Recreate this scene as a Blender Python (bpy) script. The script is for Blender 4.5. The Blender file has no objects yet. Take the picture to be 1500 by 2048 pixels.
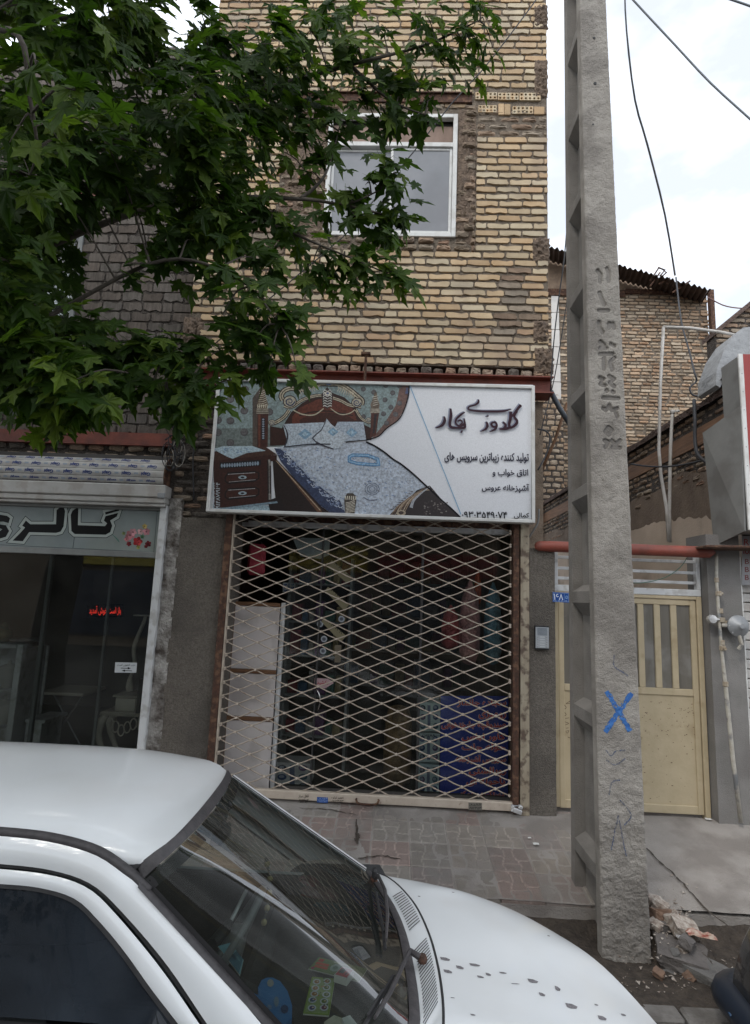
import bpy, bmesh, math, random
import numpy as np
from mathutils import Vector, Matrix, geometry, noise
R = math.radians
random.seed(7)
sc = bpy.context.scene
COL = sc.collection
# ---------------------------------------------------------------- camera
CAMH = 1.80
CAMY = -5.3
FPX = 1130.0
def _rot(y, p, r):
    a = Matrix.Rotation(y, 3, 'Z') @ Matrix.Rotation(p, 3, 'X')
    fw = Matrix(((1, 0, 0), (0, 0, -1), (0, 1, 0)))
    return a @ fw @ Matrix.Rotation(r, 3, 'Z')
CM = _rot(R(2.1), R(8.57), R(2.3))
CPOS = Vector((0, CAMY, CAMH))
cd = bpy.data.cameras.new('camera'); cam = bpy.data.objects.new('camera', cd); COL.objects.link(cam)
cam.matrix_world = Matrix.Translation(CPOS) @ CM.to_4x4()
cd.sensor_fit = 'HORIZONTAL'; cd.sensor_width = 36; cd.lens = 36 * FPX / 1500
cd.clip_start = 0.02; cd.clip_end = 2000
sc.camera = cam
# ---------------------------------------------------------------- sky, sun, exposure
SUN_EL, SUN_AZ = R(48), R(215)      # azimuth measured clockwise from +Y
w = bpy.data.worlds.new('World'); sc.world = w; w.use_nodes = True
nt = w.node_tree; nt.nodes.clear()
def N(nt, t, **k):
    n = nt.nodes.new(t)
    for a, b in k.items(): setattr(n, a, b)
    return n
out = N(nt, 'ShaderNodeOutputWorld'); bg = N(nt, 'ShaderNodeBackground')
sky = N(nt, 'ShaderNodeTexSky', sky_type='NISHITA', sun_disc=False, sun_elevation=SUN_EL, sun_rotation=SUN_AZ)
tc = N(nt, 'ShaderNodeTexCoord'); mp = N(nt, 'ShaderNodeMapping'); mp.inputs['Scale'].default_value = (1.0, 1.0, 2.2)
mp.inputs['Location'].default_value = (.35, .1, .3)
nz = N(nt, 'ShaderNodeTexNoise'); nz.inputs['Scale'].default_value = 1.7; nz.inputs['Detail'].default_value = 7; nz.inputs['Roughness'].default_value = .55
rp = N(nt, 'ShaderNodeValToRGB'); rp.color_ramp.elements[0].position = .38; rp.color_ramp.elements[1].position = .60
rp.color_ramp.elements[0].color = (.44, .44, .44, 1)
mx = N(nt, 'ShaderNodeMixRGB'); mx.inputs['Color2'].default_value = (22.5, 23.6, 25.2, 1)
L = nt.links.new
L(tc.outputs['Generated'], mp.inputs[0]); L(mp.outputs[0], nz.inputs[0]); sp_ = N(nt, 'ShaderNodeSeparateXYZ'); L(tc.outputs['Generated'], sp_.inputs[0]); hz_ = N(nt, 'ShaderNodeMapRange'); hz_.inputs[1].default_value = .15; hz_.inputs[2].default_value = .75; hz_.inputs[3].default_value = .20; hz_.inputs[4].default_value = -.06
L(sp_.outputs[2], hz_.inputs[0]); an_ = N(nt, 'ShaderNodeMath', operation='ADD'); L(nz.outputs[0], an_.inputs[0]); L(hz_.outputs[0], an_.inputs[1]); L(an_.outputs[0], rp.inputs[0]); L(rp.outputs[0], mx.inputs['Fac'])
L(sky.outputs[0], mx.inputs['Color1']); L(mx.outputs[0], bg.inputs[0]); L(bg.outputs[0], out.inputs[0])
bg.inputs[1].default_value = .1
sl = bpy.data.lights.new('sun', 'SUN'); sun = bpy.data.objects.new('sun', sl); COL.objects.link(sun)
sl.energy = 1.45; sl.angle = R(13); sl.color = (1, .95, .88)
sdir = Vector((math.sin(SUN_AZ) * math.cos(SUN_EL), math.cos(SUN_AZ) * math.cos(SUN_EL), math.sin(SUN_EL)))
sun.rotation_euler = sdir.to_track_quat('Z', 'Y').to_euler()
sc.view_settings.view_transform = 'Standard'; sc.view_settings.look = 'None'; sc.view_settings.gamma = 1
sc.view_settings.exposure = -.2
sc.view_settings.use_curve_mapping = False
sc.render.engine = 'CYCLES'; sc.cycles.max_bounces = 8; sc.cycles.transparent_max_bounces = 12
# ---------------------------------------------------------------- back projection onto real planes of the place
def ray(px, py):
    return CM @ Vector((px - 750, -(py - 1024), -FPX))
def P(px, py, Y=0.):
    d = ray(px, py); t = (Y - CPOS.y) / d.y
    return CPOS + d * t
def PZ(px, py, Z=0.):
    d = ray(px, py); t = (Z - CPOS.z) / d.z
    return CPOS + d * t
def PX(px, py, X=0.):
    d = ray(px, py); t = (X - CPOS.x) / d.x
    return CPOS + d * t
def PN(px, py, p0, n):
    d = ray(px, py); t = (Vector(p0) - CPOS).dot(n) / d.dot(n)
    return CPOS + d * t
def proj(p):
    v = CM.transposed() @ (Vector(p) - CPOS)
    return 750 - FPX * v.x / v.z, 1024 + FPX * v.y / v.z
# ---------------------------------------------------------------- materials
def srgb(*c):
    return tuple(((x / 255) / 12.92 if x <= 10 else ((x / 255 + .055) / 1.055) ** 2.4) for x in c) + (1,)
MATS = {}
def mat(name, c1, c2=None, scale=8, rough=.8, bump=0, bscale=60, metal=0, rnd=0, c3=None, c3f=.5, c3s=2, spec=.5, coat=0, alpha=1,
        trans=0, emit=None, c3t=.5, detail=6, stretch=None, vcol=None, dist=.01, ior=1.45, sat=0, bump2=0):
    """procedural material: two colours mixed by noise, optional third large-scale stain, per-piece value change, bump"""
    m = bpy.data.materials.new(name); m.use_nodes = True; nt = m.node_tree; nt.nodes.clear()
    o = N(nt, 'ShaderNodeOutputMaterial'); b = N(nt, 'ShaderNodeBsdfPrincipled'); l = nt.links.new
    l(b.outputs[0], o.inputs[0])
    g = N(nt, 'ShaderNodeNewGeometry'); pos = g.outputs['Position']
    if stretch:
        q = N(nt, 'ShaderNodeMapping'); q.inputs['Scale'].default_value = stretch; l(pos, q.inputs[0]); pos = q.outputs[0]
    c1 = tuple(c1[:3]) + (1,); c2 = tuple((c2 or c1)[:3]) + (1,)
    n = N(nt, 'ShaderNodeTexNoise'); n.inputs['Scale'].default_value = scale; n.inputs['Detail'].default_value = detail; n.inputs['Roughness'].default_value = .6
    l(pos, n.inputs[0])
    r = N(nt, 'ShaderNodeValToRGB'); r.color_ramp.elements[0].position = .35; r.color_ramp.elements[1].position = .65
    r.color_ramp.elements[0].color = c1; r.color_ramp.elements[1].color = c2
    l(n.outputs[0], r.inputs[0]); colr = r.outputs[0]
    if vcol:
        a = N(nt, 'ShaderNodeAttribute', attribute_name=vcol)
        k = N(nt, 'ShaderNodeMixRGB', blend_type='MULTIPLY'); k.inputs['Fac'].default_value = 1
        l(a.outputs['Color'], k.inputs['Color1']); l(colr, k.inputs['Color2']); colr = k.outputs[0]
    if c3:
        n3 = N(nt, 'ShaderNodeTexNoise'); n3.inputs['Scale'].default_value = c3s; n3.inputs['Detail'].default_value = 8; l(g.outputs['Position'], n3.inputs[0])
        r3 = N(nt, 'ShaderNodeValToRGB'); r3.color_ramp.elements[0].position = c3t; r3.color_ramp.elements[1].position = c3t + .12
        r3.color_ramp.elements[1].color = (c3f, c3f, c3f, 1); r3.color_ramp.elements[0].color = (0, 0, 0, 1)
        l(n3.outputs[0], r3.inputs[0]); k = N(nt, 'ShaderNodeMixRGB'); l(r3.outputs[0], k.inputs['Fac']); l(colr, k.inputs['Color1'])
        k.inputs['Color2'].default_value = tuple(c3[:3]) + (1,); colr = k.outputs[0]
    if rnd:
        oi = N(nt, 'ShaderNodeObjectInfo'); ad = N(nt, 'ShaderNodeMath', operation='ADD'); l(oi.outputs['Random'], ad.inputs[0]); l(g.outputs['Random Per Island'], ad.inputs[1])
        fr = N(nt, 'ShaderNodeMath', operation='FRACT'); l(ad.outputs[0], fr.inputs[0])
        mr = N(nt, 'ShaderNodeMapRange'); mr.inputs[3].default_value = 1 - rnd; mr.inputs[4].default_value = 1 + rnd * .8; l(fr.outputs[0], mr.inputs[0])
        m7 = N(nt, 'ShaderNodeMath', operation='MULTIPLY'); m7.inputs[1].default_value = 7.31; l(fr.outputs[0], m7.inputs[0])
        f7 = N(nt, 'ShaderNodeMath', operation='FRACT'); l(m7.outputs[0], f7.inputs[0])
        m8 = N(nt, 'ShaderNodeMapRange'); m8.inputs[3].default_value = .5 - .004 - sat * .012; m8.inputs[4].default_value = .5 + .006; l(f7.outputs[0], m8.inputs[0])
        m9 = N(nt, 'ShaderNodeMapRange'); m9.inputs[3].default_value = 1.15; m9.inputs[4].default_value = .75; l(f7.outputs[0], m9.inputs[0])
        hs = N(nt, 'ShaderNodeHueSaturation'); l(mr.outputs[0], hs.inputs['Value']); l(m8.outputs[0], hs.inputs['Hue']); l(m9.outputs[0], hs.inputs['Saturation']); l(colr, hs.inputs['Color']); colr = hs.outputs[0]
    l(colr, b.inputs['Base Color'])
    b.inputs['Roughness'].default_value = rough; b.inputs['Metallic'].default_value = metal
    b.inputs['Specular IOR Level'].default_value = spec; b.inputs['Coat Weight'].default_value = coat; b.inputs['Coat Roughness'].default_value = .05
    b.inputs['IOR'].default_value = ior
    if alpha < 1: b.inputs['Alpha'].default_value = alpha
    if trans: b.inputs['Transmission Weight'].default_value = trans
    if emit: b.inputs['Emission Color'].default_value = tuple(emit[:3]) + (1,); b.inputs['Emission Strength'].default_value = emit[3] if len(emit) > 3 else 1
    if bump:
        n2 = N(nt, 'ShaderNodeTexNoise'); n2.inputs['Scale'].default_value = bscale; n2.inputs['Detail'].default_value = 5; l(pos, n2.inputs[0])
        bm_ = N(nt, 'ShaderNodeBump'); bm_.inputs['Strength'].default_value = bump; bm_.inputs['Distance'].default_value = dist; l(n2.outputs[0], bm_.inputs['Height'])
        l(bm_.outputs[0], b.inputs['Normal'])
    MATS[name] = m; return m
def glassmat(name, tint=(1, 1, 1), rough=0., mixf=.0, fres=1.5, dirt=.06, fm=1.6, dcol=(.35, .34, .31)):
    """thin pane: reflects by Fresnel, lets the rest straight through, a little dust"""
    m = bpy.data.materials.new(name); m.use_nodes = True; nt = m.node_tree; nt.nodes.clear(); l = nt.links.new
    o = N(nt, 'ShaderNodeOutputMaterial'); t = N(nt, 'ShaderNodeBsdfTransparent'); t.inputs[0].default_value = tuple(tint) + (1,)
    gl = N(nt, 'ShaderNodeBsdfGlossy'); gl.inputs['Roughness'].default_value = rough
    f = N(nt, 'ShaderNodeFresnel'); f.inputs[0].default_value = fres
    mu = N(nt, 'ShaderNodeMath', operation='MULTIPLY_ADD'); mu.inputs[1].default_value = fm; mu.inputs[2].default_value = mixf; l(f.outputs[0], mu.inputs[0])
    a = N(nt, 'ShaderNodeMixShader'); l(mu.outputs[0], a.inputs[0]); l(t.outputs[0], a.inputs[1]); l(gl.outputs[0], a.inputs[2])
    df = N(nt, 'ShaderNodeBsdfDiffuse'); df.inputs[0].default_value = tuple(dcol) + (1,)
    g = N(nt, 'ShaderNodeNewGeometry'); nn = N(nt, 'ShaderNodeTexNoise'); nn.inputs['Scale'].default_value = 3; nn.inputs['Detail'].default_value = 8; l(g.outputs['Position'], nn.inputs[0])
    mr = N(nt, 'ShaderNodeMapRange'); mr.inputs[1].default_value = .35; mr.inputs[2].default_value = .75; mr.inputs[3].default_value = dirt * .4; mr.inputs[4].default_value = dirt * 2; l(nn.outputs[0], mr.inputs[0])
    c = N(nt, 'ShaderNodeMixShader'); l(mr.outputs[0], c.inputs[0]); l(a.outputs[0], c.inputs[1]); l(df.outputs[0], c.inputs[2]); l(c.outputs[0], o.inputs[0])
    MATS[name] = m; return m
# ---------------------------------------------------------------- mesh helpers
class MB:
    def __init__(s): s.v = []; s.f = []; s.c = []; s.col = None
    def add(s, vs, fs):
        k = len(s.v); s.v += [tuple(v) for v in vs]; s.f += [tuple(i + k for i in f) for f in fs]
        if s.col is not None: s.c += [s.col] * len(fs)
    def box(s, a, b, rot=None, jit=0):
        (x0, y0, z0), (x1, y1, z1) = a, b
        vs = [Vector((x, y, z)) for z in (z0, z1) for y in (y0, y1) for x in (x0, x1)]
        if jit: vs = [v + Vector([random.uniform(-jit, jit) for _ in range(3)]) for v in vs]
        if rot is not None:
            c = Vector(((x0 + x1) / 2, (y0 + y1) / 2, (z0 + z1) / 2)); vs = [c + rot @ (v - c) for v in vs]
        s.add(vs, [(0, 2, 3, 1), (4, 5, 7, 6), (0, 1, 5, 4), (2, 6, 7, 3), (0, 4, 6, 2), (1, 3, 7, 5)])
    def bbox(s, a, b, r=.004, rot=None):
        """box with chamfered vertical/horizontal edges: a bevelled box by 24 verts"""
        a = Vector(a); b = Vector(b); r = min(r, *(abs(b[i] - a[i]) * .45 for i in range(3)))
        vs = []; c = (a + b) / 2; idx = {}
        for sx in (0, 1):
            for sy in (0, 1):
                for sz in (0, 1):
                    for ax in range(3):
                        p = [(a[0], b[0])[sx], (a[1], b[1])[sy], (a[2], b[2])[sz]]
                        for q in range(3):
                            if q != ax: p[q] += (r if (sx, sy, sz)[q] == 0 else -r)
                        idx[(sx, sy, sz, ax)] = len(vs); vs.append(Vector(p))
        if rot is not None: vs = [c + rot @ (v - c) for v in vs]
        fs = []
        for ax in range(3):
            o = [q for q in range(3) if q != ax]
            for sd in (0, 1):
                q = []
                for u, w_ in ((0, 0), (1, 0), (1, 1), (0, 1)):
                    t = [0, 0, 0]; t[ax] = sd; t[o[0]] = u; t[o[1]] = w_; q.append(idx[(*t, ax)])
                fs.append(tuple(q))
        for e in range(3):
            o = [q for q in range(3) if q != e]
            for u in (0, 1):
                for w_ in (0, 1):
                    q = []
                    for k, ax in ((0, o[0]), (1, o[0]), (1, o[1]), (0, o[1])):
                        t = [0, 0, 0]; t[e] = k; t[o[0]] = u; t[o[1]] = w_; q.append(idx[(*t, ax)])
                    fs.append(tuple(q))
        for sx in (0, 1):
            for sy in (0, 1):
                for sz in (0, 1): fs.append(tuple(idx[(sx, sy, sz, a_)] for a_ in range(3)))
        s.add(vs, fs)
    def tube(s, pts, r, n=8, caps=True, flat=1.):
        pts = [Vector(p) for p in pts]; rs = r if isinstance(r, (list, tuple)) else [r] * len(pts)
        vs = []; up = None
        for i, p in enumerate(pts):
            d = (pts[min(i + 1, len(pts) - 1)] - pts[max(i - 1, 0)])
            if d.length < 1e-9: d = Vector((0, 0, 1))
            d.normalize()
            if up is None: up = d.orthogonal().normalized() if abs(d.z) > .9 else Vector((0, 0, 1)).cross(d).normalized().cross(d)
            u = (up - d * up.dot(d)).normalized(); v = d.cross(u); up = u
            for k in range(n):
                a = 2 * math.pi * (k + .5) / n; vs.append(p + (u * math.cos(a) + v * math.sin(a) * flat) * rs[i])
        fs = [(i * n + k, i * n + (k + 1) % n, (i + 1) * n + (k + 1) % n, (i + 1) * n + k) for i in range(len(pts) - 1) for k in range(n)]
        if caps: fs += [tuple(range(n))[::-1], tuple((len(pts) - 1) * n + k for k in range(n))]
        s.add(vs, fs)
    def lathe(s, prof, c, n=20, axis='Z'):
        vs = []
        for r_, h in prof:
            for k in range(n):
                a = 2 * math.pi * k / n; x, y = r_ * math.cos(a), r_ * math.sin(a)
                v = {'Z': (x, y, h), 'Y': (x, h, y), 'X': (h, x, y)}[axis]; vs.append(Vector(c) + Vector(v))
        m = len(prof)
        fs = [(i * n + k, i * n + (k + 1) % n, (i + 1) * n + (k + 1) % n, (i + 1) * n + k) for i in range(m - 1) for k in range(n)]
        fs += [tuple(range(n))[::-1], tuple((m - 1) * n + k for k in range(n))]
        s.add(vs, fs)
    def prism(s, poly, off):
        """polygon (3D, planar) extruded by off"""
        n = len(poly); off = Vector(off); poly = [Vector(p) for p in poly]
        tr = geometry.tessellate_polygon([poly])
        s.add(poly + [p + off for p in poly], [tuple(t) for t in tr] + [tuple(n + i for i in t)[::-1] for t in tr] + [(i, (i + 1) % n, n + (i + 1) % n, n + i) for i in range(n)])
    def grid(s, rows):
        n = len(rows[0]); k = [p for r_ in rows for p in r_]
        s.add(k, [(i * n + j, i * n + j + 1, (i + 1) * n + j + 1, (i + 1) * n + j) for i in range(len(rows) - 1) for j in range(n - 1)])
    def build(s, name, m=None, parent=None, smooth=False, kind=None, thick=0, label=None, auto=None):
        me = bpy.data.meshes.new(name); me.from_pydata(s.v, [], s.f)
        if s.c:
            at = me.color_attributes.new('col', 'FLOAT_COLOR', 'CORNER'); data = []
            for p, c in zip(me.polygons, s.c): data += list(c[:3] + (1,)) * p.loop_total
            at.data.foreach_set('color', data)
        me.update()
        if m: me.materials.append(m)
        if smooth: me.polygons.foreach_set('use_smooth', [True] * len(me.polygons))
        if auto: 
            me.polygons.foreach_set('use_smooth', [True] * len(me.polygons)); me.set_sharp_from_angle(angle=R(auto))
        o = bpy.data.objects.new(name, me); COL.objects.link(o)
        if parent: setpar(o, parent)
        if kind: o['kind'] = kind
        if label: o['label'] = label
        if thick:
            md = o.modifiers.new('t', 'SOLIDIFY'); md.thickness = thick; md.offset = 0
        return o
def setpar(o, p):
    o.parent = p; o.matrix_parent_inverse = par_inv(p)
_pi = {}
def par_inv(p):
    if p.name not in _pi:
        m = Matrix.Translation(p.location); q = p.parent
        _pi[p.name] = m.inverted() if p.type == 'EMPTY' else Matrix.Identity(4)
    return _pi[p.name]
def tag(o, label=None, cat=None, group=None, kind=None):
    if label: o['label'] = label
    if cat: o['category'] = cat
    if group: o['group'] = group
    if kind: o['kind'] = kind
    return o
def thing(name, loc, label, cat, group=None):
    o = bpy.data.objects.new(name, None); COL.objects.link(o); o.location = loc; o.empty_display_size = .1
    return tag(o, label, cat, group)
def flip_normals(o):
    bm = bmesh.new(); bm.from_mesh(o.data); bmesh.ops.recalc_face_normals(bm, faces=bm.faces); bm.to_mesh(o.data); bm.free()
def nz3(x, y, z, s=1.): return noise.noise(Vector((x * s, y * s, z * s)))
# Persian shaping: letters -> joined presentation forms in visual order (Blender does not join them itself)
_F = {'ا': (0xFE8D, 2), 'آ': (0xFE81, 2), 'ب': (0xFE8F, 4), 'پ': (0xFB56, 4), 'ت': (0xFE95, 4), 'ج': (0xFE9D, 4), 'چ': (0xFB7A, 4), 'ح': (0xFEA1, 4), 'خ': (0xFEA5, 4),
      'د': (0xFEA9, 2), 'ر': (0xFEAD, 2), 'ز': (0xFEAF, 2), 'س': (0xFEB1, 4), 'ش': (0xFEB5, 4), 'ص': (0xFEB9, 4), 'ع': (0xFEC9, 4), 'ف': (0xFED1, 4), 'ق': (0xFED5, 4),
      'ک': (0xFB8E, 4), 'گ': (0xFB92, 4), 'ل': (0xFEDD, 4), 'م': (0xFEE1, 4), 'ن': (0xFEE5, 4), 'ه': (0xFEE9, 4), 'و': (0xFEED, 2), 'ی': (0xFBFC, 4), 'ط': (0xFEC1, 4)}
def shape_fa(s):
    res = []
    for i, ch in enumerate(s):
        if ch not in _F: res.append(ch); continue
        b, n = _F[ch]; pv = s[i - 1] if i else ' '; nx = s[i + 1] if i + 1 < len(s) else ' '
        jp = pv in _F and _F[pv][1] == 4; jn = n == 4 and nx in _F
        k = (3 if jn else 1) if jp else (2 if jn else 0)
        if n == 2: k = 1 if jp else 0
        res.append('\u0647' if ch == 'ه' and k == 0 else chr(b + k))
    t = ''.join(res)[::-1]
    import re
    return re.sub('[0-9۰-۹A-Za-z]+', lambda m_: m_.group(0)[::-1], t)
def text_polys(s, bold=0.):
    """outline of a line of text as a mesh in the unit: (verts, faces, bounds)"""
    c = bpy.data.curves.new('tx', 'FONT'); c.body = s; c.offset = bold; c.resolution_u = 3; c.fill_mode = 'FRONT'
    o = bpy.data.objects.new('tx', c); COL.objects.link(o)
    dg = bpy.context.evaluated_depsgraph_get(); e = o.evaluated_get(dg); m = bpy.data.meshes.new_from_object(e)
    v = [tuple(x.co) for x in m.vertices]; f = [tuple(p.vertices) for p in m.polygons]
    bpy.data.objects.remove(o); bpy.data.curves.remove(c); bpy.data.meshes.remove(m)
    xs = [p[0] for p in v] or [0, 1]; ys = [p[1] for p in v] or [0, 1]
    return v, f, (min(xs), max(xs), min(ys), max(ys))
def fix_out(o, outdir=(0, -1, 0)):
    return o
def text_on(mb, s, TL, TR, BL, fa=True, bold=0.):
    v, f, (x0, x1, y0, y1) = text_polys(shape_fa(s) if fa else s, bold)
    TL, TR, BL = Vector(TL), Vector(TR), Vector(BL)
    n = (BL - TL).cross(TR - TL).normalized()
    q = [TL + (TR - TL) * ((x - x0) / (x1 - x0)) + (BL - TL) * ((y1 - y) / (y1 - y0)) for x, y, z in v]
    for i, fc in enumerate(f):
        mb.add([q[k] + n * (4e-8 * i) for k in fc], [tuple(range(len(fc)))])
class Draw:
    """flat print drawn as thin coloured pieces on a vertical plane, each layer a fraction of a millimetre proud"""
    def __init__(s, ox, oy, scl, Y, mb=None):
        s.ox, s.oy, s.sc, s.Y = ox, oy, scl, Y; s.k = 0; s.mb = mb or MB(); s.mb.col = (1, 1, 1)
    def pt(s, x, y, e=0): return P(s.ox + x / s.sc, s.oy + y / s.sc, s.Y - .00001 * s.k - e)
    def col(s, c): s.mb.col = srgb(*c)[:3]; s.k += 1
    def poly(s, pts, c):
        s.col(c); q = [s.pt(*p) for p in pts]
        tr = geometry.tessellate_polygon([[Vector((p[0], p[1], 0)) for p in pts]])
        s.mb.add(q, [tuple(t) for t in tr])
    def ell(s, x, y, rx, ry, c, n=18, rot=0):
        ca, sa = math.cos(rot), math.sin(rot)
        s.poly([(x + rx * math.cos(a) * ca - ry * math.sin(a) * sa, y + rx * math.cos(a) * sa + ry * math.sin(a) * ca) for a in [2 * math.pi * i / n for i in range(n)]], c)
    def stroke(s, pts, wd, c, closed=False, smooth=0):
        s.col(c); pts = [Vector(p) for p in pts]
        if smooth: pts = catmull(pts, smooth, closed)
        n = len(pts); ws = wd if isinstance(wd, (list, tuple)) else [wd] * n
        if len(ws) != n: ws = list(np.interp(np.linspace(0, 1, n), np.linspace(0, 1, len(ws)), ws))
        Ls, Rs = [], []
        for i in range(n):
            a = pts[i - 1] if (i or closed) else pts[i]; b = pts[(i + 1) % n] if (i < n - 1 or closed) else pts[i]
            d1 = (pts[i] - a); d2 = (b - pts[i])
            if d1.length < 1e-6: d1 = d2
            if d2.length < 1e-6: d2 = d1
            if d1.length < 1e-6: d1 = d2 = Vector((1, 0))
            d1.normalize(); d2.normalize(); t = d1 + d2
            if t.length < .2: t = d1.copy()
            t.normalize(); nn = Vector((-t.y, t.x)); m = 1 / max(.45, abs(nn.dot(Vector((-d1.y, d1.x)))))
            Ls.append(pts[i] + nn * ws[i] / 2 * m); Rs.append(pts[i] - nn * ws[i] / 2 * m)
        m = n if closed else n - 1
        for i in range(m):
            j = (i + 1) % n; e = 1e-7 * i
            s.mb.add([s.pt(*Ls[i], e), s.pt(*Rs[i], e), s.pt(*Rs[j], e), s.pt(*Ls[j], e)], [(0, 1, 2, 3)])
    def text(s, t, x0, y0, x1, y1, c, fa=True, bold=0.015, skew=0, drop=0):
        """ink box from (x0,y0) top-left to (x1,y1); drop = how far the right end sits lower"""
        h = (y1 - y0); b_ = bold * h * .55
        for dx, dy in (((-b_, 0), (b_, 0), (0, -b_), (0, b_)) if bold > .012 else ((0, 0),)):
            s.k += 6; s.col(c); text_on(s.mb, t, s.pt(x0 + dx, y0 + dy), s.pt(x1 + dx, y0 + drop + dy), s.pt(x0 - skew + dx, y1 + dy), fa, .006)
        s.k += 6
def catmull(p, k, closed=False):
    n = len(p); r = []
    for i in range(n if closed else n - 1):
        a = p[i - 1] if (i or closed) else p[0]; b = p[i]; c = p[(i + 1) % n]; d = p[(i + 2) % n] if (closed or i + 2 < n) else p[-1]
        for j in range(k):
            t = j / k; r.append(.5 * ((2 * b) + (c - a) * t + (2 * a - 5 * b + 4 * c - d) * t * t + (3 * b - a - 3 * c + d) * t ** 3))
    if not closed: r.append(p[-1])
    return r
# ---------------------------------------------------------------- shared materials
brick_m = mat('buff_brick', (.54, .43, .27), (.45, .345, .205), 5, .88, .5, 90, rnd=.16, sat=1, c3=(.30, .22, .16), c3f=.55, c3s=1.3)
brick_grey = mat('weathered_brick', (.33, .255, .18), (.22, .17, .12), 9, .92, .8, 70, rnd=.25, sat=1)
brick_rough = mat('rough_brick', (.36, .26, .18), (.22, .16, .115), 14, .95, 1, 60, rnd=.25, sat=1)
brick_nb = mat('grey_scratched_brick', (.155, .13, .112), (.10, .083, .07), 12, .95, 1, 70, rnd=.15, stretch=(3, 1, .5))
mortar_m = mat('mortar', (.13, .105, .08), (.22, .18, .14), 20, .95, 1, 80, dist=.02)
mortar_l = mat('light_mortar', (.30, .235, .17), (.19, .145, .105), 12, .95, 1, 45, dist=.03)
mortar_nb = mat('dark_mortar', (.05, .043, .037), (.09, .075, .065), 12, .95, 1, 45, dist=.03)
plaster_g = mat('rough_grey_render', (.125, .108, .092), (.20, .178, .15), 55, .95, 1, 110, dist=.022, c3=(.09, .08, .07), c3f=.5, c3s=1.6)
plaster_c = mat('cement_render', (.17, .165, .155), (.22, .21, .20), 4, .9, .5, 120, c3=(.11, .10, .095), c3f=.5, c3s=2)
steel_red = mat('red_primer_steel', (.21, .055, .035), (.13, .04, .03), 9, .6, .3, 60)
rust_m = mat('rusty_steel', (.10, .045, .028), (.05, .03, .022), 40, .85, .8, 120, c3=(.18, .10, .06), c3f=.8, c3s=18)
cream_m = mat('cream_enamel', (.55, .475, .39), (.47, .395, .32), 12, .5, .1, 60, c3=(.16, .08, .05), c3f=.8, c3s=30, c3t=.64)
white_m = mat('white_enamel', (.62, .63, .63), (.52, .53, .53), 3, .4, 0, c3=(.25, .22, .19), c3f=.4, c3s=12)
alu_m = mat('white_aluminium', (.66, .66, .64), (.58, .58, .56), 4, .42, 0, c3=(.32, .29, .25), c3f=.35, c3s=7)
black_m = mat('black_rubber', (.018, .018, .019), (.03, .03, .032), 20, .65, .2, 90)
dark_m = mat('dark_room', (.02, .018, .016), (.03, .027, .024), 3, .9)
print_m = mat('print', (1, 1, 1), (.86, .86, .86), 140, .5, 0, vcol='col', spec=.2)
glass_m = glassmat('window_glass', (.72, .76, .75), dirt=.05)
yellow_m = mat('ochre_enamel', (.50, .415, .275), (.44, .36, .23), 6, .5, .15, 40, c3=(.30, .22, .12), c3f=.6, c3s=5, c3t=.58)
steel_m = mat('galvanised_steel', (.30, .31, .32), (.22, .23, .24), 10, .5, .1, 60, metal=.3)
# ---------------------------------------------------------------- bricks
BV = []
for i in range(9):
    rr = random.Random(i); n = []
    c = .05; k = .17
    base = [(-.5 + c, -.5), (-.15, -.5), (.18, -.5), (.5 - c, -.5), (.5, -.5 + k), (.5, .5 - k), (.5 - c, .5), (.2, .5), (-.18, .5), (-.5 + c, .5), (-.5, .5 - k), (-.5, -.5 + k)]
    o1 = [(x + rr.uniform(-.012, .012) - (rr.random() < .15) * .05 * np.sign(x), z + rr.uniform(-.022, .022) - (rr.random() < .12) * .22 * np.sign(z)) for x, z in base]
    inn = [(x * .986, z * .94) for x, z in o1]
    v = [(x, rr.uniform(-.02, .02) + .0, z) for x, z in inn] + [(x, .04, z) for x, z in o1] + [(x, 1, z) for x, z in o1]
    m = 12; f = [tuple(range(m))] + [(a * m + j, (a + 1) * m + j, (a + 1) * m + (j + 1) % m, a * m + (j + 1) % m) for a in (0, 1) for j in range(m)]
    BV.append((np.array(v, float), f))
BVR = []
for i in range(8):      # rough broken ones
    rr = random.Random(50 + i)
    o1 = [((.5 - rr.uniform(0, .09)) * (abs(math.cos(a)) ** .35) * np.sign(math.cos(a)), (.5 - rr.uniform(0, .14)) * (abs(math.sin(a)) ** .45) * np.sign(math.sin(a))) for a in [2 * math.pi * (j + .5) / 12 for j in range(12)]]
    mid = [(x * .72 + rr.uniform(-.04, .04), z * .6 + rr.uniform(-.06, .06)) for x, z in o1]
    v = [(x, rr.uniform(-.12, .16), z) for x, z in mid] + [(x, .25 + rr.uniform(-.1, .1), z) for x, z in o1] + [(x, 1, z) for x, z in o1] + [(0, rr.uniform(-.1, .1), 0)]
    m = 12; f = [(36, (j + 1) % m, j) for j in range(m)] + [(a * m + j, (a + 1) * m + j, (a + 1) * m + (j + 1) % m, a * m + (j + 1) % m) for a in (0, 1) for j in range(m)]
    BVR.append((np.array(v, float), f))
def _me(v, f, m, name='brick'):
    me = bpy.data.meshes.new(name); me.from_pydata([tuple(x) for x in v], [], f); me.update()
    bm = bmesh.new(); bm.from_mesh(me); bmesh.ops.recalc_face_normals(bm, faces=bm.faces); bm.to_mesh(me); bm.free()
    me.materials.append(m); return me
_bm = {}
def brick_mesh(rough, i, m):
    k = (rough, i, m.name)
    if k not in _bm: v, f = (BVR if rough else BV)[i]; _bm[k] = _me(v, f, m)
    return _bm[k]
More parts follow.
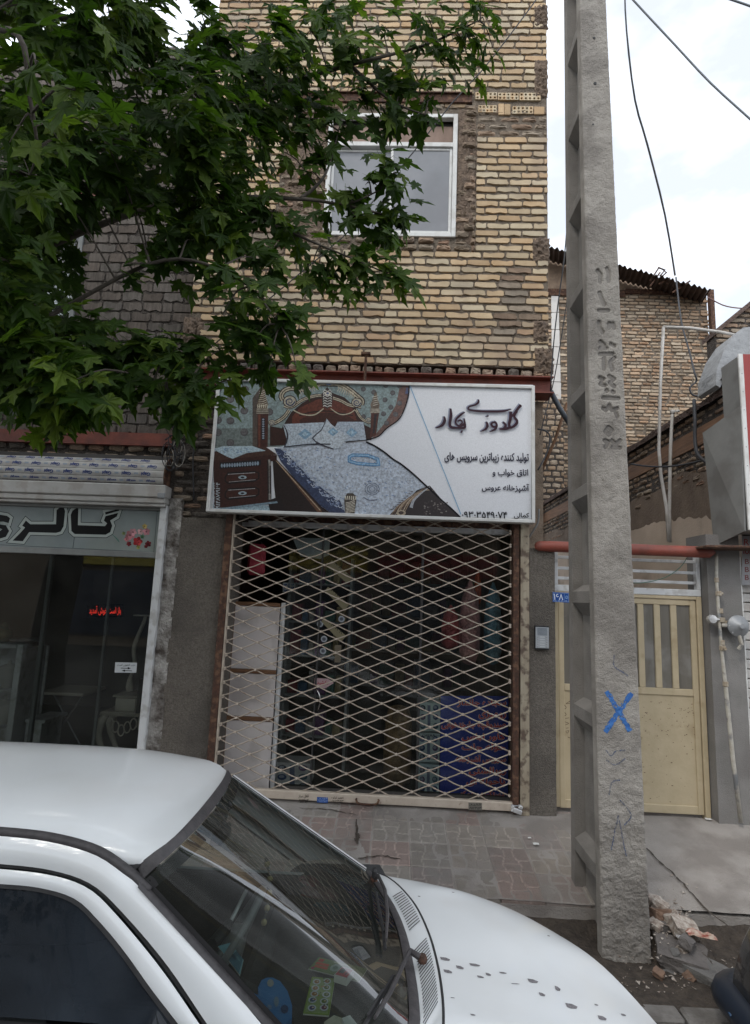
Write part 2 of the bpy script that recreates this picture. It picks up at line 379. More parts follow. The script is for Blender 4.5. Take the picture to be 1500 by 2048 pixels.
def emit_bricks(parent, lst, W=Matrix.Identity(4), name='brick', limit=300, depth=.06):
    """lst of (x, yoff, z, w, h, rough, material, tilt) in wall space; the largest in the picture become objects, the rest one mesh"""
    it = []
    for b in lst:
        x, yo, z, bw, bh, ro, m, ti = b
        M = W @ Matrix.Translation((x, yo, z)) @ Matrix.Rotation(ti, 4, 'Y') @ Matrix.Diagonal((bw, depth, bh, 1))
        c = M.translation; d = (c - CPOS).length; px, py = proj(c)
        front = (CM.transposed() @ (c - CPOS)).z < 0
        inf = front and -20 < px < 1520 and -20 < py < 2060
        hid = b in () 
        it.append((bw * bh / d / d * (1 if inf else .01), M, b))
    it.sort(key=lambda t: -t[0])
    for s_, M, b in it[:limit]:
        me = brick_mesh(b[5], random.randrange(8), b[6]); o = bpy.data.objects.new(name, me); COL.objects.link(o)
        o.parent = parent; o.matrix_parent_inverse = par_inv(parent); o.matrix_basis = M
    rest = {}
    for s_, M, b in it[limit:]: rest.setdefault((b[5], b[6].name), []).append((M, b))
    vs, fs, ms, mats = [], [], [], []
    for (ro, mn), l in rest.items():
        mats.append(MATS[mn]); mi = len(mats) - 1
        for M, b in l:
            v, f = (BVR if ro else BV)[random.randrange(8)]; A = np.array(M)
            q = v @ A[:3, :3].T + A[:3, 3]; k = len(vs); vs += [tuple(p) for p in q]; fs += [tuple(j + k for j in g) for g in f]; ms += [mi] * len(f)
    if vs:
        me = bpy.data.meshes.new(name + 's'); me.from_pydata(vs, [], fs); me.update()
        bm = bmesh.new(); bm.from_mesh(me); bmesh.ops.recalc_face_normals(bm, faces=bm.faces); bm.to_mesh(me); bm.free()
        for m in mats: me.materials.append(m)
        me.polygons.foreach_set('material_index', ms)
        o = bpy.data.objects.new('remaining_' + name + 's', me); COL.objects.link(o); setpar(o, parent); o['kind'] = 'stuff'
def courses(x0, x1, z0, z1, bl, bh, jx, jz, fn, bond=.5, seed=1, jit=1.):
    """running-bond bricks; fn(xc, zc, w, h) returns None to skip or dict(rough, mat, yo)"""
    rr = random.Random(seed); out_ = []; z = z0; i = 0
    while z < z1:
        x = x0 - (bl + jx) * (bond if i % 2 else 0) - rr.uniform(0, .02)
        while x < x1:
            l = bl * rr.uniform(.96, 1.03)
            if rr.random() < .05: l *= rr.choice((.5, .72))
            a, b = max(x, x0), min(x + l, x1)
            if b - a > .03:
                xc, zc = (a + b) / 2, z + bh / 2
                r_ = fn(xc, zc, b - a, bh)
                if r_ is not None:
                    dz = nz3(xc * .8, i, seed) * .006
                    out_.append((xc, r_.get('yo', 0) + rr.uniform(-.003, .004) * jit, zc + dz, (b - a) * r_.get('sw', 1), bh * r_.get('sh', 1) * rr.uniform(.95, 1.04), r_.get('rough', 0), r_.get('mat', brick_m), rr.uniform(-.012, .012) * jit + r_.get('tilt', 0)))
            x += l + jx * rr.uniform(.7, 1.5)
        z += bh + jz; i += 1
    return out_
# ---------------------------------------------------------------- ground
def zsw(y): return .15 * max(-1.13, min(0., y))
ROADZ = -.40
asphalt = mat('asphalt', (.035, .034, .033), (.055, .053, .05), 60, .95, .8, 180, c3=(.10, .095, .085), c3f=.4, c3s=1.2)
cem = mat('worn_cement', (.31, .285, .26), (.25, .23, .21), 3.5, .93, .8, 90, c3=(.17, .15, .135), c3f=.7, c3s=2.2)
dirt = mat('dirt', (.045, .036, .029), (.08, .064, .05), 16, 1, 1, 50, dist=.03)
b = MB(); b.box((-60, -30, ROADZ - .3), (60, -1.99, ROADZ)); b.build('road', asphalt, kind='structure')
b = MB(); b.box((-400, -400, ROADZ - .6), (400, 400, ROADZ - .31)); b.build('ground', mat('earth', (.12, .1, .08), (.09, .075, .06), 1, 1), kind='structure')
b = MB(); rows = []
for iy in range(34):
    y = -1.13 + iy * 1.2 / 33
    rows.append([(x, y, zsw(y) - .0065 + .010 * nz3(x, y, 0, 2.1) + .004 * nz3(x, y, 3, 9) + (.004 if x > 1.78 else 0) + .006 * math.exp(-((y + .05) / .2) ** 2)) for x in [-7 + k * .045 for k in range(330)]])
b.grid(rows); sw = b.build('sidewalk', cem, kind='structure', smooth=True)
b = MB(); b.box((-7, -1.13, -.38), (7.85, .06, -.20)); b.box((7.85, -1.99, -.5), (40, .1, -.17)); b.box((-40, -1.99, -.5), (-7, .1, -.17)); b.build('sidewalk_base', cem, kind='structure')
# dirt strip with an uneven surface
b = MB(); rows = []
for iy in range(30):
    y = -1.90 + iy * .80 / 29
    rows.append([(x, y, -.31 + .035 * nz3(x, y, 1, 3) + .012 * nz3(x, y, 1, 14) + .05 * math.exp(-((y + 1.12) / .1) ** 2)) for x in [-7 + k * .04 for k in range(371)]])
b.grid(rows); b.build('dirt_strip', dirt, kind='structure', smooth=True)
kerb_m = mat('kerb_concrete', (.21, .20, .185), (.15, .14, .13), 6, .95, .7, 70, c3=(.08, .07, .06), c3f=.6, c3s=3)
kb = thing('kerb', (0, -1.93, ROADZ), 'low grey concrete kerb of separate blocks along the edge of the road', 'kerb')
x = -6.9
while x < 7.5:
    if not (2.05 < x < 2.6):
        b = MB(); b.bbox((x, -1.985 + random.uniform(-.01, .01), ROADZ - .05), (x + .49, -1.865, -.285 + random.uniform(-.012, .008)), .015, Matrix.Rotation(random.uniform(-.02, .02), 3, 'Z')); b.build('kerb_block', kerb_m, kb)
    x += .5
# sidewalk tiles with moulded grooves, shared meshes
TS = .30
tile_r = mat('red_paving_tile', (.245, .20, .183), (.21, .175, .16), 9, .93, 1, 90, rnd=.15, c3=(.22, .20, .18), c3f=.9, c3s=3.1, vcol='dust')
tile_g = mat('grey_paving_tile', (.25, .228, .205), (.205, .187, .168), 9, .93, 1, 90, rnd=.12, c3=(.235, .215, .195), c3f=.8, c3s=3.1, vcol='dust')
def groove(u, v):
    s_ = .055 * math.sin(2 * math.pi * v)
    d = min(abs(u - .335 - s_), abs(u - .665 + s_))
    if u < .335 + s_: d = min(d, abs(v - .5 - .05 * math.sin(9 * u)))
    elif u > .665 - s_: d = min(d, abs(v - .36 - .3 * abs(u - .83)))
    else: d = min(d, abs(v - .68))
    return d
TM = {}
for mname, m in (('r', tile_r), ('g', tile_g)):
    for k in range(2):
        n = 26; vs = []; fs = []
        for j in range(n + 1):
            for i in range(n + 1):
                u, v = i / n, j / n; e = min(u, v, 1 - u, 1 - v); g = groove(u, v)
                z = -.006 * max(0, 1 - g / .034) - .004 * max(0, 1 - e / .04) + .0012 * nz3(u * 5, v * 5, k)
                vs.append(((u - .5) * (TS - .007), (v - .5) * (TS - .007), z))
        for j in range(n):
            for i in range(n): fs.append((j * (n + 1) + i, j * (n + 1) + i + 1, (j + 1) * (n + 1) + i + 1, (j + 1) * (n + 1) + i))
        ring = [i for i in range(n)] + [i * (n + 1) + n for i in range(n)] + [n * (n + 1) + n - i for i in range(n)] + [(n - i) * (n + 1) for i in range(n)]
        base = len(vs); vs += [(vs[i][0], vs[i][1], -.03) for i in ring]
        fs += [(ring[i], base + i, base + (i + 1) % len(ring), ring[(i + 1) % len(ring)]) for i in range(len(ring))]
        me = bpy.data.meshes.new('paving_tile'); me.from_pydata(vs, [], fs); me.update(); me.materials.append(m); TM[mname, k] = me
        at = me.color_attributes.new('dust', 'FLOAT_COLOR', 'POINT'); cc = []
        for q_ in vs: s_ = 1 + .75 * min(1, max(0, -q_[2] - .0015) / .004) if q_[2] > -.02 else 1; cc += [s_, s_ * .98, s_ * .95, 1]
        at.data.foreach_set('color', cc)
slope = math.atan(.15)
for iy in range(4):
    for ix in range(-7, 6):
        x = .05 + ix * TS + (iy % 2) * .0; y = -1.13 + TS / 2 + iy * TS * .985
        if x + TS / 2 > 1.80: continue
        if y > -.02: continue
        if x < -.35 and x > -.75 and y > -.8 and random.random() < .7: continue
        red = ((ix * 3 + iy * 5) % 7 in (0, 2, 5)) != (random.random() < .15)
        o = bpy.data.objects.new('paving_tile', TM['r' if red else 'g', random.randrange(2)]); COL.objects.link(o)
        setpar(o, sw)
        o.matrix_basis = Matrix.Translation((x, y, zsw(y) - .0015 + random.uniform(-.004, .002))) @ Matrix.Rotation(slope + random.uniform(-.01, .01), 4, 'X') @ Matrix.Rotation(random.uniform(-.008, .008) + math.pi / 2 * random.choice((0, 2)), 4, 'Z')
# cracks in the cement to the right: thin dark grooves
b = MB()
def crack(pts, wd=.006):
    q = []
    for (a, c) in zip(pts[:-1], pts[1:]):
        for i in range(8):
            t = i / 8; q.append((a[0] + (c[0] - a[0]) * t + random.uniform(-.008, .008), a[1] + (c[1] - a[1]) * t + random.uniform(-.008, .008)))
    q.append(pts[-1])
    for a, c in zip(q[:-1], q[1:]):
        d = Vector((c[0] - a[0], c[1] - a[1])); n_ = Vector((-d.y, d.x)).normalized() * wd * random.uniform(.3, 1)
        zz = lambda p: zsw(p[1]) + .0075 + .010 * nz3(p[0], p[1], 0, 2.1)
        b.add([(a[0] - n_.x, a[1] - n_.y, zz(a)), (a[0] + n_.x, a[1] + n_.y, zz(a)), (c[0] + n_.x, c[1] + n_.y, zz(c)), (c[0] - n_.x, c[1] - n_.y, zz(c))], [(0, 1, 2, 3)])
def gp(px, py):
    p = PZ(px, py, -.1)
    for _ in range(6): p = PZ(px, py, zsw(p.y))
    return (p.x, p.y)
crack([gp(1294, 1698), gp(1350, 1752), gp(1385, 1790), gp(1473, 1868)], .008)
crack([gp(1405, 1905), gp(1425, 1930)]); crack([gp(712, 1640), gp(715, 1690)], .012); crack([gp(716, 1668), gp(714, 1684)], .02)
crack([gp(600, 1618), gp(660, 1620), gp(712, 1630)]); crack([gp(715, 1720), gp(760, 1712), gp(800, 1718)], .01)
b.build('pavement_crack', dirt, sw, kind='stuff')
# ================================================================ main brick building
def XZ(px, py, Y=0.): p = P(px, py, Y); return p.x, p.z
XL, XR = -2.15, 1.45
ZB = XZ(740, 727)[1]                 # underside of the coursed brickwork
main = thing('brick_building', ((XL + XR) / 2, 0, 2.2), 'buff brick upper storey of the middle building above the embroidery shop, with one white window', 'building')
def zone(px0, py0, px1, py1): a = XZ(px0, py0); c = XZ(px1, py1); return a[0], c[0], c[1], a[1]
wx0, wz1 = XZ(661, 228); wx1, wz0 = XZ(911, 474); wx0 = XZ(652, 350)[0]
wtop = XZ(800, 228)[1]; wbot = XZ(800, 473)[1]
zt = 9.0
WY = .015
# backing wall with a hole for the window
b = MB()
def wallpiece(b, x0, x1, z0, z1, y0=WY, y1=.28, seed=0):
    nx = max(2, int((x1 - x0) / .035)); nzz = max(2, int((z1 - z0) / .035))
    b.grid([[(x0 + (x1 - x0) * i / nx, y0 + (0 if i in (0, nx) or j in (0, nzz) else .009 * nz3(x0 + (x1 - x0) * i / nx, z0 + (z1 - z0) * j / nzz, seed, 9)), z0 + (z1 - z0) * j / nzz) for i in range(nx + 1)] for j in range(nzz + 1)])
    b.box((x0, y0 + .012, z0), (x1, y1, z1))
wallpiece(b, XL, wx0, ZB, zt); wallpiece(b, wx1, XR, ZB, zt); wallpiece(b, wx0, wx1, ZB, wbot); wallpiece(b, wx0, wx1, wtop, zt)
b.box((XL, .285, ZB - .1), (XL + .22, 7, zt)); b.box((XR - .22, .285, ZB - .1), (XR, 7, zt)); b.box((XL + .22, 6.8, ZB), (XR - .22, 7, zt)); b.box((XL + .2, .285, zt - .15), (XR - .2, 6.8, zt - .001)); b.box((XL + .2, .285, ZB - .1), (XR - .2, 6.8, ZB + .1))
b.build('wall', mortar_m, main)
PITCH = .0822; BH = .058
rb = XZ(800, 186)[1], XZ(800, 207)[1]   # steel lintel beam band
rough_left = XZ(560, 350)[0]; rough_right = XZ(953, 350)[0]
zrt = XZ(1000, 228)[1]; zrb = XZ(1000, 278)[1]; zperf0 = XZ(1000, 227)[1]; zperf1 = XZ(1020, 183)[1]; xperf = XZ(948, 200)[0]
zbelow = XZ(800, 500)[1]
clump = []     # mortar lumps on the right edge: x0,x1,z0,z1
for q in ((1068, 8, 1096, 58), (1068, 118, 1096, 195), (1064, 474, 1100, 524), (1066, 640, 1098, 684), (1068, 694, 1108, 748)):
    x0, z1 = XZ(q[0], q[1]); x1, z0 = XZ(q[2], q[3]); clump.append((x0, x1, z0, z1))
lclump = (XZ(370, 636)[0] - .1, XZ(407, 660)[0], XZ(400, 700)[1], XZ(400, 632)[1])
def fmain(x, z, bw, bh):
    if wx0 - .03 < x < wx1 + .03 and wbot - .05 < z < wtop + .04: return None
    if x > rough_right - .02 and zrb < z < zrt + .03: return dict(rough=1, mat=brick_grey, sh=1.12)
    if x < wx0 and rb[1] - .02 < z < rb[0] and x > XL + .7: return None
    if wx0 - .6 < x < xperf and rb[1] < z < rb[0]: return None
    if x > xperf - .05 and zperf0 - .02 < z < zperf1 + .015: return None
    if lclump[0] < x < lclump[1] and lclump[2] < z < lclump[3]: return None
    d = dict(mat=brick_m)
    if nz3(x, z, 5, 1.4) > .33 and z < 7: d['mat'] = brick_grey
    return d
k1 = int(math.ceil((zbelow - ZB - .01) / PITCH)); k2 = int(math.floor((rb[1] - ZB - .01) / PITCH)); zk = lambda k: ZB + .01 + k * PITCH
BR = courses(XL, XR, zk(0), zk(k1) - .01, .225, BH, .013, PITCH - BH, fmain, seed=3) + courses(XL, rough_left, zk(k1), zk(k2) - .01, .225, BH, .013, PITCH - BH, fmain, seed=13)
BR += courses(rough_right, XR, zk(k1), zk(k2) - .01, .225, BH, .013, PITCH - BH, fmain, seed=14) + courses(XL, XR, zk(k2), zt - .06, .225, BH, .013, PITCH - BH, fmain, seed=15)
# rough filled strips round the window
def frough(x, z, bw, bh):
    if wx0 - .035 < x < wx1 + .035 and wbot - .04 < z < wtop + .03: return None
    if z > rb[1]: return None
    return dict(rough=1, mat=random.choice((brick_rough, brick_grey, mortar_l)), sh=random.uniform(.8, 1.25), sw=random.uniform(.85, 1.05), tilt=random.uniform(-.08, .08), yo=random.uniform(-.03, .01))
BR += courses(rough_left, rough_right, zbelow, rb[1] - .02, .17, .062, .012, .016, frough, seed=8)
# soldier row of broken stones under the lowest course
zs0 = XZ(740, 747)[1]
BR += courses(XL, XR, zs0, zs0 + .07, .11, ZB - zs0 - .012, .012, .02, lambda x, z, a, c: dict(rough=1, mat=random.choice((brick_grey, brick_rough, brick_nb)), yo=random.uniform(-.02, .02), sh=random.uniform(.85, 1)), seed=5)
emit_bricks(main, BR)
# mortar lumps
def lump(b, x0, x1, z0, z1, y, dep, s=0.):
    n = 26; rows = []
    for j in range(n + 1):
        r_ = []
        for i in range(n + 1):
            u, v = i / n, j / n; e = (math.sin(math.pi * u) * math.sin(math.pi * v)) ** .4
            x = x0 + (x1 - x0) * u + .02 * nz3(v * 4, s, 0, 2) * (1 if i in (0, n) else .3); z = z0 + (z1 - z0) * v + .02 * nz3(u * 4, s, 5, 2)
            r_.append((x, y - dep * e * (.55 + .9 * abs(nz3(x, z, s, 14)) + .5 * nz3(x, z, s, 34)), z))
        rows.append(r_)
    b.grid(rows)
b = MB()
for i, c in enumerate(clump): lump(b, c[0], c[1], c[2], c[3], .012, .045, i)
lump(b, lclump[0] + .08, lclump[1], lclump[2], lclump[3], .03, .06, 9)
lump(b, wx1 + .0, rough_right, wbot - .1, rb[1], .02, .03, 20); lump(b, rough_left, wx0, wbot - .1, rb[1], .02, .03, 21)
b.build('mortar_lump', mat('brown_mortar', (.20, .145, .105), (.105, .078, .06), 16, .95, 1, 40, dist=.03), main, kind='stuff')
# smeared mortar in the joints of the right edge
# perforated bricks
def perf(xa, xb, za, zb):
    nx, nzh = 5, 2; b = MB(); w_ = xb - xa; h_ = zb - za; y0 = -.004
    r_ = min(w_ / nx, h_ / nzh) * .30
    for i in range(nx):
        for j in range(nzh):
            cx, cz = xa + w_ * (i + .5) / nx, za + h_ * (j + .5) / nzh; a, c = w_ / nx / 2, h_ / nzh / 2
            outer = [(cx + a * sx, cz + c * sz) for sx, sz in ((1, 0), (1, 1), (0, 1), (-1, 1), (-1, 0), (-1, -1), (0, -1), (1, -1))]
            inner = [(cx + r_ * math.cos(k * math.pi / 4), cz + r_ * math.sin(k * math.pi / 4)) for k in range(8)]
            vs = [(x, y0, z) for x, z in outer] + [(x, y0, z) for x, z in inner] + [(x, y0 + .05, z) for x, z in inner]
            b.add(vs, [(k, (k + 1) % 8, 8 + (k + 1) % 8, 8 + k) for k in range(8)] + [(8 + k, 8 + (k + 1) % 8, 16 + (k + 1) % 8, 16 + k) for k in range(8)] + [tuple(range(16, 24))])
    b.add([(xa, y0, za), (xb, y0, za), (xb, y0, zb), (xa, y0, zb), (xa, .06, za), (xb, .06, za), (xb, .06, zb), (xa, .06, zb)], [(0, 1, 5, 4), (1, 2, 6, 5), (2, 3, 7, 6), (3, 0, 4, 7)])
    b.build('perforated_brick', brick_m, main)
for q in ((951, 185, 994, 199), (996, 186, 1037, 200), (1039, 186, 1081, 201)):
    x0, z1 = XZ(q[0], q[1]); x1, z0 = XZ(q[2], q[3]); perf(x0, x1, z0, z1)
for q in ((957, 211, 993, 225), (1025, 213, 1066, 228)):
    x0, z1 = XZ(q[0], q[1]); x1, z0 = XZ(q[2], q[3]); perf(x0, x1, z0, z1)
for q in ((997, 207, 1008, 230), (1009, 208, 1021, 230), (1068, 213, 1089, 229)):
    x0, z1 = XZ(q[0], q[1]); x1, z0 = XZ(q[2], q[3]); b = MB(); b.bbox((x0, -.004, z0), (x1, .05, z1), .005); b.build('brick', brick_m, main)
b = MB(); x0 = wx0 - .55; b.box((x0, .0, rb[1] + .0), (xperf - .02, .01, rb[0])); b.box((x0, -.025, rb[1]), (xperf - .02, .01, rb[1] + .012)); b.box((x0, -.025, rb[0] - .012), (xperf - .02, .01, rb[0]))
b.build('window_lintel', rust_m, main)
# window
wf = MB(); T = .05; xm = XZ(782, 380)[0]; ztr = XZ(800, 289)[1]
def fr(b, x0, x1, z0, z1, t, y0=-.012, y1=.05):
    b.bbox((x0, y0, z0), (x0 + t, y1, z1), .004); b.bbox((x1 - t, y0, z0), (x1, y1, z1), .004)
    b.bbox((x0 + t, y0 + .001, z1 - t), (x1 - t, y1, z1), .004); b.bbox((x0 + t, y0 + .001, z0), (x1 - t, y1, z0 + t), .004)
fr(wf, wx0, wx1, wbot, wtop, .045)
wf.bbox((wx0 + .046, -.014, ztr - .03), (wx1 - .046, .045, ztr + .022), .004)
win = wf.build('window_frame', alu_m, main)
wf2 = MB(); fr(wf2, xm - .015, wx1 - .048, wbot + .047, ztr - .032, .028, .006, .03); wf2.build('sliding_sash', alu_m, win)
wf3 = MB(); fr(wf3, wx0 + .048, xm + .013, wbot + .047, ztr - .032, .028, .034, .056); wf3.build('fixed_sash', alu_m, win)
frost = mat('frosted_pane', (.20, .21, .225), (.245, .25, .265), 2.2, .28, 0, c3=(.15, .15, .16), c3f=.4, c3s=1.5)
b = MB(); b.box((xm + .012, .016, wbot + .07), (wx1 - .075, .021, ztr - .058)); b.build('pane', frost, win)
b = MB(); b.box((wx0 + .075, .044, wbot + .07), (xm - .015, .049, ztr - .058)); b.build('pane', frost, win)
card = mat('brown_paper_blind', (.20, .14, .11), (.28, .20, .16), 5, .8, .6, 12, dist=.05, stretch=(1, 1, .3))
b = MB(); b.box((wx0 + .046, .05, ztr + .023), (wx1 - .046, .055, wtop - .10)); b.build('paper_blind', card, win)
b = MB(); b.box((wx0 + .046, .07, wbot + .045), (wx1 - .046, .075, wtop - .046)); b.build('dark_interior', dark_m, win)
# steel floor beam (I section) at the foot of the storey
zbt = zs0 - .004; zbb = zbt - .17
bm_ = thing('steel_beam', (0, -.02, zbb), 'long rusty red steel beam running under the brickwork, just above the bed picture sign', 'beam')
b = MB(); x0, x1 = XL - .03, XR + .03
b.box((x0, -.06, zbt - .012), (x1, .16, zbt)); b.box((x0, -.06, zbb), (x1, .16, zbb + .012)); b.box((x0, .02, zbb + .012), (x1, .045, zbt - .012)); b.build('beam_profile', steel_red, bm_)
b = MB(); q = P(732, 706, -.09)
b.box((q.x - .045, -.12, q.z - .02), (q.x + .045, -.05, q.z)); b.box((q.x - .012, -.09, zbb - .1), (q.x + .012, -.065, q.z - .02)); b.build('bracket', rust_m, bm_)
# ================================================================ ground floor of the shop: piers, side walls
low = thing('embroidery_shop', (0, .1, 0), 'ground floor embroidery shop with grey rendered piers behind the lattice gate', 'shop')
zlow = zbb - .01
# left pier
pl0 = XZ(352, 1100)[0]; pl1 = XZ(466, 1100)[0]; zp = XZ(400, 1035)[1]
b = MB(); 
def rgrid(b, x0, x1, z0, z1, y, amp, s, st=.03, back=.3):
    nx = max(2, int((x1 - x0) / st)); nq = max(2, int((z1 - z0) / st))
    rows = [[(x0 + (x1 - x0) * i / nx, y - amp * (.5 + nz3(i * st, j * st, s, 6)) - amp * .6 * nz3(i * st, j * st, s, 22), z0 + (z1 - z0) * j / nq) for i in range(nx + 1)] for j in range(nq + 1)]
    b.grid(rows)
    for k in (0, -1): b.grid([[r_[k] for r_ in rows], [(r_[k][0], y + back, r_[k][2]) for r_ in rows]])
    b.grid([rows[-1], [(p[0], y + back, p[2]) for p in rows[-1]]])
    b.grid([rows[0], [(p[0], y + back, p[2]) for p in rows[0]]])
rgrid(b, pl0, pl1, -.02, zp, .03, .012, 3); b.build('rendered_pier', plaster_g, low, smooth=False, auto=60)
# upper dirty brick part between neighbour and sign
def flow(x, z, a, c): return dict(rough=1, mat=random.choice((brick_nb, brick_grey, brick_rough, brick_nb)), yo=random.uniform(-.01, .02))
LB = courses(XL - .02, pl1 + .05, zp + .01, zlow - .02, .21, .058, .014, .02, flow, seed=12)
b = MB(); b.box((XL - .06, .06, zp), (pl1 + .06, .3, zlow)); b.build('wall', mortar_nb, low)
emit_bricks(low, LB, Matrix.Translation((0, .035, 0)), limit=80)
# right edge strip of the shop
pr0, pr1 = 1.13, 1.245
b = MB(); rgrid(b, pr1 + .005, XZ(1108, 1300)[0], -.25, XZ(1080, 1098)[1], -.04, .010, 14, back=.4); b.build('rendered_pier', plaster_g, low, auto=60)
b = MB(); b.box((1.14, .16, 1.95), (XR - .02, .3, zlow)); b.box((XL, .3, -.02), (XL + .15, 4.5, zlow)); b.box((XR - .3, .3, -.02), (XR, 7, zlow)); b.build('side_wall', brick_grey, low)
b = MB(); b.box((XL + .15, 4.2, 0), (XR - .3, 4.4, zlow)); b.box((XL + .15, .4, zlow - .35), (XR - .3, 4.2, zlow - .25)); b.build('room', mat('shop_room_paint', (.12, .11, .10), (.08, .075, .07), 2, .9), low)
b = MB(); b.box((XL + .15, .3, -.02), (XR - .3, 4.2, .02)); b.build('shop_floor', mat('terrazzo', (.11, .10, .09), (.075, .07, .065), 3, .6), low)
# ================================================================ the big sign
SY = -.20
sign = thing('bed_shop_sign', P(743, 1035, SY), 'white framed shop sign printed with a carved bed and Persian lettering above the gate', 'sign')
TLp, TRp, BRp, BLp = (430, 757), (1071, 770), (1068, 1043), (417, 1027)
q3 = [P(*a, SY) for a in (TLp, TRp, BRp, BLp)]
sx0 = (q3[0].x + q3[3].x) / 2; sx1 = (q3[1].x + q3[2].x) / 2; sz1 = (q3[0].z + q3[1].z) / 2; sz0 = (q3[2].z + q3[3].z) / 2
b = MB(); fr(b, sx0, sx1, sz0, sz1, .03, SY - .014, SY + .10); b.build('frame', alu_m, sign)
b = MB(); b.box((sx0 + .03, SY + .0115, sz0 + .03), (sx1 - .03, SY + .09, sz1 - .03)); b.build('box', white_m, sign)
for xx in (sx0 + .5, sx1 - .5):
    b = MB(); b.box((xx - .02, SY + .1, sz1 - .2), (xx + .02, .05, sz1 - .16)); b.build('bracket', rust_m, sign)
d = Draw(400, 740, 2.142857, SY + .010)
WH = (222, 224, 228)
d.poly([(76, 36), (1427, 64), (1423, 636), (52, 600)], WH)
d.mb.build('printed_sheet', print_m, sign); d.mb = MB(); photo_m = mat('photo_print', (1.1, 1.1, 1.1), (.55, .53, .52), 55, .45, 0, vcol='col', detail=9)
# wallpaper area
d.poly([(76, 36), (897, 55), (893, 110), (875, 170), (848, 215), (800, 250), (765, 285), (712, 300), (330, 330), (60, 335)], (133, 150, 150))
d.poly([(62, 250), (700, 250), (700, 302), (330, 330), (60, 335)], (112, 122, 120))
d.poly([(860, 54), (897, 55), (893, 110), (875, 170), (848, 215), (800, 250), (765, 285), (735, 296), (790, 230), (840, 150)], (112, 84, 76))
for x, y in ((192, 83), (303, 90), (130, 126), (243, 133), (190, 175), (297, 180), (77, 215), (130, 218), (243, 222), (190, 267), (77, 268), (130, 312), (632, 78), (700, 82), (796, 66), (855, 68), (668, 130), (745, 95), (793, 128), (826, 98), (855, 142), (818, 160), (787, 188), (838, 190), (800, 228), (745, 168), (700, 200), (77, 80)):
    d.ell(x, y, 17 if x < 400 else 11, 16 if x < 400 else 11, (84, 82, 84)); d.ell(x - 1, y - 2, 13 if x < 400 else 8, 12 if x < 400 else 8, (98, 96, 97))
d.poly([(225, 120), (262, 70), (262, 330), (225, 330)], (80, 70, 64))
# bed left post
d.poly([(246, 186), (293, 186), (290, 330), (246, 330)], (66, 34, 27)); d.poly([(250, 190), (259, 190), (258, 328), (250, 328)], (104, 60, 46)); d.poly([(263, 205), (279, 205), (277, 300), (263, 300)], (28, 28, 34))
for i in range(9): d.ell(271, 212 + i * 10, 5, 4, (140, 150, 165), 8)
d.poly([(243, 165), (292, 165), (294, 188), (241, 188)], (150, 144, 130)); d.stroke([(243, 172), (293, 172)], 3, (60, 45, 38)); d.stroke([(242, 181), (293, 181)], 3, (60, 45, 38))
d.poly([(248, 165), (243, 150), (256, 110), (259, 78), (267, 60), (277, 78), (280, 110), (293, 148), (287, 165)], (98, 82, 66))
for i in range(8): d.stroke([(255 - i * .8, 92 + i * 9), (270, 90 + i * 9), (282 + i, 82 + i * 9)], 2.6, (196, 190, 172))
for i in range(6): d.stroke([(247 + i * 8, 148), (248 + i * 8, 163)], 3, (206, 200, 180))
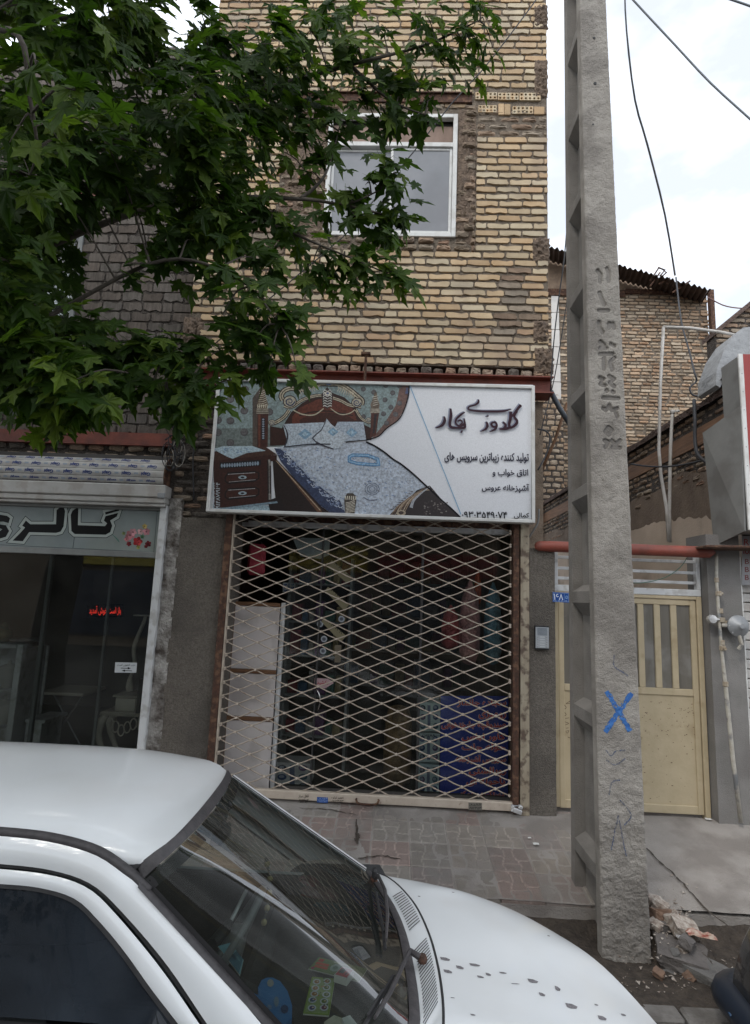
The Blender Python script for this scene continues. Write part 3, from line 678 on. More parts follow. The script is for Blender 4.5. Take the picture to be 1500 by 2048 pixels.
# headboard
d.poly([(350, 250), (370, 215), (392, 180), (440, 140), (500, 108), (560, 95), (620, 118), (665, 160), (690, 200), (705, 235), (735, 250), (735, 300), (300, 325), (300, 240)], (52, 26, 20))
d.poly([(395, 200), (430, 160), (500, 128), (545, 118), (600, 130), (655, 165), (672, 215), (540, 228), (395, 232)], (98, 50, 36))
d.poly([(425, 215), (470, 190), (545, 182), (620, 190), (660, 212), (660, 228), (430, 232)], (66, 34, 26))
for cx_, cy_, s_ in ((0, 0, 1),):
    G = (188, 180, 158); K = (54, 40, 34)
    def arc(p, w_, c=G, k=6): d.stroke(p, [w_ * .5, w_, w_ * .6], c, smooth=k)
    for ww, cc in ((24, K), (15, G), (5, (110, 98, 82))):
        d.stroke([(355, 130), (348, 110), (362, 88), (392, 78), (430, 84), (470, 68), (520, 58), (553, 60)], ww, cc, smooth=5)
        d.stroke([(553, 60), (600, 62), (640, 84), (672, 110), (694, 130), (692, 150)], ww, cc, smooth=5)
        d.stroke([(360, 152), (392, 158), (440, 128), (500, 110), (545, 112)], ww * .7, cc, smooth=5)
        d.stroke([(545, 112), (600, 130), (640, 150), (690, 158)], ww * .7, cc, smooth=5)
        d.stroke([(300, 232), (330, 222), (362, 200), (382, 172)], ww * .8, cc, smooth=5)
        d.stroke([(668, 170), (690, 205), (722, 224), (734, 214)], ww * .6, cc, smooth=5)
    for sx, sy, r_ in ((385, 135, 30), (672, 140, 24), (308, 225, 15), (722, 215, 12)):
        d.ell(sx, sy, r_, r_ * .9, (54, 40, 36)); d.ell(sx, sy, r_ * .86, r_ * .76, (176, 170, 152))
        d.stroke([(sx + r_ * (1 - t / 9) * math.cos(t * 1.25) * .75, sy + r_ * (1 - t / 9) * math.sin(t * 1.25) * .66) for t in range(9)], [r_ * .2, r_ * .08], (48, 60, 92), smooth=4)
    for i in range(9): arc([(430 + i * 9, 112 - i * 3), (420 + i * 10, 92 - i * 2), (436 + i * 10, 74 - i)], 4)
    for i in range(9): arc([(588 + i * 9, 92 + i * 4), (596 + i * 8, 78 + i * 4), (590 + i * 8, 68 + i * 3)], 4)
    d.poly([(520, 105), (545, 72), (572, 105), (566, 150), (545, 168), (524, 150)], (60, 48, 44))
    for i in range(7):
        for j in (-1, 1): arc([(546, 92 + i * 11), (546 + j * 12, 86 + i * 11), (546 + j * 18, 96 + i * 10)], 5, (190, 190, 184))
    d.ell(547, 100, 12, 9, (210, 205, 190)); d.ell(547, 100, 6, 5, (90, 100, 130)); d.ell(552, 60, 12, 6, (120, 140, 180))
    d.stroke([(425, 196), (470, 182), (545, 176), (610, 186), (655, 196)], 5, (38, 22, 20), smooth=5)
    d.stroke([(400, 172), (440, 190), (490, 192), (530, 165)], 5, G, smooth=5); d.stroke([(560, 165), (600, 190), (640, 186), (664, 170)], 4, G, smooth=5)
# right post
d.poly([(733, 182), (768, 182), (754, 280), (729, 292)], (80, 42, 32)); d.poly([(747, 190), (758, 190), (748, 270), (740, 272)], (36, 30, 34))
d.poly([(730, 165), (770, 165), (771, 184), (729, 184)], (160, 152, 138)); d.poly([(734, 165), (730, 150), (742, 120), (748, 96), (758, 96), (760, 120), (770, 148), (767, 165)], (110, 96, 82))
for i in range(5): d.stroke([(738 + i, 116 + i * 9), (764, 110 + i * 9)], 2.4, (198, 192, 178))
# mattress / coverlet
d.poly([(318, 335), (360, 325), (712, 308), (790, 350), (860, 402), (910, 442), (960, 488), (1000, 525), (1040, 560), (1075, 592), (1118, 632), (650, 617), (560, 612), (470, 545), (390, 455)], (186, 196, 208))
rr = random.Random(4)
def inside(x, y): return y > 330 and y < 612 and x > 345 + (y - 330) * .95 and x < 730 + (y - 320) * 1.25
for i in range(620):
    x, y = rr.uniform(340, 1080), rr.uniform(325, 612)
    if inside(x, y):
        c = rr.choice(((120, 150, 190), (150, 170, 196), (140, 130, 130), (214, 222, 230), (96, 124, 168)))
        a = rr.uniform(0, 3); l = rr.uniform(3, 11); d.stroke([(x, y), (x + l * math.cos(a), y + l * .4 * math.sin(a)), (x + l * 1.4 * math.cos(a), y + l * .8 * math.sin(a + .6))], [1, 3, 1], c)
for ww in (14, 5): d.stroke([(640, 372), (655, 364), (720, 366), (762, 382), (765, 404), (740, 406), (672, 400), (640, 390)], ww, (98, 148, 192) if ww > 9 else (150, 184, 210), closed=True)
for r_ in (26, 18, 10):
    d.stroke([(738 + r_ * 1.2 * math.cos(a), 510 + r_ * math.sin(a)) for a in [k * math.pi / 6 for k in range(12)]], 2.4, (110, 120, 140), closed=True)
d.stroke([(700, 545), (725, 558), (758, 556)], 5, (120, 126, 142), smooth=3)
# patterned dark border along the left edge
bord = [(318, 335), (345, 338), (385, 372), (430, 420), (480, 470), (540, 520), (600, 560), (622, 612), (560, 612), (500, 570), (440, 505), (385, 440), (345, 390)]
d.poly(bord, (58, 68, 96))
for i in range(120):
    t = rr.random(); x = 330 + t * 265 + rr.uniform(-4, 34); y = 345 + t * 245 + rr.uniform(-22, 14); r_ = rr.uniform(4, 9)
    d.stroke([(x + r_ * math.cos(a), y + r_ * .8 * math.sin(a)) for a in (0, 1, 2, 3, 4)], [1.5, 3, 1], rr.choice(((176, 188, 206), (142, 158, 190), (200, 208, 218))))
# bed side panel
d.poly([(310, 360), (330, 385), (388, 446), (450, 510), (520, 585), (560, 612), (330, 606), (318, 500)], (38, 26, 24))
d.poly([(322, 385), (335, 392), (520, 598), (524, 612), (505, 611)], (96, 66, 48)); d.stroke([(326, 388), (516, 602)], 4, (170, 152, 128))
d.poly([(60, 565), (340, 585), (340, 606), (52, 600)], (150, 172, 182)); d.poly([(290, 560), (345, 540), (370, 607), (300, 606)], (34, 24, 24))
# pillows
d.poly([(355, 232), (440, 228), (530, 224), (540, 300), (470, 322), (360, 335), (372, 300)], (178, 190, 200)); d.poly([(590, 222), (700, 222), (712, 298), (600, 308), (560, 280)], (170, 182, 194))
d.stroke([(358, 234), (374, 270), (372, 305), (360, 333)], [3, 8, 4], (52, 52, 64), smooth=3)
d.poly([(542, 208), (562, 232), (632, 285), (600, 335), (572, 338), (520, 318), (480, 292), (512, 268)], (188, 198, 206))
d.stroke([(542, 210), (520, 258), (482, 292), (520, 320), (572, 338)], [3, 6, 4], (60, 58, 70), smooth=2)
for cx_, cy_, s_ in ((450, 275, 30), (570, 265, 24), (650, 268, 26)):
    d.poly([(cx_ - s_, cy_), (cx_, cy_ - s_ * .8), (cx_ + s_, cy_), (cx_, cy_ + s_ * .8)], (128, 162, 186)); d.poly([(cx_ - s_ * .5, cy_), (cx_, cy_ - s_ * .4), (cx_ + s_ * .5, cy_), (cx_, cy_ + s_ * .4)], (164, 190, 206))
for i in range(60):
    x, y = rr.uniform(380, 700), rr.uniform(235, 300); d.ell(x, y, 2, 1.5, rr.choice(((120, 140, 160), (208, 216, 222))), 6)
d.stroke([(365, 330), (470, 318), (560, 318)], 5, (40, 40, 52), smooth=2); d.stroke([(625, 310), (712, 300)], 4, (50, 44, 48))
# bedside cabinet
d.poly([(58, 365), (200, 362), (330, 365), (328, 388), (300, 392), (306, 575), (60, 592)], (58, 30, 25)); d.poly([(60, 350), (150, 330), (280, 328), (330, 362), (180, 376), (60, 388)], (70, 46, 38))
d.poly([(62, 338), (100, 326), (225, 326), (282, 346), (200, 356), (140, 380), (118, 372), (64, 344)], (172, 192, 202))
for i in range(20): d.ell(rr.uniform(100, 240), rr.uniform(332, 356), 5, 2, (126, 152, 178), 6)
d.poly([(84, 396), (262, 384), (262, 410), (84, 424)], (26, 22, 26))
for i in range(15): d.ell(94 + i * 11, 410 - i * .7, 5, 9, (138, 154, 168), 8)
for yy in (462, 530):
    d.poly([(100, yy - 22), (262, yy - 32), (266, yy + 12), (100, yy + 30)], (64, 34, 26))
    d.stroke([(108, yy - 2), (120, yy - 20), (236, yy - 27), (252, yy - 20), (252, yy + 2), (238, yy + 12), (120, yy + 24), (108, yy + 14)], 6, (20, 16, 18), closed=True)
    d.stroke([(120, yy - 15), (236, yy - 22)], 2.5, (170, 170, 172)); d.stroke([(124, yy + 18), (238, yy + 8)], 2.5, (150, 150, 152))
    d.ell(182, yy - 2, 18, 8, (150, 168, 176)); d.ell(182, yy - 2, 8, 4, (40, 40, 44))
d.poly([(288, 385), (304, 384), (306, 560), (290, 562)], (34, 26, 26)); d.stroke([(296, 390), (298, 552)], 5, (120, 116, 112)); d.stroke([(296, 384), (300, 410)], 9, (150, 146, 140)); d.stroke([(298, 530), (299, 556)], 9, (140, 136, 132))
d.poly([(84, 592), (330, 562), (334, 570), (90, 602)], (120, 140, 152))
# foot posts and carved footboard
d.poly([(622, 612), (618, 560), (622, 540), (632, 528), (655, 528), (668, 540), (670, 560), (662, 616)], (78, 70, 62))
for i in range(8): d.stroke([(624, 570 + i * 6), (644, 566 + i * 6), (664, 556 + i * 7)], 3, (204, 198, 182))
for i in range(6): d.stroke([(623 + i * 9, 540), (626 + i * 8, 556)], 4, (214, 208, 190))
d.poly([(812, 622), (840, 592), (870, 575), (930, 515), (985, 495), (1040, 560), (1075, 592), (1118, 634)], (36, 24, 24))
for i in range(7): d.stroke([(820 + i * 9, 622 - i), (845 + i * 10, 588 - i * 5), (905 + i * 9, 540 - i * 4), (965 + i * 6, 505 + i * 2)], [2, 6, 3, 1], ((150, 128, 104), (96, 70, 56), (176, 160, 138))[i % 3], smooth=4)
d.stroke([(905, 590), (915, 560), (945, 530), (985, 500)], [14, 9, 3], (168, 172, 178), smooth=5); d.ell(862, 612, 20, 13, (170, 156, 134)); d.ell(862, 612, 11, 7, (60, 46, 40))
for i in range(46): d.ell(rr.uniform(960, 1060), rr.uniform(560, 620), 4, 3, (120, 112, 108) if i % 2 else (60, 50, 50), 7)
for i in range(9): d.stroke([(812 + i * 11, 600 - i * 10), (832 + i * 10, 594 - i * 9)], [1, 4], (66, 46, 40))
d.mb.build('printed_photograph', photo_m, sign); d.mb = MB()
# black wavy outline
d.stroke([(897, 56), (893, 110), (876, 168), (850, 214), (800, 250), (765, 284), (712, 301)], 5, (24, 18, 24), smooth=4)
d.stroke([(712, 308), (750, 326), (790, 352), (830, 384), (860, 402), (910, 442), (960, 488), (1000, 525), (1040, 562), (1075, 592), (1118, 634)], 7, (22, 18, 24), smooth=4)
d.stroke([(896, 58), (1118, 618)], 3.2, (118, 166, 200))
d.text('تاباک', 880, 75, 892, 108, (90, 110, 150))
# small vertical maker's line
def vtext(s, x0, y0, x1, y1):
    d.k += 6; d.col((188, 198, 204)); text_on(d.mb, s, d.pt(x0, y1), d.pt(x0, y0), d.pt(x1, y1), True, .01)
vtext('تابلو گرافیک آزاد', 49, 482, 65, 598); vtext('۰۹۱۴۸۷۱۹۱۶۴', 68, 482, 86, 598)
# lettering
TX = (52, 52, 66)
d.text('تولید کننده زیباترین سرویس های', 1048, 352, 1408, 396, TX, bold=.035, drop=4)
d.text('اتاق خواب و', 1254, 424, 1406, 458, TX, bold=.035, drop=2)
d.text('آشپزخانه عروس', 1208, 486, 1410, 524, TX, bold=.035, drop=3)
d.text('کمالی', 1346, 612, 1410, 638, (26, 26, 32), bold=.03)
d.text('۰۹۳۰۳۵۴۹۰۷۴', 1122, 606, 1316, 634, (22, 22, 28), bold=.04, drop=2)
d.stroke([(1424, 70), (1421, 640)], 4, (60, 66, 74))
o = d.mb.build('printed_lettering', print_m, sign)
for word in (0, 1):
  d = Draw(730, 750, 4.166667, SY - .007)
  for off, wk, c in ((-7, 1.35, (138, 142, 158)), (0, 1.0, (56, 34, 44))):
    def S(p, w_):
        if (max(x for x, y in p) < 850) != bool(word) or (word == 0 and p[0][0] < 850): return
        d.stroke([(x + off, y + off * .4) for x, y in p], [k * wk for k in w_], c, smooth=6)
    S([(1300, 250), (1270, 285), (1222, 348)], [26, 22, 14]); S([(1268, 300), (1244, 345), (1266, 380), (1258, 410), (1225, 435), (1190, 440)], [16, 20, 22, 24, 20, 14])
    S([(1214, 305), (1212, 360), (1200, 410), (1205, 432), (1178, 446), (1120, 452)], [26, 26, 24, 20, 24, 14]); S([(1150, 392), (1172, 418), (1160, 444)], [14, 22, 22])
    S([(1075, 392), (1052, 408), (1070, 432), (1098, 425), (1090, 398), (1075, 392)], [18, 18, 18, 18, 18, 18]); S([(1098, 415), (1085, 450), (1040, 474)], [20, 20, 8])
    S([(1012, 390), (1020, 420), (1005, 450), (962, 472)], [14, 24, 20, 6]); S([(1018, 338), (1024, 348)], [22, 22])
    S([(946, 204), (944, 228), (915, 250), (872, 262), (860, 278), (880, 292), (960, 302), (1080, 304), (1160, 300), (1220, 284)], [10, 20, 16, 14, 16, 16, 18, 20, 18, 6])
    S([(660, 346), (664, 380), (640, 420), (590, 442)], [12, 26, 24, 8]); S([(714, 280), (716, 340), (706, 410), (722, 436), (760, 440)], [14, 26, 24, 22, 18])
    S([(832, 310), (800, 330), (762, 366), (756, 400), (776, 422), (812, 420), (832, 400)], [10, 18, 18, 16, 16, 18, 18]); S([(770, 384), (800, 378), (810, 400), (790, 416)], [14, 14, 14, 12]); S([(826, 362), (832, 420), (824, 440), (760, 440)], [12, 22, 20, 18])
    S([(800, 468), (812, 474)], [24, 24])
  d.mb.build('calligraphic_word', print_m, sign)
# ================================================================ neighbour on the left
NY = .22
nb = thing('grey_brick_building', (-4.5, NY, 2.9), 'darker grey brick building on the left, half hidden behind the tree leaves', 'building')
nzt = XZ(300, 97, NY)[1]; nzb = XZ(200, 866, NY)[1]
nwx1 = XZ(150, 612, NY)[0]; nwz1 = XZ(150, 408, NY)[1]; nwz0 = nwz1 - 1.75; nwx0 = nwx1 - 1.3
def fnb(x, z, a, c):
    if nwx0 - .02 < x < nwx1 + .02 and nwz0 < z < nwz1 + .28: return None
    return dict(mat=brick_nb, rough=0)
NB = courses(-6.6, XL - .0, nzb + .0, nzt - .02, .205, .098, .014, .014, fnb, seed=21)
b = MB(); y0 = NY + .012
for a in ((-6.6, nwx0, nzb, nzt), (nwx1, XL + .02, nzb, nzt), (nwx0, nwx1, nzb, nwz0), (nwx0, nwx1, nwz1, nzt)): b.box((a[0], y0, a[2]), (a[1], y0 + .25, a[3]))
b.box((-6.6, y0 + .25, nzb), (-6.4, 5, nzt)); b.box((-6.4, 4.8, nzb), (XL, 5, nzt)); b.box((-6.4, y0 + .25, nzt - .2), (XL, 4.8, nzt - .01)); b.box((-6.4, y0 + .25, nzb), (XL, 4.8, nzb + .2))
b.build('wall', mortar_nb, nb)
emit_bricks(nb, NB, Matrix.Translation((0, NY, 0)))
b = MB(); fr(b, nwx0, nwx1, nwz0, nwz1, .05, NY - .01, NY + .06); b.box(((nwx0 + nwx1) / 2 - .02, NY, nwz0 + .05), ((nwx0 + nwx1) / 2 + .02, NY + .05, nwz1 - .05)); f_ = b.build('window_frame', mat('grey_window_paint', (.20, .21, .21), (.15, .16, .16), 5, .5), nb)
b = MB(); b.box((nwx0 + .05, NY + .03, nwz0 + .05), (nwx1 - .05, NY + .034, nwz1 - .05)); b.build('pane', glass_m, f_)
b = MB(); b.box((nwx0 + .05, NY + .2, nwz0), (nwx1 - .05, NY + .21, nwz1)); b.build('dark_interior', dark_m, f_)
b = MB(); b.box((nwx0 - .25, NY - .01, nwz1 + .06), (nwx1 + .1, NY + .2, nwz1 + .20)); b.build('window_lintel', steel_red, nb)
b = MB(); b.box((-6.6, NY - .05, nzb - .13), (XL + .0, NY + .12, nzb)); b.build('floor_beam', steel_red, nb)
# soffit bricks between beam and shutter
SB = courses(-6.6, XL + .1, XZ(200, 897, .1)[1] - .1, nzb - .15, .17, .085, .03, .02, lambda x, z, a, c: dict(rough=1, mat=random.choice((brick_rough, brick_grey, brick_nb)), tilt=random.uniform(-.1, .1)), seed=31)
b = MB(); b.box((-6.6, NY + .02, XZ(200, 897, .1)[1] - .4), (XL - .06, NY + .3, nzb - .13)); b.build('wall_strip', mortar_nb, nb)
emit_bricks(nb, SB, Matrix.Translation((0, NY - .01, 0)), limit=60)
# ================================================================ gallery shop front (left)
GY = .0
gal = thing('gallery_shop_front', (-3.4, 0, 0), 'glazed gallery shop front with big black Persian lettering, under a rolled up shutter', 'shop front')
gx1 = (XZ(314, 1100, GY)[0] + XZ(277, 1490, GY)[0]) / 2; gxl = -6.6
colw = .066
zs1 = XZ(160, 1010, GY)[1]      # underside of shutter guide box
b = MB(); b.bbox((gx1 - .0, GY - .03, -.02), (gx1 + colw, GY + .08, zs1 + .02), .006); b.build('white_column', white_m, gal)
b = MB(); rgrid(b, gx1 + colw + .002, XZ(352, 1100)[0] + .015, -.02, zs1 + .1, .03, .022, 33, back=.2); b.build('patched_plaster', mat('white_patch', (.46, .44, .41), (.075, .06, .05), 7, .9, 1, 40, dist=.03), gal, auto=60)
# shutter roll with printed slats
zr1 = XZ(160, 901, -.2)[1]; zr0 = XZ(160, 968, -.2)[1]
rad = (zr1 - zr0) * .62; yc = .12; zc = zr0 + rad * .72
slat_m = mat('cream_slat', (.46, .45, .43), (.40, .39, .37), 6, .45, 0, c3=(.25, .2, .16), c3f=.4, c3s=8)
shut = thing('rolling_shutter', (-4, yc, zs1), 'rolled up cream roller shutter with blue upside-down printing above the gallery window', 'shutter')
angs = [R(a) for a in (52, 32, 10, -10, -28)]
xr = XZ(318, 930, -.2)[0]
def cyl(a, r_=None): r_ = r_ or rad; return (yc - r_ * math.cos(a), zc + r_ * math.sin(a))
for i in range(4):
    b = MB(); a0, a1 = angs[i], angs[i + 1] + R(1.2); rows = []
    for j in range(7):
        a = a0 + (a1 - a0) * j / 6; r_ = rad + .004 * math.sin(math.pi * j / 6); y, z = cyl(a, r_); rows.append([(gxl, y, z), (xr, y, z)])
    y, z = cyl(a1, rad - .012); rows.append([(gxl, y, z), (xr, y, z)]); b.grid(rows); b.build('slat', slat_m, shut, smooth=False)
b = MB(); b.mb = 0
pr = MB(); pr.col = srgb(34, 58, 120)[:3]; pg_ = MB(); pg_.col = srgb(150, 160, 172)[:3]
for i in range(4):
    am = (angs[i] * .5 + angs[i + 1] * .5); hh = .022 if i < 3 else .014
    y, z = cyl(am, rad + .0065); tn = Vector((0, math.sin(am), math.cos(am)))
    t = (0, -.5, -.05, -.75)[i] * .1; x = xr - .12 - (.09, 0, .05, .0)[i]
    while x > gxl:
        c = Vector((x, y, z)); u = Vector((1, 0, 0))
        # upside down: the top of the word points down
        sk = u * .0
        text_on(pr if i < 3 else pr, 'Gapi' if i < 3 else 'www.gapi', c - tn * hh + u * .045, c - tn * hh - u * .045, c + tn * hh + u * .045, False, .03)
        c2 = c - u * .095; pg_.add([c2 - tn * .009 - u * .02, c2 - tn * .009 + u * .02, c2 + tn * .009 + u * .02, c2 + tn * .009 - u * .02], [(0, 1, 2, 3)])
        x -= .19
pr.build('printing', print_m, shut); pg_.build('faint_printing', print_m, shut, kind='stuff')
b = MB(); b.lathe([(rad * .2, 0), (rad * 1.02, 0), (rad * 1.02, .012), (rad * .2, .012)], (xr, yc, zc), 24, 'X'); b.build('end_plate', rust_m, shut)
b = MB(); z0, z1 = zs1, XZ(160, 968, -.1)[1]
b.bbox((gxl, -.10, z0 + .085), (gx1 + .06, .1, z1 + .02), .01); b.bbox((gxl, -.085, z0 + .03), (gx1 + .06, .1, z0 + .083), .008); b.bbox((gxl, -.07, z0), (gx1 + .06, .1, z0 + .028), .006)
b.build('bottom_rail', slat_m, shut)
b = MB(); q = P(325, 992, -.1); b.bbox((q.x - .05, -.104, q.z - .02), (q.x + .02, -.086, q.z + .03), .004); b.build('catch', steel_m, shut)
# lettered panel
pz1 = zs1 - .03; pz0 = XZ(160, 1098, GY)[1]
pan = mat('pale_glass_panel', (.21, .245, .25), (.25, .285, .285), 2.5, .12, 0, c3=(.14, .16, .165), c3f=.4, c3s=1.6)
b = MB(); b.box((gxl, GY + .03, pz0), (gx1 - .002, GY + .05, pz1)); b.build('name_panel', pan, gal)
b = MB(); b.bbox((gxl, GY - .0, pz0 - .06), (gx1 - .002, GY + .07, pz0 - .002), .005); b.bbox((gxl, GY + .0, pz1 + .002), (gx1 - .002, GY + .07, pz1 + .03), .005); b.build('transom', mat('grey_aluminium', (.22, .23, .22), (.17, .175, .17), 6, .4), gal)
d = Draw(0, 880, 4.285714, GY + .029)
DK, LT, BK = (20, 28, 28), (168, 176, 172), (6, 7, 8)
d.stroke([(0, 505), (1352, 560)], 3, (36, 48, 50)); d.stroke([(1352, 560), (1318, 962)], 3, (36, 48, 50)); d.stroke([(0, 898), (1318, 962)], 3, (36, 48, 50)); d.stroke([(680, 512), (625, 926)], 4, (30, 40, 42))
Ls = [[(900, 620), (1018, 590), (1024, 605), (905, 640)],
      [(905, 652), (1012, 625), (1002, 655), (945, 690), (962, 735), (945, 790), (905, 812), (640, 806), (612, 780), (606, 640), (622, 605), (672, 572), (668, 730), (900, 738), (918, 715), (890, 690)],
      [(485, 600), (540, 558), (558, 610), (545, 740), (520, 785), (480, 796), (250, 790), (195, 868), (108, 862), (180, 790), (215, 750), (190, 735), (222, 690), (260, 722), (480, 722)],
      [(-80, 640), (0, 640), (60, 650), (86, 670), (74, 712), (28, 700), (-20, 700), (-20, 720), (50, 730), (78, 780), (50, 830), (0, 845), (-80, 845), (-80, 790), (0, 780), (20, 765), (-10, 752), (-80, 750)]]
for lt in Ls[1:]: d.stroke(lt, 56, DK, closed=True)
for lt in Ls[1:]: d.stroke(lt, 46, LT, closed=True)
d.poly([(880, 600), (1036, 566), (1046, 592), (1025, 660), (900, 690)], LT)
for lt in Ls: d.poly(lt, BK)
rr = random.Random(9)
for i in range(9): d.stroke([(950 + i * 8, 800 + i * 6), (985 + i * 4, 830 + i * 5), (1010 + i * 2, 860 + i * 2)], [1, 6, 1], (70, 116, 104), smooth=2)
for (x, y, r_, c) in ((1115, 815, 44, (170, 110, 116)), (1140, 790, 36, (186, 134, 140)), (1205, 785, 30, (190, 150, 150)), (1255, 785, 36, (176, 120, 128)), (1240, 740, 24, (170, 150, 90)), (1180, 870, 46, (142, 40, 44)), (1190, 880, 26, (176, 66, 66)), (1105, 890, 24, (110, 34, 40)), (1270, 890, 30, (96, 30, 36)), (1085, 850, 24, (176, 112, 116)), (1185, 920, 20, (138, 140, 80)), (1060, 800, 18, (110, 120, 80)), (1220, 828, 20, (70, 104, 76)), (1250, 912, 18, (100, 36, 40))):
    for k in range(5): a = k * 1.256 + x; d.ell(x + r_ * .45 * math.cos(a), y + r_ * .45 * math.sin(a), r_ * .5, r_ * .4, tuple(min(255, int(q * (.85 + .08 * k))) for q in c), 9, a)
    d.ell(x, y, r_ * .25, r_ * .25, tuple(int(q * .7) for q in c), 8)
d.mb.build('lettering', print_m, gal)
gz0 = .0
b = MB(); b.box((gxl, GY + .035, gz0), (gx1 - .002, GY + .041, pz0 - .062)); b.build('display_glass', glassmat('display_glass', (.80, .83, .82), dirt=.02, mixf=.0, fm=1.), gal)
xm1 = XZ(72, 1300, GY)[0]
b = MB(); b.bbox((xm1 - .02, GY + .06, 0), (xm1 + .015, GY + .1, pz0 - .06), .004)
q = P(205, 1300, GY + .05); b.bbox((q.x - .014, GY + .06, 0), (q.x + .01, GY + .09, pz0 - .06), .003); b.build('sliding_door_stile', mat('grey_stile', (.19, .20, .20), None, 5, .4), gal)
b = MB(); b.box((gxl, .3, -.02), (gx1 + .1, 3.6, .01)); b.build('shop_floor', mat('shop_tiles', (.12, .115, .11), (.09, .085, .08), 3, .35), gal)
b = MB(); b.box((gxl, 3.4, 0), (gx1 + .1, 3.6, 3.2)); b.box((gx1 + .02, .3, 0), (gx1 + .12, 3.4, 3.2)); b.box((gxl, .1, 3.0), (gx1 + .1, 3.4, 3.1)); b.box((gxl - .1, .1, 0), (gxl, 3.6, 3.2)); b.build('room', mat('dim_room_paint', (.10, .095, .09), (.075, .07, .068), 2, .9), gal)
# notice on the glass
nt_ = thing('door_notice', P(250, 1348, GY), 'small white notice with two black arrows stuck on the gallery glass', 'notice')
d = Draw(0, 1100, 4.285714, GY + .033)
d.poly([(988, 962), (1175, 966), (1168, 1052), (982, 1050)], (190, 194, 196))
o = d.mb; d.text('درب کشویی است', 1005, 975, 1158, 998, (30, 30, 34), bold=.02)
d.stroke([(1035, 1012), (1100, 1014)], 6, (20, 20, 22)); d.poly([(1095, 1002), (1122, 1014), (1095, 1024)], (20, 20, 22)); d.stroke([(1070, 1034), (1132, 1036)], 6, (20, 20, 22)); d.poly([(1072, 1024), (1042, 1034), (1072, 1044)], (20, 20, 22))
d.mb.build('printed_sheet', print_m, nt_)
# ornate console table with turned legs and a box behind the glass
cream2 = mat('cream_carved_wood', (.55, .50, .43), (.45, .41, .35), 8, .5)
ct = thing('console_table', P(262, 1495, .28), 'cream carved console table with curved legs behind the gallery glass', 'table')
q = P(262, 1425, .28); x, z = q.x, q.z; zt_ = z
b = MB(); b.bbox((x - .22, .12, zt_), (x + .16, .42, zt_ + .03), .01)
for i in range(17): b.tube([(x - .215 + i * .022, .115, zt_ - .002), (x - .208 + i * .022, .112, zt_ + .022)], .008, 6)
b.build('table_top', cream2, ct)
for sx in (-1, 1):
    for yy in (.15, .38):
        b = MB(); pts = [(x + sx * .17, yy, zt_), (x + sx * .23 - (.05 if sx > 0 else 0), yy, zt_ - .10), (x + sx * .22, yy, zt_ - .22), (x + sx * .13, yy, zt_ - .42), (x + sx * .12, yy, zt_ - .6), (x + sx * .17, yy, .02)]
        pts = catmull([Vector(p) for p in pts], 5); b.tube(pts, list(np.interp(np.linspace(0, 1, len(pts)), [0, .2, .5, .9, 1], [.03, .042, .022, .016, .03])), 10); b.build('leg', cream2, ct, smooth=True)
b = MB(); ap = MB()
for i in range(5):
    cx_ = x - .12 + i * .055; cz = zt_ - .07 - (.03 if i in (1, 2, 3) else 0) - (.03 if i == 2 else 0)
    ap.tube([(cx_ + .03 * math.cos(a), .13, cz + .05 * math.sin(a)) for a in [k * math.pi / 6 for k in range(13)]], .007, 6)
ap.build('carved_apron', cream2, ct, smooth=True)
b = MB(); b.bbox((x - .10, .14, zt_ + .032), (x + .10, .36, zt_ + .16), .01); b.bbox((x - .12, .13, zt_ + .162), (x + .12, .38, zt_ + .185), .008)
for i in range(12): b.tube([(x - .115 + i * .02, .126, zt_ + .165), (x - .11 + i * .02, .124, zt_ + .185)], .007, 6)
bx = thing('cream_box', (x, .25, zt_ + .03), 'cream carved box standing on the console table', 'box'); b.build('carved_body', cream2, bx)
lm = thing('lamp_stand', (x + .06, .3, zt_ + .2), 'tall curvy cream lamp stand on the cream box behind the glass', 'lamp')
b = MB(); z9 = P(280, 1232, .25).z
pts = catmull([Vector(p) for p in ((x - .02, .25, zt_ + .2), (x - .03, .25, zt_ + .30), (x - .0, .25, zt_ + .45), (x - .02, .25, zt_ + .62), (x + .05, .25, zt_ + .85), (x + .06, .25, z9))], 6)
b.tube(pts, list(np.interp(np.linspace(0, 1, len(pts)), [0, .1, .3, .6, 1], [.025, .035, .014, .02, .016])), 10); b.bbox((x - .04, .2, z9), (x + .14, .3, z9 + .012), .003); b.build('stem', cream2, lm, smooth=False)
b = MB(); b.bbox((x + .12, .10, zt_ + .03), (x + .15, .16, zt_ + .34), .004); b.bbox((x + .17, .10, zt_ + .03), (x + .20, .16, zt_ + .34), .004); tag(b.build('photo_frame_edge', mat('dark_bars', (.03, .03, .03), None, 4, .3)), 'dark upright picture frame edges leaning by the white column', 'frame')
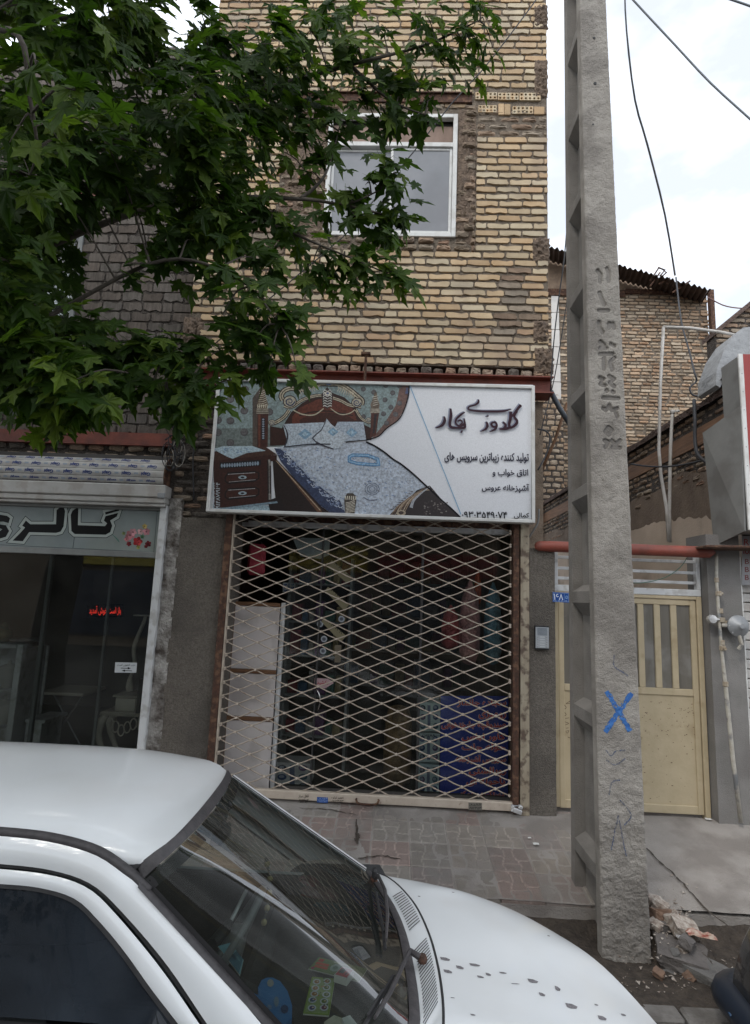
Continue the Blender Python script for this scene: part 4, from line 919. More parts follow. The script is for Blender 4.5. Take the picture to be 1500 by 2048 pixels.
# white cabinet at the left edge
cab = thing('display_cabinet', P(20, 1490, .35), 'white display cabinet with glass shelves at the left edge of the gallery window', 'cabinet')
c0 = P(45, 1290, .25); c1 = P(10, 1470, .25)
b = MB(); xc1 = P(45, 1300, .25).x; xc0 = -4.6; zc1 = c0.z
b.bbox((xc1 - .06, .25, 0), (xc1, .31, zc1), .004); b.bbox((xc0, .25, zc1 - .04), (xc1 - .062, .7, zc1), .004); b.bbox((xc0, .68, 0), (xc1, .7, zc1 - .042), .002); b.bbox((xc1 - .04, .312, 0), (xc1 - .02, .68, zc1 - .042), .003); b.build('carcass', white_m, cab)
for k in (.33, .62): b = MB(); b.bbox((xc0, .27, zc1 * k), (xc1 - .062, .67, zc1 * k + .02), .003); b.build('shelf', white_m, cab)
for i, (k, px) in enumerate(((.33, 22), (.62, 18), (.0, 16))):
    bo = thing('porcelain_tureen', (xc1 - .22, .42, zc1 * k + .02), ('white porcelain tureen on the lower shelf of the white cabinet', 'white porcelain tureen on the upper shelf of the white cabinet', 'white porcelain tureen in the bottom of the white cabinet')[i], 'tureen')
    b = MB(); b.lathe([(.05, 0), (.06, .01), (.045, .03), (.10, .08), (.115, .13), (.10, .17), (.11, .18)], (xc1 - .22, .42, zc1 * k + .022), 18); b.build('bowl', mat('porcelain%d' % i, (.5, .48, .44), None, 4, .2), bo, smooth=True)
    b = MB(); b.lathe([(.11, .182), (.09, .20), (.04, .225), (.012, .235), (.02, .25), (.004, .262)], (xc1 - .22, .42, zc1 * k + .022), 18); b.build('lid', MATS['porcelain%d' % i], bo, smooth=True)
bw = thing('silver_dish', P(42, 1282, .4), 'shallow silver leaf dish on top of the white display cabinet', 'dish')
b = MB(); b.lathe([(.02, 0), (.05, .004), (.14, .03), (.16, .045), (.138, .035), (.04, .012)], (xc1 - .09, .42, zc1 + .002), 22); b.build('dish_body', steel_m, bw, smooth=True)
jar = thing('green_jar', P(15, 1250, .4), 'dark green lidded jar with gold band standing on top of the white cabinet', 'jar')
b = MB(); b.lathe([(.04, 0), (.08, .02), (.09, .08), (.07, .12), (.03, .14), (.04, .16), (.01, .2)], (xc1 - .33, .42, zc1 + .002), 18); b.build('jar_body', mat('green_glaze', (.03, .08, .06), (.15, .12, .05), 9, .2), jar, smooth=True)
lc = thing('low_cabinet', P(55, 1470, .6), 'low white cabinet with a marble top behind the display cabinet', 'cabinet')
q = P(50, 1440, .5)
b = MB(); b.bbox((xc1 + .02, .4, q.z), (xc1 + .22, .8, q.z + .03), .004); b.build('top', white_m, lc); b = MB(); b.bbox((xc1 + .02, .42, .02), (xc1 + .18, .78, q.z - .002), .004); b.build('body', white_m, lc)
# folding trestle (x-shaped legs)
tr_ = thing('folding_table', P(120, 1480, 1.0), 'folding table on crossed grey metal legs inside the gallery', 'table')
a, c, e, g = P(106, 1385, .9), P(160, 1490, .9), P(168, 1388, .9), P(98, 1488, .9)
b = MB(); b.tube([a, c], .009, 6); b.build('leg', steel_m, tr_); b = MB(); b.tube([e, g], .009, 6); b.build('leg', steel_m, tr_)
b = MB(); b.bbox((g.x - .05, .7, a.z + .01), (c.x + .08, 1.2, a.z + .04), .005); b.build('table_top', cream2, tr_)
# glowing letters put inside, standing in for a red sign's reflection in the glass
led = thing('led_reflection', P(210, 1220, .9), 'small red glowing lettering standing in for a reflection in the dark gallery window', 'sign')
d = Draw(0, 1100, 4.285714, .9); d.text('باز است خوش آمدید', 765, 480, 1035, 560, (255, 30, 20), bold=.005)
ledm = mat('red_reflection_glow', (.5, .01, .01), emit=(1, .05, .03, 1.3)); d.mb.build('glowing_letters', ledm, led)
d = Draw(0, 1100, 4.285714, .93); d.poly([(740, 465), (1060, 465), (1060, 575), (740, 575)], (8, 8, 8)); d.mb.build('board', print_m, led)  # backing board added behind the stand-in letters
# ================================================================ embroidery shop front behind the gate
IY = .30
esf = thing('glazed_shop_front', (0, IY, 0), 'glazed door and window of the embroidery shop behind the lattice gate', 'shop front')
ex0 = XZ(468, 1300, IY)[0]; ex1 = XZ(1028, 1300, IY)[0]; ez1 = XZ(750, 1062, IY)[1]
xd = XZ(556, 1400, IY)[0]; xmm = XZ(838, 1400, IY)[0]
b = MB(); b.box((xd + .02, IY - .003, .02), (ex1 - .02, IY + .003, ez1)); b.build('shop_glass', glassmat('shop_glass', (.80, .82, .80), dirt=.02, mixf=.0, fm=.8), esf)
b = MB(); b.bbox((ex0 - .2, IY - .05, ez1), (ex1 + .06, IY + .05, ez1 + .055), .004); b.build('head_rail', white_m, esf)
b = MB(); b.bbox((xd - .02, IY - .04, 0), (xd + .02, IY + .04, XZ(560, 1205, IY)[1]), .004); b.build('upright', white_m, esf); b = MB(); b.bbox((ex1 - .02, IY - .03, 0), (ex1 + .015, IY + .04, ez1), .004); b.build('upright', white_m, esf)
b = MB(); b.bbox((xmm - .012, IY - .02, 0), (xmm + .012, IY + .02, ez1 - .002), .003); b.bbox((XZ(630, 1400, IY)[0] - .008, IY - .02, 0), (XZ(630, 1400, IY)[0] + .008, IY + .02, ez1 - .002), .003); b.build('mullion', mat('dark_mullion', (.05, .05, .05), None, 4, .4), esf)
b = MB(); b.box((ex0 - .3, IY - .02, ez1 + .056), (ex1 + .2, IY + .1, ez1 + .7)); b.build('rusty_lintel', rust_m, esf)
for i in range(9):
    b = MB(); x = ex0 + .2 + i * .32; b.box((x - .018, IY - .05, ez1 + .12), (x + .018, IY - .022, ez1 + .32)); b.build('lintel_strap', cream_m, esf)
# boarded panel with brown rails at the left
wd = mat('brown_wood', (.17, .085, .04), (.11, .055, .028), 9, .7, .3, 40, stretch=(1, 1, 8))
dl = thing('boarded_shop_door', P(505, 1590, .2), 'white boarded door leaf with brown wooden rails at the left behind the gate', 'door')
xa = XZ(462, 1350, .22)[0] - .03; xb = xd - .022
zrs = [XZ(505, y, .22)[1] for y in (1208, 1343, 1438, 1588)]
for i in range(3):
    b = MB(); b.bbox((xa + .02, .225, zrs[i + 1] + .02), (xb - .002, .25, zrs[i] - .02), .004); b.build('board', mat('offwhite_board%d' % i, (.52, .48, .47), (.58, .54, .52), 2, .7, c3=(.26, .23, .21), c3f=.5, c3s=3), dl)
b = MB()
for z in zrs: b.bbox((xa + .02, .215, z - .018), (xb - .002, .255, z + .018), .004)
b.bbox((xa, .212, 0), (xa + .02, .255, zrs[0] + .02), .003); b.build('rail', wd, dl)
# goods
def goods(name, label, cat, group=None, loc=None): return thing(name, loc, label, cat, group)
fab = lambda n, a, c, s=20: mat(n, a, c, s, .6, .4, 60)
# banner
BNY = IY + .02
bn = goods('blue_banner', 'dark blue banner with nine lines of red Persian writing standing in the shop window', 'banner', loc=P(950, 1600, BNY))
d = Draw(730, 1340, 4.285714, BNY + .02)
d.poly([(650, 222), (1228, 222), (1228, 1110), (640, 1110)], (62, 82, 188))
LN = [('سجاده جانماز', 790, 250, 1210, 318), ('رومیزی', 975, 350, 1208, 420), ('صندوقچه جارختخوابی', 655, 440, 1206, 512), ('کاور لباس', 830, 545, 1200, 610), ('حوله جات', 832, 632, 1200, 700), ('سرویس آشپزخانه', 775, 730, 1206, 805), ('روبالشتی', 892, 832, 1206, 905), ('پاحوله ای', 870, 925, 1200, 1000), ('دستگیره و دمکنی', 775, 1030, 1190, 1098)]
for t, x0, y0, x1, y1 in LN:
    d.text(t, x0, y0, x1, y1, (255, 225, 235), bold=.13); d.text(t, x0 + 2, y0 + 2, x1 - 2, y1 - 2, (250, 50, 64), bold=.02)
d.mb.build('printed_sheet', print_m, bn)
b = MB(); q0 = P(730 + 650 / 4.2857, 1340 + 222 / 4.2857, BNY + .03); q1 = P(730 + 1228 / 4.2857, 1340 + 1105 / 4.2857, BNY + .03); b.box((q0.x, BNY + .03, q1.z), (q1.x, BNY + .04, q0.z)); b.build('backing', fab('navy', (.02, .025, .09), (.02, .025, .09)), bn)
# printed boxes
def pbox(name, label, cat, px0, py0, px1, py1, Y, dep, base, seed, grp=None, txt=None):
    a = P(px0, py0, Y); c = P(px1, py1, Y); t = goods(name, label, cat, grp, ((a.x + c.x) / 2, Y, c.z))
    b = MB(); b.bbox((a.x, Y, c.z), (c.x, Y + dep, a.z), .004); m = MATS.get('card_' + str(base)) or mat('card_' + str(base), srgb(*base), tuple(q * .85 for q in srgb(*base)[:3]), 4, .5); b.build('carton', m, t)
    d = Draw(0, 0, 1, Y - .001); r_ = random.Random(seed); W_, H_ = px1 - px0, py1 - py0
    for i in range(3):
        for j in range(2):
            x, y = px0 + W_ * (.2 + .6 * j), py0 + H_ * (.2 + .3 * i); d.ell(x, y, W_ * .13, H_ * .10, r_.choice(((60, 80, 130), (50, 60, 80), (110, 90, 130), (80, 110, 130)))); d.ell(x - 1, y - 1, W_ * .08, H_ * .05, (160, 170, 190))
    d.poly([(px0 + W_ * .42, py0 + H_ * .1), (px0 + W_ * .56, py0 + H_ * .12), (px0 + W_ * .56, py1 - H_ * .1), (px0 + W_ * .42, py1 - H_ * .1)], (120, 130, 160))
    if txt: d.text(txt, px0 + W_ * .2, py0 + H_ * .04, px0 + W_ * .8, py0 + H_ * .12, (50, 70, 90), fa=False)
    d.mb.build('printed_picture', print_m, t); return t
pbox('gift_box', 'white carton with blue pictures, topmost of the stack left of the blue banner', 'box', 837, 1404, 880, 1464, IY + .05, .3, (206, 224, 226), 1)
pbox('gift_box', 'pale carton marked OPERA, middle of the stack left of the blue banner', 'box', 836, 1466, 879, 1526, IY + .05, .3, (196, 212, 216), 2, txt='OPERA')
pbox('gift_box', 'pale blue carton, lowest of the stack left of the blue banner', 'box', 836, 1528, 878, 1590, IY + .05, .3, (200, 220, 228), 3)
pbox('crockery_box', 'white carton with purple and dark pictures on the floor beside the boarded door', 'box', 550, 1524, 620, 1584, IY + .05, .25, (216, 216, 220), 4)
pbox('pillow_box', 'small white packet on the shelf at the upper left of the shop', 'box', 566, 1165, 590, 1185, IY + .35, .15, (170, 174, 180), 6)
# rolled carpet-like brown roll
t = goods('brown_fabric_roll', 'brown gold fabric roll standing in the middle of the shop window', 'fabric roll', loc=P(800, 1600, IY + .3)); q = P(795, 1500, IY + .3)
b = MB(); b.lathe([(.02, .02), (.13, .02), (.14, .3), (.13, .62), (.10, .72), (.04, .74)], (q.x, IY + .28, 0), 18); b.build('roll', mat('brown_gold_fabric', (.42, .27, .14), (.16, .1, .055), 16, .7, .6, 30), t, smooth=True)
# hanging quilt bags
for i, (px, py0, py1, wpx, c, l) in enumerate(((900, 1210, 1300, 17, (.75, .16, .16), 'red hanging quilt bag furthest left on the right side of the shop'), (938, 1160, 1330, 20, (.85, .42, .42), 'long pink quilt in a clear bag hanging in the shop window'), (985, 1165, 1330, 17, (.24, .48, .62), 'long blue quilt in a clear bag hanging beside the pink one'), (955, 1140, 1212, 7, (.8, .15, .05), 'orange red hanging strap above the pink quilt'))):
    Y = IY + .12 + .05 * i; a = P(px, py0, Y); c_ = P(px, py1, Y); t = goods('hanging_quilt' if i < 3 else 'hanging_strap', l, 'quilt' if i < 3 else 'strap', loc=c_); h_ = a.z - c_.z; r0 = wpx * (Y + 5.3) / FPX
    b = MB(); b.lathe([(.01, 0), (r0 * .6, .02), (r0, h_ * .15), (r0 * 1.05, h_ * .5), (r0 * .8, h_ * .8), (r0 * .25, h_ * .96), (.01, h_)], (c_.x, Y, c_.z), 16); b.build('bag', mat('quilt_%d' % i, c, tuple(k * .5 for k in c), 14, .35, .8, 25, dist=.03), t, smooth=True)
    b = MB(); b.tube([a, (a.x, Y, 2.3)], .003, 5); b.build('hook_string', black_m, t)
t = goods('red_bag', 'dark red bag hanging at the upper left corner of the shop', 'bag', loc=P(520, 1120, IY + .1)); q = P(515, 1115, IY + .1)
b = MB(); b.bbox((q.x - .10, IY + .08, q.z - .18), (q.x + .08, IY + .16, q.z + .14), .03); b.build('bag_body', fab('darkred', (.26, .025, .04), (.34, .04, .06)), t); b = MB(); b.tube([(q.x - .06, IY + .12, q.z + .13), (q.x - .02, IY + .12, q.z + .24), (q.x + .04, IY + .12, q.z + .13)], .006, 6); b.build('handle', black_m, t)
t = goods('white_paper', 'white sheet of paper hung behind the glass at the top left of the shop', 'paper', loc=P(622, 1095, IY + .02)); d = Draw(0, 0, 1, IY + .012); d.poly([(585, 1075), (660, 1077), (658, 1110), (640, 1118), (600, 1112)], (196, 204, 214)); d.mb.build('sheet', print_m, t)
for i, pts in enumerate((((663, 1120), (705, 1155), (694, 1167), (656, 1132)), ((656, 1173), (698, 1210), (688, 1221), (650, 1182)), ((648, 1235), (693, 1272), (682, 1284), (642, 1243)))):
    t = goods('paper_strip', ('uppermost', 'middle', 'lowest')[i] + ' of three slanting yellowish paper strips taped to the glass', 'paper', 'slanting paper strips on the glass', P(*pts[3], IY)); d = Draw(0, 0, 1, IY - .006); d.poly(pts, (128, 122, 98))
    for k in range(4): x = pts[0][0] + (8 + k * 8); y = pts[0][1] + 9 + k * 7; d.stroke([(x - 2, y), (x + 2, y - 3), (x + 3, y + 3)], 1.3, (60, 56, 50))
    d.mb.build('strip', print_m, t)
t = goods('paper_strip', 'upright narrow paper strip below the three slanting ones', 'paper', loc=P(674, 1315, IY)); d = Draw(0, 0, 1, IY - .006); d.poly([(670, 1290), (683, 1290), (681, 1325), (669, 1325)], (110, 102, 88)); d.mb.build('strip', print_m, t)
for i, (x, y) in enumerate(((640, 1248), (648, 1278), (646, 1302), (683, 1238))):
    t = goods('round_sticker', 'small round white sticker, ' + ('left of the lowest slanting strip', 'just under the lowest slanting strip', 'lowest of the four beside the strips', 'right of the slanting strips')[i], 'sticker', 'round stickers on the shop glass', P(x, y, IY)); d = Draw(0, 0, 1, IY - .006); d.ell(x, y, 6.5, 6.5, (150, 156, 162)); d.ell(x, y, 3.5, 3.5, (90, 96, 104)); d.mb.build('sticker_print', print_m, t)
t = goods('pink_sticker', 'pink sticker with a red arrow on the shop door glass', 'sticker', loc=P(648, 1367, IY)); d = Draw(0, 0, 1, IY - .006); d.poly([(629, 1356), (656, 1357), (668, 1366), (650, 1377), (629, 1373)], (176, 150, 152)); d.text('بکشید', 634, 1361, 656, 1370, (160, 60, 60)); d.mb.build('sticker_print', print_m, t)
t = goods('door_pull', 'curved chrome pull handle on the shop door', 'handle', loc=P(637, 1420, IY)); b = MB(); pts = [P(632, 1378, IY - .02), P(637, 1385, IY - .05), P(640, 1400, IY - .06), P(638, 1415, IY - .05), P(634, 1424, IY - .02)]; b.tube(catmull(pts, 4), .008, 8); b.build('pull_bar', mat('chrome', (.5, .5, .5), None, 4, .15, metal=1), t, smooth=True)
# shelves with small goods deep in the shop
shf = goods('shop_shelf', 'tall grey shelf unit crowded with goods at the left of the dark shop', 'shelf', loc=P(610, 1500, .8))
x0 = P(570, 1400, .8).x; x1 = P(690, 1400, .8).x
b = MB()
for z in (.35, .75, 1.15, 1.5, 1.9): b.bbox((x0, .75, z), (x1, 1.05, z + .02), .002)
b.bbox((x0 - .03, .75, 0), (x0, 1.05, 2.2), .002); b.bbox((x1, .75, 0), (x1 + .03, 1.05, 2.2), .002); b.build('shelf_board', mat('grey_shelf', (.3, .32, .34), None, 4, .5), shf)
pk = [(.28, .06, .08), (.10, .18, .32), (.42, .41, .40), (.2, .09, .24), (.09, .2, .18), (.42, .33, .18)]
pm = [mat('packet_%d' % i, c, tuple(k * .6 for k in c), 30, .3) for i, c in enumerate(pk)]
n_ = 0; orr = ('first', 'second', 'third', 'fourth', 'fifth', 'sixth', 'seventh', 'eighth', 'ninth', 'tenth', 'eleventh', 'twelfth', 'thirteenth'); cn = ('red', 'blue', 'cream', 'purple', 'dark green', 'tan'); on = {.37: 'lowest', .77: 'second', 1.17: 'third', 1.52: 'fourth', 1.92: 'top', .53: 'lowest', 1.03: 'second', 1.53: 'third', 2.03: 'top'}
for z in (.37, .77, 1.17, 1.52, 1.92):
    x = x0 + .01; kk = 0
    while x < x1 - .1:
        ww = random.uniform(.05, .13); hh = random.uniform(.10, .27); b = MB(); b.bbox((x, .77 + random.uniform(0, .08), z + .001), (x + ww, 1.0, z + hh), .006); tag(b.build('fabric_packet', pm[n_ % 6]), cn[n_ % 6] + ' packet, %s from left, %s board of the grey shelf' % (orr[kk], on[round(z, 2)]), 'packet', 'fabric packets on the grey shelf'); x += ww + .012; n_ += 1; kk += 1
rk = goods('rear_shelf', 'long dark shelf of bright packets across the back of the shop', 'shelf', loc=(.2, 3.4, 0)); b = MB()
for z in (.5, 1.0, 1.5, 2.0): b.bbox((-.7, 3.3, z), (1.1, 3.7, z + .03), .003)
b.build('shelf_board', MATS['grey_shelf'], rk)
for z in (.53, 1.03, 1.53, 2.03):
    x = -.68; kk = 0
    while x < 1.0:
        ww = random.uniform(.1, .25); b = MB(); b.bbox((x, 3.32, z + .001), (x + ww, 3.65, z + random.uniform(.15, .36)), .01); tag(b.build('bedding_pack', pm[n_ % 6]), cn[n_ % 6] + ' bedding pack, %s from left, %s board of the rear shelf' % (orr[kk], on[round(z, 2)]), 'packet', 'bedding packs on the rear shelf'); x += ww + .02; n_ += 1; kk += 1
# ================================================================ lattice gate
LY = -.03
gate = thing('lattice_gate', (0, LY, 0), 'cream sliding lattice gate locked across the embroidery shop', 'gate')
gl0 = XZ(472, 1052, LY)[0]; gl1 = XZ(450, 1514, LY)[0]
gxa = (gl0 + gl1) / 2 - .03; gxb = XZ(1028, 1350, LY)[0] - .035
zb_ = XZ(800, 1595, LY)[1]; ztop = 2.62
n0 = P(730 + 428 / 4.2857, 1340 + 60 / 4.2857, LY); n1 = P(730 + 705 / 4.2857, 1340 + 68 / 4.2857, LY); n2 = P(730 + 428 / 4.2857, 1340 + 180 / 4.2857, LY)
DX = n1.x - n0.x; DZ = (n0.z - n2.z) * 1.0; phx, phz = n0.x, n0.z
def sol(sx, k):   # rod family: x/DX + sx*z/DZ = k  clip in box
    pts = []
    f = lambda z: phx + (k - sx * (z - phz) / DZ) * DX
    zs = [phz + DZ * .5 * j for j in range(-60, 60)]
    for z in zs:
        x = f(z)
        if gxa - .01 <= x <= gxb + .01 and zb_ - .001 <= z <= ztop: pts.append((x, z))
    # ends
    if not pts: return pts
    for e, (x, z) in ((0, pts[0]), (1, pts[-1])):
        dz = -1 if e == 0 else 1; best = None
        for t in np.linspace(.02, .5, 25):
            z2 = z + dz * DZ * t; x2 = f(z2)
            if gxa <= x2 <= gxb and zb_ <= z2 <= ztop: best = (x2, z2)
        if best:
            if e == 0: pts.insert(0, best)
            else: pts.append(best)
    return pts
nodes = set(); lat_m = mat('dusty_beige_paint', (.44, .37, .30), (.36, .30, .24), 14, .6, .2, 60, c3=(.20, .12, .08), c3f=.6, c3s=20, c3t=.58)
for sx in (1, -1):
    for k in range(-40, 41):
        pts = sol(sx, k)
        if len(pts) < 2: continue
        b = MB(); q = []
        for j, (x, z) in enumerate(pts):
            nodes.add((round(x, 3), round(z, 3)))
            q.append((x, LY + sx * .006, z))
            if j < len(pts) - 1:
                x2, z2 = pts[j + 1]; q.append(((x + x2) / 2, LY + sx * .002, (z + z2) / 2 - .0035 + random.uniform(-.0015, .0015)))
        b.tube(q, .0060, 6, flat=.6); b.build('lattice_bar', lat_m, gate, smooth=True)
b = MB()
for x, z in nodes:
    if z > zb_ + .01: b.lathe([(.009, -.017), (.011, -.013), (.011, .013), (.009, .017)], (x, LY, z), 7, 'Y')
b.build('rivet', cream_m, gate, kind='stuff')
b = MB(); b.bbox((gxa - .02, LY - .025, .018), (gxb + .03, LY + .03, zb_ + .012), .005); b.build('bottom_rail', cream_m, gate)
b = MB(); b.bbox((gxa - .10, LY - .01, 0), (gxa - .035, LY + .06, 2.7), .004); b.build('side_rail', rust_m, gate)
b = MB(); b.bbox((gxb + .02, LY - .03, .0), (gxb + .075, LY + .08, 2.7), .005); b.build('side_rail', rust_m, gate)
b = MB(); b.bbox((gxb + .085, LY - .035, -.01), (XZ(1058, 1350, LY)[0] - .003, LY + .03, 2.6), .005); b.build('cover_strip', mat('peeling_cream', (.40, .35, .26), (.27, .22, .16), 14, .7, .4, 50, stretch=(1, 1, .2), c3=(.07, .04, .03), c3f=.8, c3s=14), gate)
b = MB(); b.bbox((gxa - .034, LY, .0), (gxa - .018, LY + .04, 2.7), .002); b.build('end_channel', cream_m, gate)
h0 = P(713, 1598, LY - .03); h1 = P(757, 1600, LY - .03)
b = MB(); b.tube(catmull([Vector((h0.x, LY - .025, h0.z)), Vector((h0.x, LY - .055, h0.z - .0)), Vector((h0.x + .03, LY - .065, h0.z - .025)), Vector((h1.x - .03, LY - .065, h0.z - .025)), Vector((h1.x, LY - .055, h0.z)), Vector((h1.x, LY - .025, h0.z))], 4), .009, 8); b.build('handle', rust_m, gate, smooth=True)
for i, (x0, y0, x1, y1, txt, c, bgc) in enumerate(((596, 1588, 618, 1606, 'قفل ساز', (40, 36, 34), None), (634, 1594, 656, 1605, 'فوری', (150, 170, 210), (48, 84, 150)), (662, 1592, 688, 1606, 'تعمیر کرکره', (40, 36, 34), None), (937, 1605, 964, 1620, 'کلید', (40, 38, 36), (120, 116, 108)))):
    t = goods('rail_sticker', ('black stamped locksmith advert on the gate rail, leftmost', 'small blue sticker on the bottom rail of the gate', 'black stamped advert just left of the gate handle', 'grey sticker near the padlock on the gate rail')[i], 'sticker', loc=P(x0, y1, LY - .03)); d = Draw(0, 0, 1, LY - .0268)
    if bgc: d.poly([(x0, y0), (x1, y0 + 1), (x1, y1 + 1), (x0, y1)], bgc)
    d.text(txt, x0 + 1, y0 + 1, x1 - 1, (y0 + y1) / 2 - .5, c); d.text('۰۹۱۲۴۵۳', x0 + 1, (y0 + y1) / 2 + 1, x1 - 1, y1 - 1, c); d.mb.build('sticker_print', print_m, t)
pdl = thing('padlock', P(1033, 1622, LY - .06), 'square steel padlock hanging at the right end of the gate rail', 'padlock')
q = P(1033, 1619, LY - .07); rt = Matrix.Rotation(R(18), 3, 'Y')
b = MB(); b.bbox((q.x - .045, LY - .09, q.z - .028), (q.x + .045, LY - .05, q.z + .01), .005, rt); b.bbox((q.x - .045, LY - .09, q.z + .008), (q.x - .022, LY - .05, q.z + .035), .005, rt); b.bbox((q.x + .015, LY - .09, q.z + .008), (q.x + .05, LY - .05, q.z + .035), .005, rt); b.build('lock_body', mat('bright_steel', (.62, .62, .62), (.5, .5, .5), 10, .25, metal=.4), pdl)
b = MB(); b.tube([(q.x - .04, LY - .07, q.z + .026), (q.x + .04, LY - .07, q.z + .032)], .006, 8); b.build('shackle', steel_m, pdl)
# ================================================================ entrance to the yard on the right: door, transom, red pipe
DY = .10
door = thing('yard_door', P(1260, 1632, DY), 'double ochre metal yard door with tall glazed slots, partly behind the concrete pole', 'door')
dx0 = XZ(1109, 1400, DY)[0]; dx1 = (XZ(1396, 1190, DY)[0] + XZ(1425, 1632, DY)[0]) / 2 + .0; dzt = XZ(1300, 1190, DY)[1]; dzm = XZ(1300, 1382, DY)[1]; dz0 = -.0
sl_glass = mat('dirty_pane', (.17, .155, .13), (.13, .12, .10), 3, .35, 0, c3=(.27, .26, .24), c3f=.6, c3s=4, stretch=(6, 1, .6))
fw = .05
b = MB(); b.bbox((dx0, DY - .02, dz0 + .03), (dx0 + .035, DY + .05, dzt), .004); b.bbox((dx1 - .045, DY - .02, dz0 - .06), (dx1, DY + .05, dzt), .004); b.bbox((dx0 + .036, DY - .018, dzt - .03), (dx1 - .046, DY + .05, dzt), .004); b.build('door_frame', yellow_m, door)
lx = XZ(1240, 1400, DY)[0]
def leaf(x0, x1, slots, tilt):
    rt = Matrix.Rotation(tilt, 4, 'Y')
    b = MB(); y0, y1 = DY - .005, DY + .03; z0 = dz0 + .02; zt_ = dzt - .034
    b.bbox((x0, y0, z0), (x0 + fw, y1, zt_), .004); b.bbox((x1 - fw, y0, z0), (x1, y1, zt_), .004); b.bbox((x0 + fw, y0, zt_ - .05), (x1 - fw, y1, zt_), .004); b.bbox((x0 + fw, y0, dzm - .03), (x1 - fw, y1, dzm + .03), .004); b.bbox((x0 + fw, y0, z0), (x1 - fw, y1, z0 + .07), .004)
    w_ = (x1 - x0 - 2 * fw); 
    for i in range(1, slots): xx = x0 + fw + w_ * i / slots; b.bbox((xx - .028, y0 + .002, dzm + .031), (xx + .028, y1, zt_ - .051), .004)
    b.build('leaf_frame', yellow_m, door)
    b = MB(); b.box((x0 + fw, y0 + .014, z0 + .07), (x1 - fw, y1 - .005, dzm - .03)); b.build('lower_panel', yellow_m, door)
    for i in range(slots):
        xa_ = x0 + fw + w_ * i / slots; b = MB(); b.box((xa_, y0 + .018, dzm + .031), (xa_ + w_ / slots, y1 - .008, zt_ - .051)); b.build('pane', sl_glass, door)
leaf(dx0 + .04, dx0 + .04 + (lx - dx0 - .04), 3, 0); leaf(lx + .006, dx1 - .05, 4, 0)
# paint chips: small dark marks with shapes of their own
b = MB(); rr = random.Random(3)
for i in range(150):
    px = rr.uniform(1278, 1392); py = 1400 + abs(rr.gauss(0, 60)) + (0 if i % 3 else rr.uniform(0, 180)); q = P(px, py, DY + .0068); s = rr.uniform(.0015, .007)
    if q.z < .1: continue
    b.add([(q.x + s * rr.uniform(.6, 1.6) * math.cos(a), q.y, q.z + s * .5 * rr.uniform(.6, 1.3) * math.sin(a)) for a in (0, 1, 2, 3, 4, 5)], [tuple(range(6))])
b.build('paint_chip', rust_m, door, kind='stuff')
d = Draw(1020, 1050, 3.125, DY + .007)
for p in ([(375, 1100), (350, 1118), (378, 1112)], [(340, 1125), (352, 1140), (342, 1150), (336, 1134), (344, 1124)], [(340, 1170), (352, 1185), (338, 1195)], [(345, 1210), (368, 1205)], [(343, 1230), (366, 1240), (345, 1250)], [(350, 1270), (366, 1268)], [(348, 1290), (368, 1285), (360, 1300), (350, 1296)], [(378, 1105), (392, 1100)], [(362, 1325), (376, 1330), (380, 1310)]): d.stroke(p, 3, (96, 80, 60), smooth=3)
d.mb.build('scratched_number', print_m, door)
# transom of white bars
tr = thing('door_transom', P(1250, 1185, DY), 'white barred transom grille above the yard door', 'grille')
tz0 = dzt + .003; tz1 = XZ(1300, 1112, DY)[1] - .01
b = MB(); b.bbox((dx0, DY - .02, tz0), (dx1, DY + .04, tz0 + .06), .004); b.bbox((dx0, DY - .02, tz0 + .061), (dx0 + .035, DY + .04, tz1 + .1), .004); b.bbox((dx1 - .035, DY - .02, tz0 + .061), (dx1, DY + .04, tz1 + .1), .004); b.build('bar_frame', white_m, tr)
for y in (1164, 1144, 1122):
    z = XZ(1330, y, DY)[1]; b = MB(); b.bbox((dx0 + .036, DY - .005, z - .014), (dx1 - .036, DY + .015, z + .014), .003); b.build('bar', white_m, tr)
z = XZ(1330, 1144, DY)[1]
# number plate
npl = thing('house_number_plate', P(1122, 1200, DY), 'small blue enamel house number plate reading 168 in Persian digits', 'number plate')
d = Draw(1020, 1050, 3.125, -.060)
d.poly([(266, 418), (371, 424), (371, 486), (266, 480)], (30, 72, 142)); d.stroke([(270, 423), (367, 428), (367, 481), (270, 475)], 2, (150, 170, 200), closed=True)
d.text('۱۶۸', 274, 430, 332, 468, (206, 214, 224), bold=.03, drop=2); d.stroke([(339, 430), (339, 478)], 1.6, (150, 170, 200)); d.ell(354, 452, 9, 11, (120, 150, 190)); d.ell(354, 452, 5, 6, (60, 100, 160))
for x in (278, 300, 318, 345): d.stroke([(x, 474), (x + 12, 475)], 3, (170, 186, 210))
d.mb.build('enamel_face', print_m, npl); a = P(1105.5, 1184, -.059); c = P(1138.5, 1205, -.059); b = MB(); b.box((a.x, -.059, c.z), (c.x, -.054, a.z)); b.box((a.x, -.054, c.z + .02), (a.x + .02, -.03, a.z - .02)); b.build('plate', steel_m, npl)
